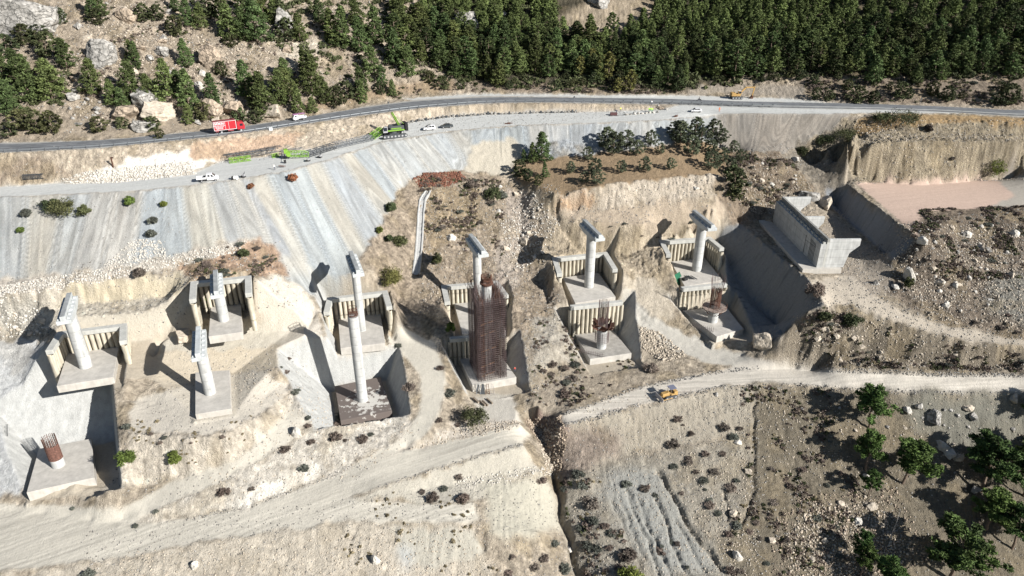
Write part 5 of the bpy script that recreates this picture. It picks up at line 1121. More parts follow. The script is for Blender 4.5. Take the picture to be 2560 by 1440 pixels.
# dry shrubs
DS = [shrub_mesh(700+k, 1.0, 0.95, ['dry', 'dry', 'grey', 'dry', 'grey'][k], 30, 34, 0.10) for k in range(5)]
DR = [(1290,590,34),(1680,540,26),(1390,705,24),(1440,765,16),(1665,870,32),(765,975,44),(680,785,34),(590,875,20),(780,1080,26),(860,1115,22),(900,1155,24),(745,1240,32),(805,1260,28),(880,1255,22),(1000,1310,46),(1210,1275,30),(1320,1225,18),(1130,860,14),(1175,910,18),(990,845,28),(450,820,28),(530,1225,24),(460,1320,28),(260,1310,20),(400,1380,26),(235,1415,22),(590,1390,34),(600,270,32),(665,75,28),(590,100,24),(515,75,26),(460,115,18),(605,190,22),(650,165,26),(1150,105,40),(690,1120,20),(1530,980,28),(1490,820,26),(1700,1110,26),(1650,1165,22),(1410,520,20),(1620,480,30),(1720,485,18),(1500,650,22),(710,855,26),(1580,1030,20),(1380,1330,0)]
dl = [(1180+a/2.572, 880+b/2.572+5, c) for a, b, c in DR if c]
dl += [(a/2.0645, 1040+b/2.0645+5, c) for a, b, c in [(1155,390,34),(1470,170,30),(1605,130,22),(1570,265,28),(700,560,16),(805,485,16),(1300,370,16),(2370,310,22),(2180,385,18),(2290,370,22),(2230,420,34),(2390,425,34),(460,815,36),(1740,40,28),(1730,110,26),(2365,40,12),(780,85,12),(990,130,10),(850,105,14),(830,130,14),(655,50,22),(1150,100,16),(375,470,12)]]
dl += [(620+a/3.2, 800+b/3.2+4, c) for a, b, c in [(385,570,24),(310,410,16),(265,370,10),(330,305,14),(480,775,16),(480,840,18),(750,770,30),(700,930,34),(920,950,30),(985,910,16),(780,955,12),(1540,380,20),(1610,590,36),(1290,540,34),(1680,830,16),(1200,200,20),(2430,430,20),(2540,380,20),(1530,800,20)]]
GR_ = 'dry grey shrubs dotted over the slopes'
def put_shrub(u_, v_, wpx, label, grp, z=0.8):
    p = G(u_, v_); s = wpx/2*depth(p)/F; me = rs.choice(DS); o = bpy.data.objects.new('dry_shrub', me); COLL.objects.link(o); o.location = p; o.scale = (s, s, s*z); o.rotation_euler = (0, 0, rs.uniform(0, 6.28))
    return tag(o, label, 'shrub', grp)
SG = {}
for (u_, v_, w) in dl:
    z = 'on the grey slope below the haul road' if u_ > 1400 and v_ > 1080 else 'between the pits and the lower tracks' if v_ < 1180 else 'beside the lower left haul tracks'
    SG.setdefault(z, []).append(put_shrub(u_, v_, w*1.05, 'x', 'dry shrubs '+z))
for z, l_ in SG.items(): order(l_, '%sdry shrub '+z)
ZN = [([(1050,450),(1240,450),(1270,520),(1200,620),(1060,620)], 18, 'on the ridge right of the concrete drain'), ([(1840,400),(1960,420),(2000,470),(1900,520),(1850,500)], 16, 'on the brown hillside above the abutment'),
      ([(2300,560),(2560,520),(2560,700),(2330,680),(2260,640)], 34, 'on the dark hillside below the levelled pad'), ([(2300,700),(2560,690),(2560,840),(2350,810)], 12, 'on the rubble slope above the right side track'), ([(1990,800),(2060,770),(2200,860),(2560,885),(2560,925),(2100,915)], 20, 'on the knoll between side track and haul road'),
      ([(1880,1100),(2100,1080),(2150,1440),(1800,1440)], 22, 'on the lower right slope left of the pines'), ([(1640,1050),(1880,1020),(1870,1300),(1700,1250)], 10, 'on the stony slope under the dozer'), ([(2020,200),(2560,200),(2560,262),(2040,250)], 18, 'on the scrubby verge behind the main road'),
      ([(180,20),(700,20),(760,260),(560,300),(200,300)], 20, 'among rocks on the upper left slope'), ([(460,660),(600,605),(680,640),(640,690),(500,695)], 12, 'on the red earth above the short pier'), ([(1380,520),(1560,540),(1780,545),(1640,620),(1400,560)], 6, 'on the beige terrace above the piers'), ([(1420,1200),(1700,1180),(1800,1430),(1460,1430)], 6, 'on the grey gullied slope at the bottom')]
for poly, n, z in ZN:
    P = np.array(poly, float); k = 0; zl = []
    while k < n:
        u_ = rs.uniform(P[:, 0].min(), P[:, 0].max()); v_ = rs.uniform(P[:, 1].min(), P[:, 1].max())
        if inside(P, np.array([u_]), np.array([v_]))[0]: zl.append(put_shrub(u_, v_, rs.uniform(8, 24)*(1.25 if v_ > 900 else 1), 'small dry shrub '+z, 'small shrubs '+z, rs.uniform(0.5, 0.8))); k += 1
    order(zl, '%ssmall dry shrub '+z)

M['dryg'] = leafmat('dry_grass_tufts', (0.20, 0.165, 0.10), 0.2, (0, 0, 0), 0)
ZB = [([(2300,525),(2560,515),(2560,600),(2330,640),(2270,600)], 420), ([(2260,600),(2560,600),(2560,700),(2280,700)], 260), ([(1990,800),(2060,770),(2340,850),(2560,880),(2560,930),(2050,915)], 260), ([(1850,960),(2150,980),(2150,1440),(1800,1440),(1870,1150)], 300), ([(1840,390),(1980,400),(2010,460),(1960,500),(1850,540)], 300), ([(2000,200),(2560,195),(2560,262),(2030,250)], 500), ([(1050,440),(1260,450),(1260,640),(1060,620)], 300), ([(200,0),(760,0),(980,200),(760,270),(560,300),(180,320)], 500), ([(1400,1190),(1500,1200),(1600,1440),(1440,1440)], 60), ([(1100,205),(1700,215),(1700,236),(1150,228)], 300), ([(760,260),(1120,195),(1140,225),(900,262)], 160), ([(1340,800),(1450,790),(1600,920),(1420,1030),(1320,1000)], 120), ([(540,640),(650,595),(700,640),(640,690),(460,690)], 120)]
merge_shrubs(np.concatenate([spread(p_, n_, 40+i_) for i_, (p_, n_) in enumerate(ZB)]), 'low_brush', 'low dry brush scattered over the natural ground', M['dry'], 51, 0.18, 0.75, 0.11)
merge_shrubs(np.concatenate([spread(p_, n_//2, 70+i_) for i_, (p_, n_) in enumerate(ZB)]+[spread([(330,1050),(560,1060),(740,1000),(560,1150),(300,1200)], 50, 90), spread([(900,1240),(1200,1180),(1250,1440),(700,1440)], 60, 91)]), 'dry_grass', 'straw coloured dry grass tufts on the natural ground', M['dryg'], 52, 0.15, 0.4, 0.10)
merge_shrubs(np.concatenate([spread(p_, n_//3, 170+i_) for i_, (p_, n_) in enumerate(ZB)]), 'green_scrub', 'low dark green scrub on the natural ground', M['oak'], 53, 0.2, 0.8, 0.12)
# ---------------------------------------------------------------- rocks
def rock_mesh(name, seed, matl, sub=3, sharp=0.5):
    bm = bmesh.new(); bmesh.ops.create_icosphere(bm, subdivisions=sub, radius=1.0); r = np.random.RandomState(seed)
    pl = r.normal(size=(14, 3)); pl /= np.linalg.norm(pl, axis=1)[:, None]; dd = r.uniform(0.42, 0.85, 14)
    from mathutils import noise as mn
    for v in bm.verts:
        c = Vector(v.co)
        for n_, d_ in zip(pl, dd):
            n_ = Vector(n_); t = c.dot(n_)
            if t > d_: c -= n_*(t-d_)*0.97
        c *= 1.22; c *= 1+0.16*mn.noise(c*1.3+Vector((seed, 0, 0)))+0.10*mn.noise(c*4+Vector((seed, 3, 0)))
        v.co = c
    me = bpy.data.meshes.new(name); bm.to_mesh(me); bm.free(); me.materials.append(matl); return me
M['rk_beige'] = mat('beige_limestone', (0.40, 0.345, 0.275), 0.95, noise=0.3, nscale=1.2, bump=0.12, bscale=3)
M['rk_grey'] = mat('grey_limestone', (0.29, 0.275, 0.25), 0.95, noise=0.45, nscale=0.9, bump=0.25, bscale=1.6)
M['rk_pale'] = mat('pale_limestone', (0.46, 0.43, 0.38), 0.95, noise=0.2, nscale=1.2, bump=0.1, bscale=3)
M['rk_brown'] = mat('brown_rock', (0.33, 0.265, 0.20), 0.95, noise=0.4, nscale=1.0, bump=0.2, bscale=2)
def cracks(m, sc=0.22, dark=0.45):
    t = m.node_tree; N = t.nodes; L = t.links; b = N['Principled BSDF']; g = N.new('ShaderNodeNewGeometry'); n = N.new('ShaderNodeTexNoise'); n.inputs['Scale'].default_value = 0.35; n.inputs['Detail'].default_value = 6; sk = N.new('ShaderNodeVectorMath'); sk.operation = 'SCALE'; sk.inputs['Scale'].default_value = 5.0; L.new(g.outputs['Position'], n.inputs[0]); L.new(n.outputs['Color'], sk.inputs[0])
    ad = N.new('ShaderNodeVectorMath'); ad.operation = 'ADD'; L.new(g.outputs['Position'], ad.inputs[0]); L.new(sk.outputs[0], ad.inputs[1])
    mp = N.new('ShaderNodeMapping'); mp.inputs['Scale'].default_value = (1, 0.7, 2.2); L.new(ad.outputs[0], mp.inputs[0])
    v = N.new('ShaderNodeTexVoronoi'); v.feature = 'DISTANCE_TO_EDGE'; v.inputs['Scale'].default_value = sc; L.new(mp.outputs[0], v.inputs[0])
    mr = N.new('ShaderNodeMapRange'); mr.inputs[1].default_value = 0.0; mr.inputs[2].default_value = 0.05; mr.inputs[3].default_value = 1-dark; mr.inputs[4].default_value = 1.0; L.new(v.outputs['Distance'], mr.inputs[0])
    src = b.inputs['Base Color'].links[0].from_socket; sc_ = N.new('ShaderNodeVectorMath'); sc_.operation = 'SCALE'; L.new(src, sc_.inputs[0]); L.new(mr.outputs[0], sc_.inputs['Scale']); L.new(sc_.outputs[0], b.inputs['Base Color'])
    bp = N.new('ShaderNodeBump'); bp.inputs['Distance'].default_value = 0.5; L.new(mr.outputs[0], bp.inputs['Height']); old = b.inputs['Normal'].links[0].from_node; L.new(old.outputs[0], bp.inputs['Normal']); L.new(bp.outputs[0], b.inputs['Normal'])
for k_ in ('rk_grey', 'rk_brown'): cracks(M[k_])
RK = {k: [rock_mesh('boulder', 10*i+j, M[k], 4) for j in range(4)] for i, k in enumerate(('rk_beige', 'rk_grey', 'rk_pale', 'rk_brown'))}
RKS = {k: [rock_mesh('boulder', 10*i+j, M[k], 1) for j in range(4)] for i, k in enumerate(('rk_beige', 'rk_grey', 'rk_pale', 'rk_brown'))}
rr_ = random.Random(31)
def boulder(u_, v_, wpx, hpx_, label, k='rk_beige', grp=None, tilt=0.3, name='boulder'):
    p = G(u_, v_); f = depth(p)/F; w = wpx/2*f; h = hpx_/2*f
    o = bpy.data.objects.new(name, rr_.choice((RK if wpx > 14 else RKS)[k])); COLL.objects.link(o); o.location = p+Vector((0, w*0.3, h*0.45))
    o.scale = (w*1.12, w*0.95, h*1.15); o.rotation_euler = (rr_.uniform(-tilt, tilt), rr_.uniform(-tilt, tilt), rr_.uniform(-.5, .5)); return tag(o, label, 'boulder', grp)
for a_ in [(70,75,165,110,'huge grey weathered limestone crag in the top left corner','rk_grey'),(262,158,62,84,'tall grey rock slab standing on the upper left slope','rk_grey'),(520,165,46,60,'pointed brown grey rock above the red truck','rk_brown'),(310,50,44,34,'brown rock at the top between two pines','rk_brown'),(25,30,60,40,'grey rock at the very top left','rk_grey'),
           (300,300,64,56,'round brown rock by the road, left','rk_brown'),(360,265,60,56,'grey cliff block behind the pines left','rk_grey'),(395,290,90,50,'wide beige brown rock face by the road','rk_beige'),(430,262,40,30,'brown rock ledge between pines','rk_brown'),(365,325,50,34,'grey angular rock at the road edge','rk_grey'),(520,290,56,50,'brown boulder left of the red truck top','rk_brown'),(580,285,60,50,'brown boulder directly above the red truck','rk_brown'),
           (507,188,26,14,'small white flat rock on the slope','rk_pale'),(500,222,24,20,'small white rock among pines above the truck','rk_pale'),(405,135,36,20,'flat grey rock, centre of the upper left slope','rk_grey'),(375,152,20,16,'grey rock left of the flat one','rk_grey'),(180,250,30,20,'grey scree block under the crag pines','rk_grey'),(705,70,50,50,'grey rock gully between dark oaks at the top','rk_grey'),(675,292,60,30,'beige rock right of the big roadside pine','rk_beige'),
           (1165,60,60,44,'grey rock ledge inside the forest, upper','rk_grey'),(1180,75,40,40,'dark grey rock inside the forest','rk_grey'),(1250,40,30,20,'small grey rock in the forest','rk_grey'),(1500,12,60,26,'grey rock overhang at the top of the bare gully','rk_grey'),
           (461,852,54,44,'pale rounded boulder lying left of the short pier','rk_beige'),(1905,872,46,46,'large crumbly beige rock mound at the mouth of the shaded cutting','rk_beige'),(2277,705,30,46,'tall white pointed boulder on the right slope','rk_pale'),(740,1092,28,28,'square beige boulder beside the lower left track','rk_pale'),(485,1420,20,18,'white boulder by itself at the bottom edge','rk_pale'),(940,1410,24,30,'white broken boulder at the bottom','rk_pale'),
           (1425,1380,18,16,'pale boulder at the bottom ravine edge','rk_pale'),(1845,1400,26,26,'pale boulder at the bottom, left of dark brush','rk_pale'),(1930,1355,22,16,'beige boulder on the lower right slope','rk_beige'),(2360,1125,34,24,'white boulder, larger of the pair near the chute','rk_pale'),(2375,1142,30,18,'white boulder, lower of the pair near the chute','rk_pale'),(2335,1055,40,34,'long grey boulder under the haul road','rk_grey'),(2270,1030,22,20,'pale boulder right of the broad pine','rk_pale'),(2300,1018,22,14,'grey boulder in the row below the haul road','rk_grey'),(2425,1025,26,20,'beige boulder by the right end of the row','rk_beige'),(2430,1045,24,20,'grey boulder at the right end of the row','rk_grey'),(2535,1005,28,26,'beige boulder at the right edge below the haul road','rk_beige'),(2400,1150,26,22,'beige boulder left of the tall right pine','rk_beige'),(2440,1230,24,20,'dark boulder under the tall right pine','rk_grey'),
           (1845,1108,18,12,'pale boulder on the stony slope below the dozer','rk_pale'),(1870,1185,18,14,'beige boulder by the eroded channel','rk_beige'),(1835,1290,18,22,'beige knob at the foot of the eroded rills','rk_beige'),(1790,990,14,12,'grey stone at the end of the haul road bank','rk_grey'),
           (2065,520,36,34,'pale broken boulder behind the abutment','rk_beige'),(2030,500,46,30,'grey rock pile behind the abutment wing','rk_grey'),(2310,610,26,20,'pale boulder at the pad corner','rk_pale'),(2420,592,26,16,'pale slab on the dark hillside','rk_pale'),(2455,625,20,14,'beige boulder on the dark hillside','rk_beige'),(2350,712,20,18,'beige boulder on the right slope','rk_beige'),(2540,590,22,18,'pale boulder near the right edge of the hillside','rk_pale'),(2190,712,16,14,'grey stone near the pointed boulder','rk_grey'),(2240,720,20,12,'pale stones beside the shaded trench','rk_pale'),
           (1990,405,24,14,'white boulder at the top of the side path','rk_pale'),(1740,475,16,10,'pale round patch of rock on the terrace face','rk_pale'),(1310,612,22,18,'beige boulder above the shadow on the ridge','rk_beige'),(1265,625,18,16,'beige stone left of the boulder on the ridge','rk_beige'),(1130,600,24,16,'pale boulder right of the concrete drain','rk_pale'),(2080,970,12,10,'x','rk_beige'),
           (1690,410,0,0,'x',''),(2170,1200,20,18,'pale block above the dark low pine','rk_pale'),(2145,1310,22,16,'pale block in the stony chute','rk_pale'),(2180,1275,24,18,'beige block in the stony chute','rk_beige')]:
    if a_[4] == 'x': continue
    boulder(*a_)
RZ = [([(180,10),(700,10),(760,260),(560,310),(180,330)], 46, (8, 26), ('rk_grey', 'rk_brown', 'rk_beige'), 'on the rocky upper left slope'),
      ([(160,220),(240,220),(270,320),(170,320)], 18, (8, 16), ('rk_grey',), 'in the grey rockfall left of the pines'),
      ([(1250,460),(1400,520),(1380,640),(1320,740),(1230,700)], 40, (6, 16), ('rk_beige', 'rk_pale'), 'on the rubbly ridge above the giant cage'),
      ([(1880,400),(1980,400),(2000,470),(1900,520)], 16, (7, 16), ('rk_pale', 'rk_beige'), 'on the brushy hillside above the abutment'),
      ([(2300,560),(2560,560),(2560,820),(2300,760),(2240,690)], 60, (7, 18), ('rk_beige', 'rk_pale', 'rk_grey'), 'on the rubble hillside at the right'),
      ([(1990,800),(2060,780),(2250,880),(2550,900),(2100,915)], 20, (7, 18), ('rk_beige',), 'on the knoll beside the haul road'),
      ([(1960,980),(2540,1000),(2540,1120),(2260,1120),(1960,1060)], 34, (6, 15), ('rk_grey', 'rk_beige'), 'on the bank below the haul road'),
      ([(2030,1260),(2200,1240),(2300,1380),(2260,1440),(1980,1440),(1950,1330)], 40, (7, 16), ('rk_beige', 'rk_brown'), 'in the stony chute between the lower pines'),
      ([(0,740),(90,760),(120,830),(0,850)], 16, (8, 18), ('rk_pale', 'rk_beige'), 'in the pale blocks left of the far left pier')]
for poly, n, (a, b), ks, z in RZ:
    P = np.array(poly, float); k = 0; zl = []
    while k < n:
        u_ = rr_.uniform(P[:, 0].min(), P[:, 0].max()); v_ = rr_.uniform(P[:, 1].min(), P[:, 1].max())
        if inside(P, np.array([u_]), np.array([v_]))[0]: w = a+(b-a)*rr_.random()**2; zl.append(boulder(u_, v_, w, w*rr_.uniform(.6, .9), 'small angular boulder '+z, rr_.choice(ks), 'small boulders '+z, 0.6)); k += 1
    order(zl, '%ssmall boulder '+z)
# rubble: loose stones nobody could count
def rubble(zones, name, matl, label, seed):
    r = np.random.RandomState(seed)
    V0 = np.array([(1, 0, 0), (-1, 0, 0), (0, 1, 0), (0, -1, 0), (0, 0, 1), (0, 0, -1)], float)
    F0 = np.array([(0, 2, 4), (2, 1, 4), (1, 3, 4), (3, 0, 4), (2, 0, 5), (1, 2, 5), (3, 1, 5), (0, 3, 5)])
    Vs = []; Fs = []; n0 = 0
    for poly, n, (s0, s1) in zones:
        W_ = px_world(poly); x0, y0 = W_.min(0); x1, y1 = W_.max(0)
        c = np.column_stack([r.uniform(x0, x1, n*6), r.uniform(y0, y1, n*6)]); c = c[inside(W_, c[:, 0], c[:, 1])][:n]; N_ = len(c)
        s = (s0+(s1-s0)*r.rand(N_)**3)[:, None]
        v = V0[None]*(0.7+0.6*r.rand(N_, 6, 1)); a = r.rand(N_)*6.28; b = r.rand(N_)*1.5
        ca, sa, cb, sb = np.cos(a)[:, None], np.sin(a)[:, None], np.cos(b)[:, None], np.sin(b)[:, None]
        x = v[..., 0]*ca-v[..., 1]*sa; y = v[..., 0]*sa+v[..., 1]*ca; z = v[..., 2]*0.8; y, z = y*cb-z*sb, y*sb+z*cb
        zz = hz(c[:, 0], c[:, 1])[:, None]
        P = np.stack([c[:, :1]+x*s, c[:, 1:]+y*s, zz+s*0.25+z*s], -1).reshape(-1, 3)
        Vs.append(P); Fs.append((F0[None]+6*np.arange(N_)[:, None, None]).reshape(-1, 3)+n0); n0 += len(P)
    P = np.concatenate(Vs); Q = np.concatenate(Fs).astype(np.int32)
    me = bpy.data.meshes.new(name); me.vertices.add(len(P)); me.vertices.foreach_set('co', P.ravel()); me.loops.add(Q.size); me.loops.foreach_set('vertex_index', Q.ravel())
    me.polygons.add(len(Q)); me.polygons.foreach_set('loop_start', np.arange(0, Q.size, 3, dtype=np.int32)); me.update(calc_edges=True); me.materials.append(matl)
    o = bpy.data.objects.new(name, me); COLL.objects.link(o); tag(o, label, 'rubble', None, 'stuff')
rubble([([(150,452),(200,432),(300,420),(480,405),(490,436),(300,456),(180,460)], 2600, (.12, .5)), ([(0,715),(250,672),(330,600),(400,600),(420,640),(620,600),(600,630),(450,665),(250,706),(0,755)], 3800, (.08, .4)),
        ([(1130,1200),(1380,1160),(1385,1185),(1150,1225)], 500, (.08, .35)), ([(560,1150),(620,1130),(600,1160)], 10, (.1, .2)), ([(1300,700),(1250,560),(1330,480),(1400,560)], 900, (.1, .45)), ([(0,740),(90,755),(130,830),(0,850)], 300, (.1, .5))],
       'pale_rubble', M['rk_pale'], 'pale broken stones heaped along the track and the foot of the scree', 1)
rubble([([(1600,815),(1650,830),(1720,890),(1660,905),(1600,870)], 900, (.12, .5)), ([(1040,470),(1250,450),(1300,620),(1280,760),(1050,800)], 2200, (.07, .35)), ([(2240,560),(2560,560),(2560,840),(2330,800),(2240,700)], 4200, (.08, .4)),
        ([(1980,790),(2060,770),(2340,850),(2560,880),(2560,925),(1980,910)], 1800, (.07, .35)), ([(1850,390),(1960,390),(2050,490),(1900,540),(1830,500)], 1200, (.08, .4)), ([(1440,1000),(1900,960),(1900,1100),(1500,1170)], 1200, (.05, .25)),
        ([(1900,970),(2560,990),(2560,1200),(1900,1200)], 1500, (.06, .3)), ([(2030,1260),(2200,1250),(2290,1380),(2200,1460),(1980,1460),(1960,1340)], 2200, (.1, .4)), ([(1700,1130),(1880,1130),(1900,1440),(1760,1440)], 1500, (.06, .3)),
        ([(1420,1200),(1700,1130),(1850,1440),(1450,1440)], 1500, (.05, .25)), ([(200,0),(760,0),(760,240),(560,290),(200,320)], 3500, (.1, .5)), ([(1380,560),(1800,570),(1820,620),(1640,690),(1350,700)], 900, (.05, .25)), ([(1330,1050),(1400,1080),(1400,1200),(1370,1190)], 500, (.1, .5)), ([(450,880),(1060,1060),(900,1190),(540,1260),(500,1200),(720,1060)], 1800, (.05, .28)), ([(300,1380),(1200,1310),(1240,1440),(300,1440)], 1500, (.05, .28)), ([(1140,1060),(1300,1050),(1300,1070),(1010,1130)], 700, (.06, .3)), ([(2090,300),(2560,300),(2560,450),(2140,455)], 1800, (.08, .4)), ([(1950,480),(2100,480),(2170,700),(2110,690),(2080,600)], 800, (.08, .3))],
       'beige_rubble', M['rk_beige'], 'loose beige stones scattered over the slopes', 2)
rubble([([(1400,1034),(1600,964),(1800,924),(1900,915),(1905,923),(1800,934),(1600,974),(1400,1044)], 1500, (.07, .32)), ([(1400,1062),(1600,1008),(1800,964),(2000,958),(2150,971),(2560,982),(2560,994),(2150,983),(2000,970),(1800,976),(1600,1020),(1400,1076)], 2600, (.06, .3)), ([(2050,918),(2350,930),(2560,932),(2560,944),(2350,942),(2050,930)], 1200, (.06, .28)), ([(945,1214),(1182,1139),(1307,1107),(1307,1117),(1182,1150),(945,1226)], 700, (.05, .25)), ([(484,1288),(630,1260),(880,1164),(880,1174),(630,1270),(484,1300)], 700, (.05, .25)), ([(1390,480),(1830,440),(1830,560),(1390,560)], 1500, (.05, .28)), ([(-100,690),(700,600),(760,760),(470,830),(-100,850)], 2500, (.06, .3)), ([(-100,380),(1640,255),(1640,280),(700,395),(-100,480)], 4000, (.05, .22)), ([(450,880),(740,860),(830,1060),(1060,1070),(900,1200),(540,1270),(260,1240),(320,1080)], 3000, (.05, .25)), ([(1050,460),(1400,460),(1400,800),(1330,1040),(1300,760),(1050,800)], 5000, (.06, .3)), ([(1400,1060),(1900,960),(1900,1440),(1450,1440)], 5000, (.05, .24)),
        ([(1900,970),(2560,990),(2560,1440),(1850,1440)], 3500, (.05, .28)), ([(200,1330),(1400,1180),(1440,1440),(200,1440)], 4000, (.05, .22)), ([(1840,380),(2100,330),(2560,300),(2560,450),(2130,460),(2080,520),(1850,560)], 4000, (.06, .3)), ([(2230,560),(2560,520),(2560,930),(1980,920),(1990,790)], 7000, (.06, .3)), ([(-100,0),(1000,0),(1000,240),(560,310),(-100,350)], 5000, (.08, .4)), ([(1300,800),(1460,780),(1460,960),(1310,1050)], 900, (.05, .25)), ([(0,500),(450,480),(450,650),(0,690)], 1200, (.05, .2)), ([(450,470),(1250,330),(1000,480),(780,700),(620,620),(450,640)], 900, (.05, .18))],
       'grey_rubble', M['rk_grey'], 'small grey stones and chips scattered over all the slopes', 7)
rubble([([(1030,448),(1060,432),(1150,430),(1165,445),(1120,466),(1050,468)], 2200, (.1, .45))], 'red_scrap', mat('rust_red_brush', (0.16, 0.07, 0.045), noise=0.5, nscale=2), 'heap of red brown dry branches in the hollow at the foot of the grey scree', 3)
rubble([([(1310,1050),(1400,1040),(1420,1090),(1400,1180),(1365,1130)], 1400, (.1, .45)), ([(1990,1240),(2240,1220),(2330,1400),(2200,1460),(1930,1460),(1930,1310)], 2400, (.1, .4))], 'dark_rubble', M['rk_brown'], 'brown broken rock blocking the gap in the haul road', 4)
# ---------------------------------------------------------------- main road, rails
def resamp(pts, n):
    P = np.array(pts, float); d = np.concatenate([[0], np.cumsum(np.linalg.norm(np.diff(P, axis=0), axis=1))]); t = np.linspace(0, d[-1], n)
    return np.stack([np.interp(t, d, P[:, k]) for k in range(P.shape[1])], 1)
up_w = ground([a for a, b in ROAD_UP], [b for a, b in ROAD_UP]); lo_w = ground([a for a, b in ROAD_LO], [b for a, b in ROAD_LO])
NR = 330
def smooth_line(P, n=9):
    Q = P.copy(); k = np.ones(n)/n
    for c in range(P.shape[1]): Q[:, c] = np.convolve(np.pad(P[:, c], n//2, mode='edge'), k, 'valid')
    return Q
lo_s = smooth_line(resamp(lo_w, NR), 15); up0 = resamp(up_w, 900)
# width measured square to the lower edge
tan = np.gradient(lo_s[:, :2], axis=0); tan /= np.linalg.norm(tan, axis=1)[:, None]; nor = np.stack([-tan[:, 1], tan[:, 0]], 1)
wid = np.array([min(13.0, max(7.4, np.min(np.linalg.norm(up0[:, :2]-p[:2], axis=1)))) for p in lo_s]); wid = smooth_line(wid[:, None], 41)[:, 0]
zr = smooth_line(np.array([max(hz(p[0]+n_[0]*w*t, p[1]+n_[1]*w*t) for t in (0, .25, .5, .75, 1)) for p, n_, w in zip(lo_s, nor, wid)])[:, None], 21)[:, 0]+0.10
def strip(name, o0, o1, dz, matl, i0=0, i1=NR, parent=None, edge=True):
    m = MB(); vs = []; fs = []
    for i in range(i0, i1):
        for o_ in (o0, o1):
            w0 = o_ if not isinstance(o_, str) else wid[i]*float(o_)
            vs.append((lo_s[i, 0]+nor[i, 0]*w0, lo_s[i, 1]+nor[i, 1]*w0, zr[i]+dz))
    n = i1-i0
    fs = [(2*k, 2*k+1, 2*k+3, 2*k+2)[::-1] for k in range(n-1)]
    if edge:                                   # shoulder faces down to the ground
        b = len(vs); vs += [(x, y, z-0.5) for x, y, z in vs]
        fs += [(2*k, b+2*k, b+2*k+2, 2*k+2)[::-1] for k in range(n-1)]+[(2*k+1, 2*k+3, b+2*k+3, b+2*k+1)[::-1] for k in range(n-1)]
    m.add(vs, fs); return m.build(name, matl, parent)
asp = bpy.data.materials.new('asphalt'); asp.use_nodes = True; t_ = asp.node_tree; b_ = t_.nodes['Principled BSDF']; b_.inputs['Roughness'].default_value = 0.85
g_ = t_.nodes.new('ShaderNodeNewGeometry'); n_ = t_.nodes.new('ShaderNodeTexNoise'); n_.inputs['Scale'].default_value = 0.35; n_.inputs['Detail'].default_value = 8; t_.links.new(g_.outputs['Position'], n_.inputs[0])
cr_ = t_.nodes.new('ShaderNodeValToRGB'); cr_.color_ramp.elements[0].position = 0.35; cr_.color_ramp.elements[0].color = (0.115, 0.12, 0.125, 1); cr_.color_ramp.elements[1].position = 0.68; cr_.color_ramp.elements[1].color = (0.19, 0.195, 0.20, 1)
t_.links.new(n_.outputs[0], cr_.inputs[0]); t_.links.new(cr_.outputs[0], b_.inputs['Base Color'])
ro = strip('road', 0.0, '1.0', 0.0, asp); tag(ro, 'grey asphalt road curving across the hillside', kind='structure')
M['tyre'] = mat('darker_wheel_lane', (0.085, 0.09, 0.095), noise=0.3, nscale=0.6); M['white_line'] = mat('worn_road_paint', (0.30, 0.30, 0.29), noise=0.25)
for a_, b__ in (('0.17', '0.24'), ('0.38', '0.45'), ('0.60', '0.66'), ('0.79', '0.85')):
    o = strip('tyre_lane', a_, b__, 0.004, M['tyre'], parent=ro, edge=False)
o = strip('edge_line', '0.035', '0.055', 0.008, M['white_line'], 0, 250, ro, False); o = strip('edge_line', '0.945', '0.965', 0.008, M['white_line'], 0, 250, ro, False)
o = strip('dust_band', '0.0', '0.14', 0.006, mat('road_dust', (0.36, 0.36, 0.34), noise=0.15), 228, NR, ro, False)
for i in range(4, 225, 3): strip('centre_dash', '0.508', '0.520', 0.012, M['white_line'], i, i+2, ro, False)
M['galv'] = mat('galvanised_steel', (0.22, 0.235, 0.245), 0.55, 0.4)
gr = empty('guardrail', (float(lo_s[100, 0]), float(lo_s[100, 1]), float(zr[100])), 0, 'long galvanised crash barrier along the lower edge of the main road', 'guardrail')
m = MB(); c0 = gr.location; vs = []
gi = list(range(0, 236))
for i in gi:
    for dz_, dn in ((0.52, -0.60), (0.60, -0.5), (0.70, -0.60), (0.78, -0.56)): vs.append((lo_s[i, 0]+nor[i, 0]*dn-c0.x, lo_s[i, 1]+nor[i, 1]*dn-c0.y, zr[i]+dz_-c0.z))
fs = [(4*k+j, 4*k+4+j, 4*k+5+j, 4*k+1+j) for k in range(len(gi)-1) for j in range(3)]
m.add(vs, fs); o = m.build('rail', M['galv'], gr); sd = o.modifiers.new('t', 'SOLIDIFY'); sd.thickness = 0.04
for i in gi[::3]:
    m = MB(); m.box((0, 0, 0.25), (0.14, 0.14, 1.3)); o = m.build('post', M['steel'], gr); o.location = (lo_s[i, 0]-nor[i, 0]*0.72-c0.x, lo_s[i, 1]-nor[i, 1]*0.72-c0.y, zr[i]-c0.z)
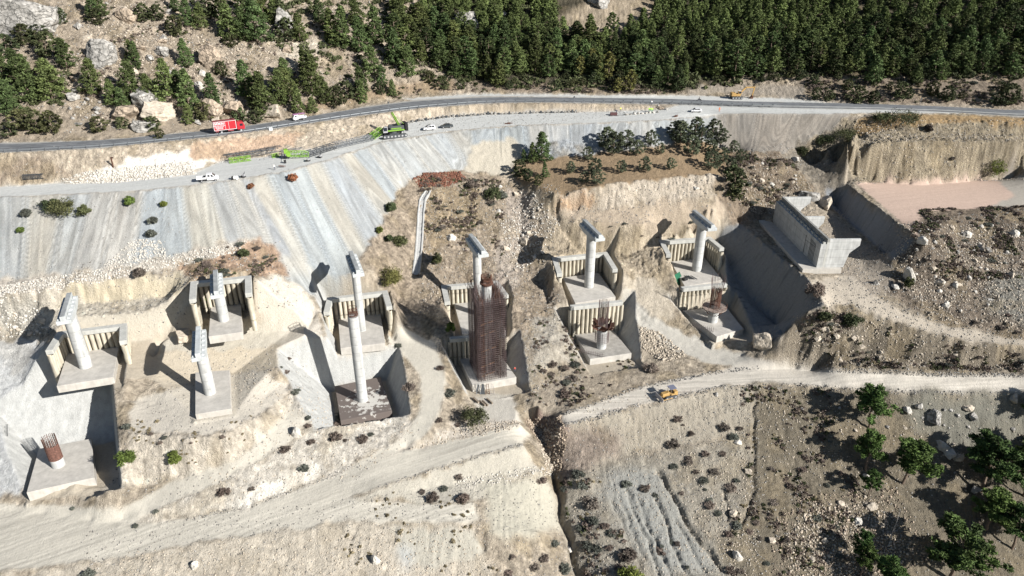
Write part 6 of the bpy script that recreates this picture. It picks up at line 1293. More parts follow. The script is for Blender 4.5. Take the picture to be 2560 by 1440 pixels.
# ---------------------------------------------------------------- vehicles
M['red'] = mat('red_paint', (0.36, 0.014, 0.024), 0.4, spec=0.5); M['red_dark'] = mat('dull_red_roof', (0.20, 0.045, 0.05), 0.6); M['white'] = mat('white_paint', (0.62, 0.62, 0.62), 0.4, spec=0.5); M['black'] = mat('black_plastic', (0.02, 0.02, 0.022), 0.5)
M['glass'] = mat('dark_glass', (0.02, 0.025, 0.035), 0.1, spec=0.6); M['greycar'] = mat('dark_grey_paint', (0.05, 0.06, 0.065), 0.3, spec=0.6); M['yel'] = mat('yellow_machine_paint', (0.40, 0.25, 0.09), 0.6, noise=0.2); M['lime'] = mat('lime_crane_paint', (0.16, 0.30, 0.035), 0.55, noise=0.3)
M['rim'] = mat('wheel_rim', (0.42, 0.42, 0.43), 0.45, 0.4); M['skin'] = mat('skin', (0.42, 0.26, 0.18)); M['hivis'] = mat('hi_vis', (0.45, 0.85, 0.08)); M['orange'] = mat('orange_vest', (0.75, 0.20, 0.06)); M['jeans'] = mat('dark_trousers', (0.04, 0.05, 0.09)); M['whitec'] = mat('white_cloth', (0.7, 0.7, 0.68)); M['steel_dk'] = mat('dark_steel', (0.075, 0.08, 0.085), 0.6, 0.3)
def heading(a, b):
    p, q = G(*a), G(*b); return math.atan2(q.y-p.y, q.x-p.x)
def place(px, hd, name, label, cat, on_road=False, group=None):
    p = G(*px)
    r = empty(name, p, hd, label, cat, group)
    if on_road:
        i = int(np.argmin(np.linalg.norm(lo_s[:, :2]-np.array([p.x, p.y]), axis=1))); r.location.z = zr[i]+0.0
    return r
def wheel(root, x, y, rad, w=0.26):
    m = MB(); m.tube((0, -w/2, 0), (0, w/2, 0), rad, n=18); o = m.build('wheel', M['dark'], root, smooth=True); o.location = (x, y, rad)
    m = MB(); m.tube((0, -w/2-0.012, 0), (0, w/2+0.012, 0), rad*0.58, n=14); m.build('rim', M['rim'], o)
# red box truck (front at +x)
hd = heading((548, 334), (612, 326)); r = place((580, 333.5), hd, 'box_truck', 'red box truck with white lettering on its side, driving on the main road', 'truck', True)
i_ = int(np.argmin(np.linalg.norm(lo_s[:, :2]-np.array(r.location)[:2], axis=1))); r.location.x, r.location.y = lo_s[i_, 0]+nor[i_, 0]*2.9, lo_s[i_, 1]+nor[i_, 1]*2.9
hd = math.atan2(tan[i_, 1], tan[i_, 0]); r.rotation_euler.z = hd
m = MB(); m.box((-1.3, 0, 2.55), (6.9, 2.5, 2.75)); bx = m.build('cargo_box', M['red'], r, bevel=0.04)
m = MB(); m.box((-1.3, 0, 3.96), (6.9, 2.46, 0.06)); m.build('roof', M['red_dark'], bx)
m = MB()
for x in (-4.74, 2.14): 
    for y in (-1.262, 1.262): m.box((x, y, 2.55), (0.12, 0.06, 2.8))
for y in (-1.262, 1.262): m.box((-1.3, y, 3.92), (6.8, 0.06, 0.1)); m.box((-1.3, y, 1.2), (6.8, 0.06, 0.12))
for x in (-1.2, -0.1): m.box((x, -1.262, 2.55), (0.07, 0.05, 2.5))
m.build('edge_trim', M['white'], bx)
m = MB(); m.side([(2.35, 0.75), (4.75, 0.75), (4.82, 1.75), (4.45, 3.0), (4.1, 3.15), (2.35, 3.2)], -1.2, 1.2); cb = m.build('cab', M['red'], r, bevel=0.06)
m = MB(); m.add([(4.815, -1.0, 1.8), (4.815, 1.0, 1.8), (4.47, 0.95, 2.92), (4.47, -0.95, 2.92)], [(0, 1, 2, 3)]); m.box((3.75, -1.205, 2.25), (0.95, 0.02, 0.75)); m.box((3.75, 1.205, 2.25), (0.95, 0.02, 0.75)); m.build('window', M['glass'], cb)
for y in (-0.85, 0.85): m = MB(); m.box((4.8, y, 1.05), (0.08, 0.35, 0.22)); m.build('headlight', M['white'], cb)
m = MB(); m.box((-0.2, 0, 0.85), (8.6, 1.0, 0.3)); m.build('chassis', M['black'], r); m = MB(); m.box((0.3, -1.15, 0.85), (1.8, 0.12, 0.5)); m.box((-3.9, -1.15, 0.9), (1.0, 0.12, 0.4)); m.build('side_skirt', M['red_dark'], r)
for x in (3.5, -2.6):
    for y in (-1.08, 1.08): wheel(r, x, y, 0.5)
def text(s, size, loc, root, matl, rot=(math.pi/2, 0, 0)):
    c = bpy.data.curves.new('lettering', 'FONT'); c.body = s; c.size = size; c.align_x = 'CENTER'; c.align_y = 'CENTER'; c.extrude = 0.008; c.offset = size*0.03
    tmp = bpy.data.objects.new('tmp', c); COLL.objects.link(tmp); dg = bpy.context.evaluated_depsgraph_get(); me = bpy.data.meshes.new_from_object(tmp.evaluated_get(dg)); me.materials.clear(); me.materials.append(matl)
    bpy.data.objects.remove(tmp); o = bpy.data.objects.new('lettering', me); COLL.objects.link(o); o.location = loc; o.rotation_euler = rot; o.parent = root; return o
text('G\u00d6KSU', 0.95, (-3.0, -1.275, 3.3), bx, M['white']); text('EVDEN EVE NAKL\u0130YAT', 0.36, (-3.0, -1.275, 2.62), bx, M['white'])
m = MB()
for k, (w_, z_) in enumerate(((2.5, 2.25), (2.3, 1.92), (1.9, 1.62))):
    x = -3.0-w_/2
    while x < -3.0+w_/2: l = 0.09+0.07*((k*7+int(x*31)) % 3); m.box((x, -1.262, z_), (l, 0.02, 0.15)); x += l+0.05
m.build('small_print', M['white'], bx)
def car(px, a, b, prof, glass, L, wd, paint, label, name='parked_car', cat='car', road=False, wr=0.34, wx_=(0.30, -0.30), cap_roof=None):
    hd = heading(a, b); r = place(px, hd, name, label, cat, road)
    m = MB(); m.side(prof, -wd/2, wd/2); bd = m.build('body', paint, r, bevel=0.09)
    m = MB()
    for poly in glass['side']:
        for y in (-wd/2-0.012, wd/2+0.012):
            n = len(poly); vs = [(p[0], y, p[1]) for p in poly]; m.add(vs, [tuple(range(n)), tuple(range(n))[::-1]])
    for (x0, z0, x1, z1) in glass['ends']: 
        nx, nz = (z1-z0), -(x1-x0); l = math.hypot(nx, nz); s_ = 1 if nx*(x0+x1) > 0 else -1; ox, oz = s_*nx/l*0.015, s_*nz/l*0.015
        m.add([(x0+ox, -wd/2+0.12, z0+oz), (x0+ox, wd/2-0.12, z0+oz), (x1+ox, wd/2-0.2, z1+oz), (x1+ox, -wd/2+0.2, z1+oz)], [(0, 1, 2, 3), (3, 2, 1, 0)])
    m.build('window', M['glass'], bd)
    for x in wx_:
        for y in (-wd/2+0.08, wd/2-0.08): wheel(r, x*L, y, wr, 0.2)
    for y in (-wd/2+0.3, wd/2-0.3): m = MB(); m.box((L/2-0.06, y, 0.68), (0.1, 0.3, 0.16)); m.build('headlight', M['rim'], bd)
    return r, bd
VAN = [(-2.15, 0.3), (2.15, 0.3), (2.2, 0.75), (1.95, 0.98), (1.2, 1.12), (0.55, 1.72), (-1.9, 1.78), (-2.15, 1.1)]
vg = {'side': [[(0.25, 1.12), (1.02, 1.12), (0.5, 1.60), (0.25, 1.62)], [(-0.75, 1.12), (0.12, 1.12), (0.12, 1.62), (-0.75, 1.64)], [(-1.8, 1.15), (-0.9, 1.12), (-0.9, 1.64), (-1.7, 1.64)]], 'ends': [(1.2, 1.14, 0.6, 1.66)]}
r, bd = car((1073, 325), (1088, 324), (1058, 327), VAN, vg, 4.3, 1.75, M['white'], 'white small van with dark roof hatch parked left of the dark grey car', 'parked_van', 'van')
m = MB(); m.box((0.0, 0, 1.80), (0.95, 1.0, 0.05)); m.build('roof_hatch', M['black'], bd)
SED = [(-2.2, 0.35), (2.2, 0.35), (2.25, 0.75), (1.2, 0.98), (0.55, 1.42), (-0.9, 1.45), (-1.75, 1.05), (-2.25, 0.98)]
sg = {'side': [[(0.0, 1.02), (1.0, 1.0), (0.5, 1.34), (0.0, 1.36)], [(-1.3, 1.04), (-0.1, 1.02), (-0.1, 1.36), (-0.85, 1.37)]], 'ends': [(1.2, 1.0, 0.6, 1.40), (-0.95, 1.43, -1.7, 1.08)]}
car((1117, 319), (1131, 318), (1103, 320), SED, sg, 4.4, 1.78, M['greycar'], 'dark grey car parked on the track right of the white van')
HAT = [(-1.95, 0.32), (2.05, 0.32), (2.1, 0.72), (1.15, 0.95), (0.5, 1.45), (-1.2, 1.5), (-1.9, 1.0)]
hg = {'side': [[(0.0, 1.0), (0.95, 0.98), (0.45, 1.36), (0.0, 1.4)], [(-1.35, 1.05), (-0.1, 1.0), (-0.1, 1.4), (-1.1, 1.42)]], 'ends': [(1.15, 0.97, 0.55, 1.43), (-1.25, 1.48, -1.85, 1.04)]}
car((1740, 280), (1754, 280), (1726, 280), HAT, hg, 4.1, 1.72, M['white'], 'white hatchback parked where the track joins the main road')
# crew cab tipper, front to the right
r = place((521, 452), heading((499, 454), (547, 448)), 'flatbed_van', 'white crew cab flatbed van parked at the edge of the track', 'van')
m = MB(); m.side([(-0.3, 0.4), (2.95, 0.4), (3.05, 0.85), (2.85, 1.2), (2.1, 1.45), (1.35, 2.2), (-0.3, 2.25)], -0.98, 0.98); cb = m.build('cab', M['white'], r, bevel=0.1)
m = MB()
for poly in ([(1.0, 1.45), (1.95, 1.42), (1.35, 2.02), (1.0, 2.05)], [(0.1, 1.5), (0.7, 1.48), (0.7, 2.02), (0.1, 2.02)]):
    for y in (-0.995, 0.995): m.add([(p[0], y, p[1]) for p in poly], [(0, 1, 2, 3), (3, 2, 1, 0)])
m.add([(2.13, -0.85, 1.48), (2.13, 0.85, 1.48), (1.42, 0.8, 2.17), (1.42, -0.8, 2.17)], [(0, 1, 2, 3)]); m.build('window', M['glass'], cb)
m = MB(); m.box((-1.75, 0, 0.88), (2.7, 2.05, 0.08))
for y in (-1.0, 1.0): m.box((-1.75, y, 1.15), (2.7, 0.06, 0.5))
m.box((-3.1, 0, 1.15), (0.06, 1.94, 0.5)); m.box((-0.42, 0, 1.35), (0.06, 1.94, 0.9)); bed = m.build('flatbed', M['white'], r)
m = MB(); m.box((-0.85, 0.1, 1.15), (0.7, 1.5, 0.5)); m.build('tool_chest', M['steel_dk'], bed); m = MB(); m.box((0, 0, 0.6), (5.6, 0.9, 0.25)); m.build('chassis', M['black'], r)
for x in (2.1, -1.7):
    for y in (-0.88, 0.88): wheel(r, x, y, 0.37)
# little pick-up on the road, front to the left
i_ = int(np.argmin(np.linalg.norm(lo_s[:, :2]-np.array(G(743, 300))[:2], axis=1))); 
r = empty('pickup_truck', (lo_s[i_, 0]+nor[i_, 0]*5.6, lo_s[i_, 1]+nor[i_, 1]*5.6, zr[i_]), math.atan2(tan[i_, 1], tan[i_, 0])+math.pi, 'small white pickup truck with a purple roof load on the main road', 'pickup truck')
m = MB(); m.side([(0.5, 0.4), (2.35, 0.4), (2.4, 1.1), (2.0, 1.95), (0.5, 2.0)], -0.85, 0.85); cb = m.build('cab', M['white'], r, bevel=0.08)
m = MB(); m.add([(2.405, -0.7, 1.2), (2.405, 0.7, 1.2), (2.05, 0.7, 1.88), (2.05, -0.7, 1.88)], [(0, 1, 2, 3)]); m.box((1.5, -0.86, 1.5), (0.7, 0.02, 0.5)); m.box((1.5, 0.86, 1.5), (0.7, 0.02, 0.5)); m.build('window', M['glass'], cb)
m = MB(); m.box((-0.95, 0, 0.75), (2.8, 1.7, 0.1)); m.box((-0.95, -0.83, 1.05), (2.8, 0.05, 0.6)); m.box((-0.95, 0.83, 1.05), (2.8, 0.05, 0.6)); m.box((-2.32, 0, 1.05), (0.05, 1.6, 0.6)); m.build('flatbed', M['white'], r)
m = MB(); m.box((0.1, 0, 2.15), (4.2, 1.3, 0.12)); m.build('roof_load', mat('purple_load', (0.30, 0.14, 0.26)), r)
m = MB()
for x in (-2.1, 0.3):
    for y in (-0.75, 0.75): m.tube((x, y, 1.0), (x, y, 2.1), 0.03, n=5)
m.build('rack', M['steel'], r)
for x in (1.7, -1.3):
    for y in (-0.75, 0.75): wheel(r, x, y, 0.3, 0.2)
# people
def person(px, label, shirt, legs, helmet=None, face=0.0, pose='stand', scale=1.0, loc=None, arms=0.2):
    """one continuous body grown with a skin modifier"""
    me = bpy.data.meshes.new('person'); J = {}; V = []; E = []; Rr = []
    def v(n_, p, r_): J[n_] = len(V); V.append(p); Rr.append(r_)
    sit = pose == 'sit'
    v('pel', (0, 0, 0.95), 0.14); v('waist', (0, 0, 1.12), 0.125); v('chest', (0.01, 0, 1.35), 0.155); v('neck', (0.02, 0, 1.50), 0.055); v('head', (0.03, 0, 1.60), 0.088); v('crown', (0.03, 0, 1.72), 0.085)
    E += [(0, 1), (1, 2), (2, 3), (3, 4), (4, 5)]
    for s, q in ((-1, 'l'), (1, 'r')):
        v('sh'+q, (0, s*0.17, 1.43), 0.06); v('el'+q, (0.03 if not sit else 0.22, s*(0.22+arms*0.3), 1.17 if not sit else 1.22), 0.042); v('wr'+q, (0.12 if not sit else 0.45, s*(0.24+arms*0.35), 0.95 if not sit else 1.15), 0.032); v('ha'+q, (0.15 if not sit else 0.53, s*(0.25+arms*0.35), 0.86 if not sit else 1.13), 0.036)
        E += [(J['chest'], J['sh'+q]), (J['sh'+q], J['el'+q]), (J['el'+q], J['wr'+q]), (J['wr'+q], J['ha'+q])]
        dx = s*0.08
        if not sit: v('hip'+q, (0, s*0.09, 0.88), 0.09); v('kn'+q, (0.03+dx, s*0.11, 0.48), 0.06); v('an'+q, (dx, s*0.12, 0.09), 0.045); v('to'+q, (0.15+dx, s*0.13, 0.04), 0.04)
        else: v('hip'+q, (0.05, s*0.13, 0.90), 0.09); v('kn'+q, (0.42, s*0.24, 0.82), 0.06); v('an'+q, (0.30, s*0.22, 0.42), 0.045); v('to'+q, (0.45, s*0.22, 0.38), 0.04)
        E += [(J['pel'], J['hip'+q]), (J['hip'+q], J['kn'+q]), (J['kn'+q], J['an'+q]), (J['an'+q], J['to'+q])]
    me.from_pydata([(x, y, z) for x, y, z in V], E, []); o = bpy.data.objects.new('person', me); COLL.objects.link(o)
    sk = o.modifiers.new('skin', 'SKIN')
    for k in range(len(V)): me.skin_vertices[0].data[k].radius = (Rr[k], Rr[k]*(1.25 if k in (0, 1, 2) else 1)); me.skin_vertices[0].data[k].use_root = (k == 0)
    sb = o.modifiers.new('sub', 'SUBSURF'); sb.levels = 1; sb.render_levels = 1
    dg = bpy.context.evaluated_depsgraph_get(); m2 = bpy.data.meshes.new_from_object(o.evaluated_get(dg)); o.modifiers.clear(); o.data = m2; m2.name = 'person'
    m2.materials.clear()
    for mm in (M['skin'], shirt, legs, M['black']): m2.materials.append(mm)
    for p in m2.polygons:
        c = p.center; hand = abs(c.y) > 0.2 and ((not sit and c.z < 0.97) or (sit and c.x > 0.42 and c.z > 1.0))
        p.material_index = 3 if c.z > 1.68 and c.x < 0.06 else 0 if c.z > 1.49 or (hand and abs(c.y) > 0.24) else 1 if c.z > 0.98 or (abs(c.y) > 0.2 and c.z > 0.9) else 3 if c.z < 0.1 else 2; p.use_smooth = True
    p = G(*px) if loc is None else Vector(loc); o.location = p; o.rotation_euler = (0, 0, face); o.scale = (scale,)*3
    if helmet:
        m = MB(); n = 12
        for a in range(4):
            z0, z1 = 1.70+a*0.035, 1.70+(a+1)*0.035; m.tube((0.03, 0, z0), (0.03, 0, z1), 0.135*math.cos(a*0.36), 0.135*math.cos((a+1)*0.36), n)
        m.build('helmet', helmet, o, smooth=True)
    return tag(o, label, 'person')
person((687, 425), 'person in a pale shirt standing on the track below the lying crane boom', M['whitec'], M['jeans'], M['white'], 2.6)
person((1798, 279), 'person in orange clothes standing alone on the gravel right of the white hatchback', M['orange'], M['orange'], None, -1.6)
person((1551, 279), 'person in a yellow vest behind the scrap pile at the cut face', mat('yellow_vest', (0.75, 0.78, 0.10)), M['jeans'], M['white'], -1.2)
person((1541, 284), 'person in dark blue crouching beside the dark crate of the scrap pile', M['jeans'], M['jeans'], None, -1.0, scale=0.9)
person((1560, 287), 'person in a white shirt at the right end of the dark crate', M['whitec'], M['steel_dk'], None, -2.0)
person((1629, 262), 'person in a white shirt standing on the main road edge', M['whitec'], M['jeans'], None, -1.4)
for k, (u_, l) in enumerate(((1622.5, 'leftmost of the three workers in green vests at the cut face'), (1626.5, 'middle of the three workers in green vests at the cut face'), (1630.5, 'rightmost of the three workers in green vests at the cut face'))):
    person((u_, 280), l, M['hivis'], mat('green_trousers', (0.06, 0.30, 0.10)), M['white'], -1.5+0.3*k)['group'] = 'workers in green vests'
# motorcycle and rider
p = G(1747, 255); i_ = int(np.argmin(np.linalg.norm(lo_s[:, :2]-np.array(p)[:2], axis=1)))
r = empty('motorcycle', (p.x, p.y, max(p.z, zr[i_]+0.01)), math.pi, 'dark motorcycle with a rider on the main road above the white hatchback', 'motorcycle')
for x in (0.68, -0.68): m = MB(); m.ring((0, 0, 0), 0.27, 0.06, 18); o = m.build('wheel', M['dark'], r); o.rotation_euler = (math.pi/2, 0, 0); o.location = (x, 0, 0.32)
m = MB(); m.side([(-0.75, 0.7), (-0.1, 0.5), (0.3, 0.55), (0.4, 0.85), (0.1, 0.9), (-0.2, 0.78), (-0.85, 0.85)], -0.13, 0.13); m.build('body', M['black'], r, bevel=0.03)
m = MB(); m.tube((0.68, 0, 0.32), (0.42, 0, 1.0), 0.04); m.tube((0.4, -0.35, 1.05), (0.4, 0.35, 1.05), 0.025); m.build('handlebar', M['steel_dk'], r)
person((0, 0), 'rider in dark clothes seated on the motorcycle', M['black'], M['jeans'], M['black'], math.pi, 'sit', loc=(r.location.x+0.15, r.location.y, r.location.z-0.02))
# tracks for machines
def track(root, L, h, w, y, name='crawler_track'):
    m = MB(); n = 7; pts = []
    for k in range(n): a = math.pi/2+math.pi*k/(n-1); pts.append((-L/2+h/2+h/2*math.cos(a), h/2+h/2*math.sin(a)))
    for k in range(n): a = -math.pi/2+math.pi*k/(n-1); pts.append((L/2-h/2+h/2*math.cos(a), h/2+h/2*math.sin(a)))
    m.side(pts, y-w/2, y+w/2); o = m.build(name, M['steel_dk'], root)
    nr = max(3, int(L/h))
    for k in range(nr): m = MB(); x = -L/2+h/2+(L-h)*k/(nr-1); m.tube((x, y-w/2-0.03, h/2), (x, y+w/2+0.03, h/2), h*0.27, n=12); m.build('roller', M['rim'], o)
    return o
# excavator, boom to the right
r = place((1841, 246.5), 0.0, 'excavator', 'yellow tracked excavator with its bucket on the ground below the earth bank', 'excavator')
track(r, 4.4, 0.95, 0.6, -1.2); track(r, 4.4, 0.95, 0.6, 1.2)
m = MB(); m.box((-0.6, 0, 1.55), (3.6, 2.5, 0.9)); m.box((-1.6, 0, 2.15), (1.6, 2.5, 0.5)); m.build('body', M['yel'], r, bevel=0.08)
m = MB(); m.side([(0.1, 1.9), (1.5, 1.9), (1.35, 3.1), (0.1, 3.2)], -1.2, -0.2); cb = m.build('cab', M['yel'], r, bevel=0.05); m = MB(); m.box((0.8, -1.21, 2.6), (1.0, 0.02, 0.8)); m.box((1.44, -0.7, 2.55), (0.02, 0.8, 0.8)); m.build('window', M['glass'], cb); m = MB(); m.box((0.7, -0.7, 3.2), (1.3, 1.0, 0.06)); m.build('roof', M['white'], cb)
def bar(root, name, a, b, w0, w1, y, matl):
    m = MB(); a = Vector(a); b = Vector(b); d = (b-a).normalized(); q = Vector((-d.z, 0, d.x))
    vs = [(a-q*w0/2), (b-q*w1/2), (b+q*w1/2), (a+q*w0/2)]; m.side([(p_.x, p_.z) for p_ in vs], y-0.22, y+0.22); return m.build(name, matl, root)
bar(r, 'boom', (0.8, 0, 1.8), (3.4, 0, 4.3), 0.7, 0.55, 0.3, M['yel']); bar(r, 'boom', (3.3, 0, 4.3), (6.6, 0, 4.35), 0.55, 0.4, 0.3, M['yel']); bar(r, 'stick', (6.7, 0, 4.6), (6.2, 0, 1.2), 0.5, 0.3, 0.3, M['yel'])
m = MB(); m.side([(5.0, 0.1), (6.5, 0.0), (6.6, 1.1), (6.1, 1.2), (5.7, 0.7)], -0.3, 0.9); m.build('bucket', M['rust'], r)
# dozer, blade to the left
r = place((1672, 992), heading((1690, 987), (1640, 1001)), 'bulldozer', 'yellow bulldozer with canopy pushing along the haul road edge', 'bulldozer')
track(r, 3.6, 1.0, 0.55, -1.05); track(r, 3.6, 1.0, 0.55, 1.05)
m = MB(); m.side([(-0.1, 0.6), (2.3, 0.6), (2.35, 1.6), (0.4, 1.85), (-0.1, 1.6)], -0.6, 0.6); m.build('bonnet', M['yel'], r, bevel=0.08)
m = MB(); m.side([(-2.1, 0.7), (-0.1, 0.7), (-0.1, 1.3), (-0.9, 1.4), (-1.0, 1.95), (-2.1, 1.95)], -0.95, 0.95); m.build('body', M['yel'], r, bevel=0.06)
m = MB()
for x in (-1.35, 0.05):
    for y in (-0.75, 0.75): m.tube((x, y, 1.3), (x, y, 2.9), 0.06, n=6)
m.build('canopy_post', M['yel'], r); m = MB(); m.box((-0.65, 0, 2.96), (1.9, 1.9, 0.12)); m.build('canopy', mat('grey_canopy', (0.14, 0.15, 0.20)), r); m = MB(); m.box((-0.5, 0, 1.6), (0.6, 0.7, 0.7)); m.build('seat', M['black'], r)
m = MB(); m.tube((0.9, 0.3, 1.7), (0.9, 0.3, 2.5), 0.06); m.build('exhaust', M['black'], r)
m = MB(); pr_ = [(3.2+0.25*math.sin(t*math.pi), 0.05+1.25*t) for t in (0, .25, .5, .75, 1)]; pr_ = [(2*3.2-a_+0.0, b__) for a_, b__ in pr_]
pf = pr_+[(a_-0.12, b__) for a_, b__ in pr_[::-1]]; m.side(pf, -1.9, 1.9); bl = m.build('blade', mat('worn_blade_steel', (0.42, 0.40, 0.40), 0.5, 0.3), r)
m = MB()
for y in (-1.45, 1.45): m.tube((-0.3, y, 0.5), (3.0, y, 0.4), 0.1)
m.tube((2.0, -0.4, 1.2), (3.0, -0.4, 0.8), 0.06); m.tube((2.0, 0.4, 1.2), (3.0, 0.4, 0.8), 0.06); m.build('push_arm', M['yel'], r)
# ---------------------------------------------------------------- crawler crane with its boom laid on the track
def lattice(name, a, b, w, h, matl, root, bays=None, r0=0.07, tipw=None):
    a = Vector(a); b = Vector(b); d = (b-a); L = d.length; d.normalize(); s = Vector((-d.y, d.x, 0)).normalized(); u = d.cross(s)*-1
    if u.z < 0: u = -u
    n = bays or max(3, int(L/1.9)); m = MB(); K = []
    for k in range(n+1):
        t = k/n; ww = w*(1 if tipw is None else (1-t)+t*tipw); hh = h*(1 if tipw is None else (1-t)+t*tipw); p_ = a+d*L*t
        K.append([p_-s*ww/2, p_+s*ww/2, p_+s*ww/2+u*hh, p_-s*ww/2+u*hh])
    for k in range(n):
        for j in range(4): m.tube(K[k][j], K[k+1][j], r0, n=4, cap=False)
        for j in range(4): m.tube(K[k][j], K[k+1][(j+1) % 4] if k % 2 else K[k+1][(j-1) % 4], r0*0.55, n=3, cap=False)
        for j in range(4): m.tube(K[k][j], K[k][(j+1) % 4], r0*0.55, n=3, cap=False)
    return m.build(name, matl, root)
gz = lambda x, y: float(hz(x, y))
P0 = G(984, 340); hd = heading((1008, 336), (948, 344))
r = empty('crawler_crane', P0, hd, 'lime green and black crawler crane with its long lattice boom lowered to the track', 'crane')
def loc(px, dz=0.0):                            # photo pixel on the ground to crane coordinates
    g0 = G(*px); v_ = Matrix.Rotation(-hd, 3, 'Z') @ (g0-P0); return Vector((v_.x, v_.y, v_.z+dz))
track(r, 8.6, 1.15, 1.0, -2.4); track(r, 8.6, 1.15, 1.0, 2.4)
m = MB(); m.box((0, 0, 0.95), (3.2, 4.0, 0.7)); m.tube((0, 0, 1.2), (0, 0, 1.7), 1.3, n=20); m.build('carbody', M['steel_dk'], r)
m = MB(); m.box((-0.6, 0, 2.2), (8.2, 3.1, 0.5)); m.box((-1.3, 1.2, 3.1), (5.2, 0.7, 1.4)); m.box((-1.3, -1.2, 3.1), (5.2, 0.7, 1.4)); m.build('machine_deck', M['steel_dk'], r, bevel=0.05)
m = MB(); m.box((-0.8, 1.58, 2.3), (6.4, 0.08, 0.45)); m.box((-0.8, 1.58, 2.95), (3.6, 0.08, 0.35)); m.build('green_panel', M['lime'], r)
m = MB(); m.side([(2.4, 1.9), (4.0, 1.9), (4.0, 2.8), (3.6, 3.9), (2.4, 3.9)], 1.1, 2.3); cb = m.build('cab', M['rim'], r, bevel=0.06); m = MB(); m.box((3.2, 2.31, 3.1), (1.2, 0.02, 1.2)); m.box((4.01, 1.7, 2.6), (0.02, 1.0, 1.0)); m.build('window', M['glass'], cb)
for k in range(5): m = MB(); m.box((-4.4, 0, 2.1+k*0.52), (1.0, 4.2, 0.46)); m.build('counterweight_slab', M['black'], r, bevel=0.04)
for y in (-0.7, 0.7): lattice('mast', (-2.4, y, 2.6), (0.2, y*0.5, 8.0), 0.5, 0.5, M['lime'], r, 5, 0.09)
m = MB(); m.tube((-4.0, -0.8, 3.9), (0.1, -0.4, 7.9), 0.07); m.tube((-4.0, 0.8, 3.9), (0.1, 0.4, 7.9), 0.07); m.tube((0.1, -0.5, 8.0), (0.1, 0.5, 8.0), 0.15); m.build('backstay', M['lime'], r)
b1 = loc((932, 352), 0.6); b2 = loc((838, 372), 0.4); b3 = loc((772, 393), 0.4); b4 = loc((722, 398), 1.0)
lattice('boom_foot', (3.8, 0, 1.9), b1, 1.8, 1.7, M['lime'], r, 6, 0.10); lattice('boom_section', b1, b2, 1.8, 1.6, M['steel'], r, 14, 0.08); lattice('boom_section', b2, b3, 1.8, 1.6, M['steel_dk'], r, 8, 0.11)
lattice('boom_head', b3, b4, 1.7, 1.5, M['lime'], r, 6, 0.10)
m = MB(); m.tube(b4+Vector((0, -0.9, 0.8)), b4+Vector((0, 0.9, 0.8)), 0.75, n=16); m.box(tuple(b4+Vector((0.6, 0, 1.7))), (1.2, 1.4, 1.3)); m.build('boom_tip', M['lime'], r)
hk = loc((713, 408)); m = MB(); m.tube(b4+Vector((0.5, 0, 0.6)), hk+Vector((0, 0, 0.9)), 0.05); m.box(tuple(hk+Vector((0, 0, 0.5))), (0.7, 0.5, 1.0)); m.build('hook_block', M['black'], r)
for k in range(4): q_ = b4+Vector((-0.3+0.7*k, -1.2, -0.4)); m = MB(); m.box((q_.x, q_.y, q_.z+0.2), (0.25, 0.9, 1.6)); m.build('support_leg', M['steel_dk'], r)
def lay(a, b, w, h, matl, name, label, r0=0.09, bays=None, tipw=None):
    p_, q_ = G(*a), G(*b); c_ = p_.copy(); rr = lattice(name, Vector((0, 0, 0.1)), Vector((q_.x-p_.x, q_.y-p_.y, q_.z-p_.z+0.1)), w, h, matl, None, bays, r0, tipw); rr.location = c_; return tag(rr, label, 'boom section')
lay((574, 407), (628, 400), 1.6, 1.2, M['lime'], 'lattice_section', 'lime green lattice section lying loose at the left end of the stored booms', 0.10, 7)
lay((680, 394), (700, 390), 1.5, 0.8, M['lime'], 'lattice_section', 'short lime green frame lying between the stored booms and the boom head', 0.09, 3)
lay((562, 400), (640, 388), 1.8, 1.5, M['steel_dk'], 'lattice_section', 'dark lattice section stored at the foot of the cut, left half', 0.09); lay((642, 388), (705, 376), 1.8, 1.5, M['steel_dk'], 'lattice_section', 'dark lattice section stored at the foot of the cut, right half', 0.09)
lay((705, 385), (760, 377), 2.0, 0.9, M['steel'], 'lattice_section', 'grey lattice section lying flat near the boom head', 0.07); lay((570, 394), (690, 378), 1.0, 0.8, M['steel'], 'lattice_section', 'thin grey lattice lying behind the dark stored sections', 0.07)
# small site things
def heap(px, name, label, cat, f): 
    p_ = G(*px); r_ = empty(name, p_, rr_.uniform(-.3, .3), label, cat); f(r_); return r_
def f_roll(r_): 
    m = MB(); m.tube((-0.5, 0, 0.55), (0.5, 0, 0.55), 0.6, n=16); m.build('drum', M['whitec'], r_); m = MB(); m.box((-0.9, 0, 0.5), (0.5, 0.9, 0.9)); m.build('engine_box', M['black'], r_)
heap((590, 449), 'concrete_mixer', 'small white drum and black engine standing at the track edge', 'mixer', f_roll)
def f_skid(r_):
    m = MB(); m.box((0, 0, 0.35), (1.6, 0.8, 0.2)); m.build('frame', M['black'], r_); m = MB(); m.tube((0.4, 0, 0.5), (0.7, 0.1, 1.9), 0.07); m.tube((-0.5, 0, 0.5), (0.6, 0.1, 1.5), 0.06); m.build('arm', M['steel_dk'], r_); m = MB(); m.box((0.3, 0, 0.8), (0.6, 0.6, 0.6)); m.build('motor', M['rim'], r_)
heap((608, 444), 'winch', 'dark site winch with upright arm right of the white drum', 'winch', f_skid)
heap((770, 404), 'winch', 'dark machine with upright arm under the boom sections', 'winch', f_skid); heap((799, 395), 'winch', 'small brown grey machine at the crest right of the person', 'winch', f_skid)
def f_bars(r_):
    m = MB()
    for k in range(4): m.ring((k*0.5-1, 0, 0.5), 0.5, 0.05, 12)
    m.build('hose_coil', M['rust'], r_)
heap((707, 419), 'hose', 'coils of rusty hose on the track under the boom tip', 'hose', f_bars)
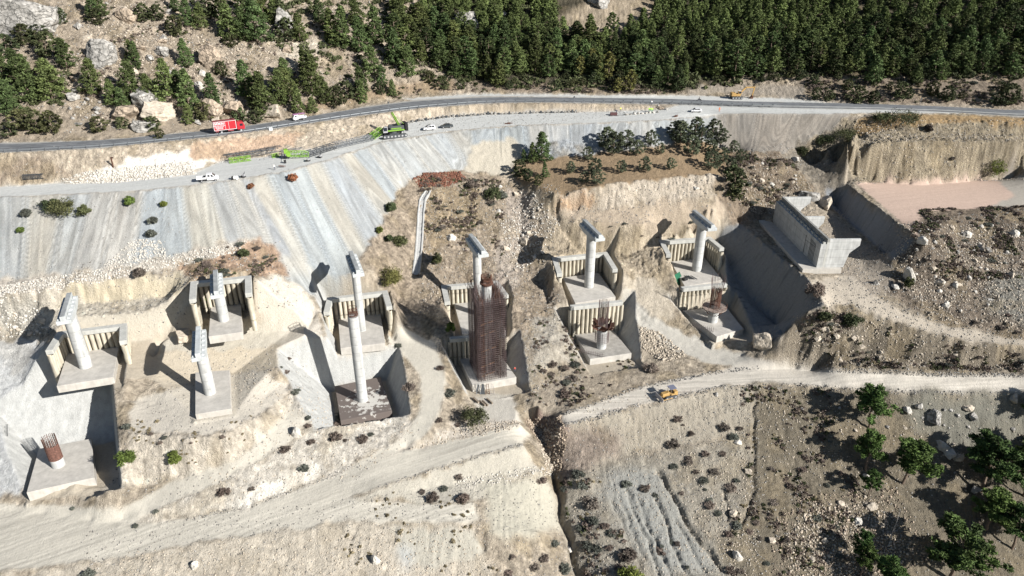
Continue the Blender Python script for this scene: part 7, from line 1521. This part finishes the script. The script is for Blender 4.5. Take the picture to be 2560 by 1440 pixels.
# rebar cage roll and leaning post on the left
p_ = G(60, 449); q_ = G(110, 447); c_ = (p_+q_)/2; L_2 = (q_-p_).length; r = empty('rebar_roll', c_, math.atan2(q_.y-p_.y, q_.x-p_.x), 'grey cylindrical rebar cage lying beside the track at the far left', 'rebar cage')
m = MB()
for k in range(26): a = 2*math.pi*k/26; m.tube((-L_2/2, 0.75*math.cos(a), 0.8+0.75*math.sin(a)), (L_2/2, 0.75*math.cos(a), 0.8+0.75*math.sin(a)), 0.04, n=4)
m.build('long_bars', M['steel_dk'], r)
for k in range(9):
    x = -L_2/2+L_2*k/8; m = MB(); m.ring((0, 0, 0), 0.77, 0.05, 18); o = m.build('hoop', M['steel_dk'], r); o.location = (x, 0, 0.8); o.rotation_euler = (0, math.pi/2, 0)
a = G(283, 418); m = MB(); m.box((0, 0, 1.5), (0.35, 0.3, 3.6)); m.box((0.35, 0, 3.2), (0.7, 0.28, 0.3)); o = m.build('steel_post', M['rust'], None); o.location = a; o.rotation_euler = (0.15, 0.12, 0); tag(o, 'rusty brown steel post standing against the white cut face', 'post')
# dark stub blocks along the cut foot
sp = resamp(ground([930, 1005, 1110, 1216, 1357, 1440], [338, 311, 295.5, 287.5, 283.5, 282.5]), 62)
STB = []
for k, (x, y, z) in enumerate(sp):
    m = MB(); m.box((0, 0, 0.35), (0.95, 0.8, 1.3), rr_.uniform(-.2, .2), 0.85); o = m.build('stub_block', M['steel_dk'] if k % 3 == 0 else M['rk_grey'], None, bevel=0.08); o.location = (x, y+0.5, gz(x, y)); o.scale = (rr_.uniform(.7, 1.1), 1, rr_.uniform(.6, 1.2))
    tag(o, 'x', 'pile stub', 'pile stubs at the foot of the cut'); STB.append(o)
order(STB, '%sdark pile stub along the foot of the cut')
# scrap and planks right
p_ = G(1534, 288); m = MB(); m.box((0, 0, 0.5), (2.6, 1.2, 1.0)); o = m.build('crate', mat('dark_red_crate', (0.10, 0.05, 0.05)), None, bevel=0.04); o.location = p_; tag(o, 'dark red brown crate on the track at the scrap pile', 'crate')
p_ = G(1540, 290); m = MB(); m.tube((-2.8, 0, 0.1), (2.8, 0, 0.1), 0.08); o = m.build('long_bar', M['steel_dk'], None); o.location = p_; tag(o, 'long thin steel bar lying in front of the dark crate', 'bar')
BB = []
for k in range(9):
    BB.append(boulder(1568+k*9.5, 288-k*0.8, rr_.uniform(7, 12), rr_.uniform(5, 8), 'small broken block in the pile by the track junction', rr_.choice(['rk_grey', 'rk_pale']), 'broken blocks by the track junction'))
order(BB, '%sbroken block in the pile by the track junction')
boulder(1646, 268, 9, 8, 'white block perched on the bank at the end of the cut', 'rk_pale'); boulder(1652, 274, 16, 11, 'dark brown rock at the end of the cut', 'rk_brown'); boulder(1668, 274, 10, 8, 'small grey rock right of the dark brown rock', 'rk_grey')
def log_thing(px, L, label, ang=0.1):
    p_ = G(*px); m = MB(); m.tube((-L/2, 0, 0.25), (L/2, 0.1, 0.3), 0.18, 0.1, 7); m.tube((L*0.2, 0, 0.3), (L*0.45, 0.3, 1.1), 0.08, 0.03, 5); m.tube((-L*0.1, 0, 0.3), (-L*0.2, -0.4, 0.8), 0.08, 0.03, 5); m.box((0, 0, 0.3), (0.9, 0.6, 0.5)); o = m.build('uprooted_stump', M['rust'], None); o.location = p_; o.rotation_euler = (0, 0, ang); tag(o, label, 'stump')
log_thing((1272, 310), 3.0, 'uprooted reddish stump at the edge of the track above the grey scree'); log_thing((1690, 292), 2.0, 'small dark stump at the track edge left of the white hatchback', 0.5)
# road signs
for (u_, v_, l) in [(972, 272, 'dark road sign on a thin post at the barrier above the crane'), (1435, 258, 'small dark delineator post on the barrier side of the road'), (683, 325, 'thin road sign post beside the white board'), (2300, 262, 'small post on the verge of the road at the right')]:
    p_ = G(u_, v_); r = empty('road_sign', p_, 0, l, 'road sign'); m = MB(); m.tube((0, 0, -0.3), (0, 0, 2.6), 0.06); m.build('pole', M['galv'], r); m = MB(); m.box((0, 0.05, 2.3), (0.55, 0.06, 0.7)); m.build('plate', M['steel_dk'], r, bevel=0.03)
p_ = G(678, 327); r = empty('notice_board', p_, 0.2, 'square white board fixed on the barrier right of the red truck', 'sign'); m = MB(); m.box((0, -0.1, 0.6), (1.1, 0.08, 1.1)); m.build('panel', M['white'], r); m = MB(); m.tube((-0.4, 0, -0.6), (-0.4, 0, 1.0), 0.05); m.tube((0.4, 0, -0.6), (0.4, 0, 1.0), 0.05); m.build('leg', M['galv'], r)
# concrete drain down the ridge
DR_ = [(1070, 478), (1056, 505), (1052, 545), (1050, 590), (1046, 640), (1040, 690)]; dw = resamp(ground([a for a, b in DR_], [b for a, b in DR_]), 70)
m = MB(); vs = []
for i, (x, y, z) in enumerate(dw):
    t = dw[min(i+1, 69)]-dw[max(i-1, 0)]; t = t[:2]/np.linalg.norm(t[:2]); n_ = np.array([-t[1], t[0]]); zz = max(gz(x+n_[0]*o_, y+n_[1]*o_) for o_ in (-1, 0, 1))+0.35
    for o_, dz_ in ((1.15, -1.0), (1.1, 0.0), (0.75, 0.02), (0.6, -0.38), (-0.6, -0.38), (-0.75, 0.02), (-1.1, 0), (-1.15, -1.0)): vs.append((x+n_[0]*o_-dw[0][0], y+n_[1]*o_-dw[0][1], zz+dz_-dw[0][2]))
m.add(vs, [(8*i+j, 8*i+8+j, 8*i+9+j, 8*i+1+j) for i in range(69) for j in range(7)]); o = m.build('drain_channel', mat('pale_drain_concrete', (0.36, 0.355, 0.34), noise=0.2), None); o.location = dw[0]; tag(o, 'pale concrete drain channel running straight down the middle ridge', 'drain channel')
# planks and trestles in front of the cage footing
for k, (u_, v_, w_, l) in enumerate([(1190, 1003, 0.5, 'leftmost plank lying before the cage footing'), (1206, 1010, 0.35, 'second plank from the left before the cage footing'), (1213, 1010, 0.35, 'third plank from the left before the cage footing'), (1224, 1005, 0.3, 'rightmost plank lying before the cage footing')]):
    m = MB(); m.box((0, 0, 0.35), (w_, 2.6, 0.5)); o = m.build('plank', mat('old_timber', (0.22, 0.18, 0.14), noise=0.3), None); o.location = G(u_, v_); o.rotation_euler = (0, 0, 0.62); tag(o, l, 'plank')
for k, (u_, l, c) in enumerate([(1207, 'dark boarded trestle leaning on the white footing below the cage', M['steel_dk']), (1219, 'brown timber trestle leaning on the white footing', M['rust']), (1231, 'pale thin trestle, rightmost on the white footing', M['deadwood']), (1196, 'wire ladder frame leaning on the white footing, leftmost', M['galv'])]):
    p_ = G(u_, 986); m = MB(); hh = 2.9
    m.tube((-0.55, 0, 0), (-0.2, 0.9, hh), 0.08, n=5); m.tube((0.55, 0, 0), (0.2, 0.9, hh), 0.08, n=5)
    for j in range(5): t = (j+.5)/5; m.tube((-0.55+0.35*t, 0.9*t, hh*t), (0.55-0.35*t, 0.9*t, hh*t), 0.05, n=4)
    if k == 0: m.add([(-0.5, 0.02, 0), (0.5, 0.02, 0), (0.2, 0.85, hh), (-0.2, 0.85, hh)], [(0, 1, 2, 3)])
    o = m.build('trestle', c, None); o.location = p_; tag(o, l, 'trestle')
person((1289, 938), 'person in red standing on the right edge of the cage footing', mat('red_shirt', (0.5, 0.08, 0.06)), M['jeans'], None, 2.0, loc=tuple(at_z(1287, 930, -110.4)))
# green formwork panels and rods on the rightmost footing
p_ = Vector(at_z(1702, 708, -100.0)); r = empty('formwork_panel', p_, 0.35, 'green slatted formwork panel propped against the left side of the rightmost footing', 'formwork panel')
m = MB(); m.box((0, 0, 1.6), (3.4, 0.12, 3.6)); o = m.build('sheet', mat('green_panel_paint', (0.03, 0.17, 0.09), noise=0.25), r); m2 = MB()
for k in range(7): m2.box((-1.5+k*0.5, -0.12, 1.6), (0.09, 0.12, 3.6))
m2.build('rib', mat('dark_green_ribs', (0.02, 0.10, 0.06)), o); o.rotation_euler = (-0.55, 0.0, 0.5)
p_ = Vector(at_z(1712, 700, -98.38)); r = empty('black_tarp_box', p_, 0.6, 'black open box beside the green panel on the rightmost footing', 'box'); m = MB(); m.box((0, 0, 0.4), (1.6, 1.2, 0.8)); m.build('shell', M['black'], r, bevel=0.05)
for k, (u_, l) in enumerate([(1718, 'left dark rod lying on the rightmost footing'), (1723, 'second dark rod lying on the rightmost footing'), (1728, 'thick brown rod lying on the rightmost footing'), (1735, 'right dark rod lying on the rightmost footing')]):
    m = MB(); m.box((0, 0, 0.08), (0.28 if k == 2 else 0.16, 3.0, 0.14)); o = m.build('steel_rod', M['steel_dk'], None); o.location = at_z(u_, 694, -98.39); o.rotation_euler = (0, 0, 0.5); tag(o, l, 'rod')
# ladder on the shotcrete at the left edge
p_ = G(16, 1092); q_ = G(16, 1063); r = empty('ladder', p_, 0, 'thin grey ladder lying on the blue grey shotcrete at the left edge', 'ladder'); m = MB(); d_ = q_-p_; d_.z += 0.1
for x in (-0.35, 0.35): m.tube((x, 0, 0.2), (d_.x+x, d_.y, d_.z+0.2), 0.05, n=4)
for k in range(9): t = (k+.5)/9; m.tube((-0.35+d_.x*t, d_.y*t, d_.z*t+0.2), (0.35+d_.x*t, d_.y*t, d_.z*t+0.2), 0.04, n=4)
m.build('rungs', M['steel_dk'], r)
# loose rebar at the ditch near the stone heap etc.
p_ = G(2395, 545); m = MB(); m.tube((0, 0, 0), (0, 0, 1.8), 0.08); m.tube((-0.5, 0, 1.5), (0.5, 0, 1.6), 0.06); o = m.build('marker_post', M['deadwood'], None); o.location = p_; tag(o, 'short grey marker post at the lower edge of the levelled pad', 'post')
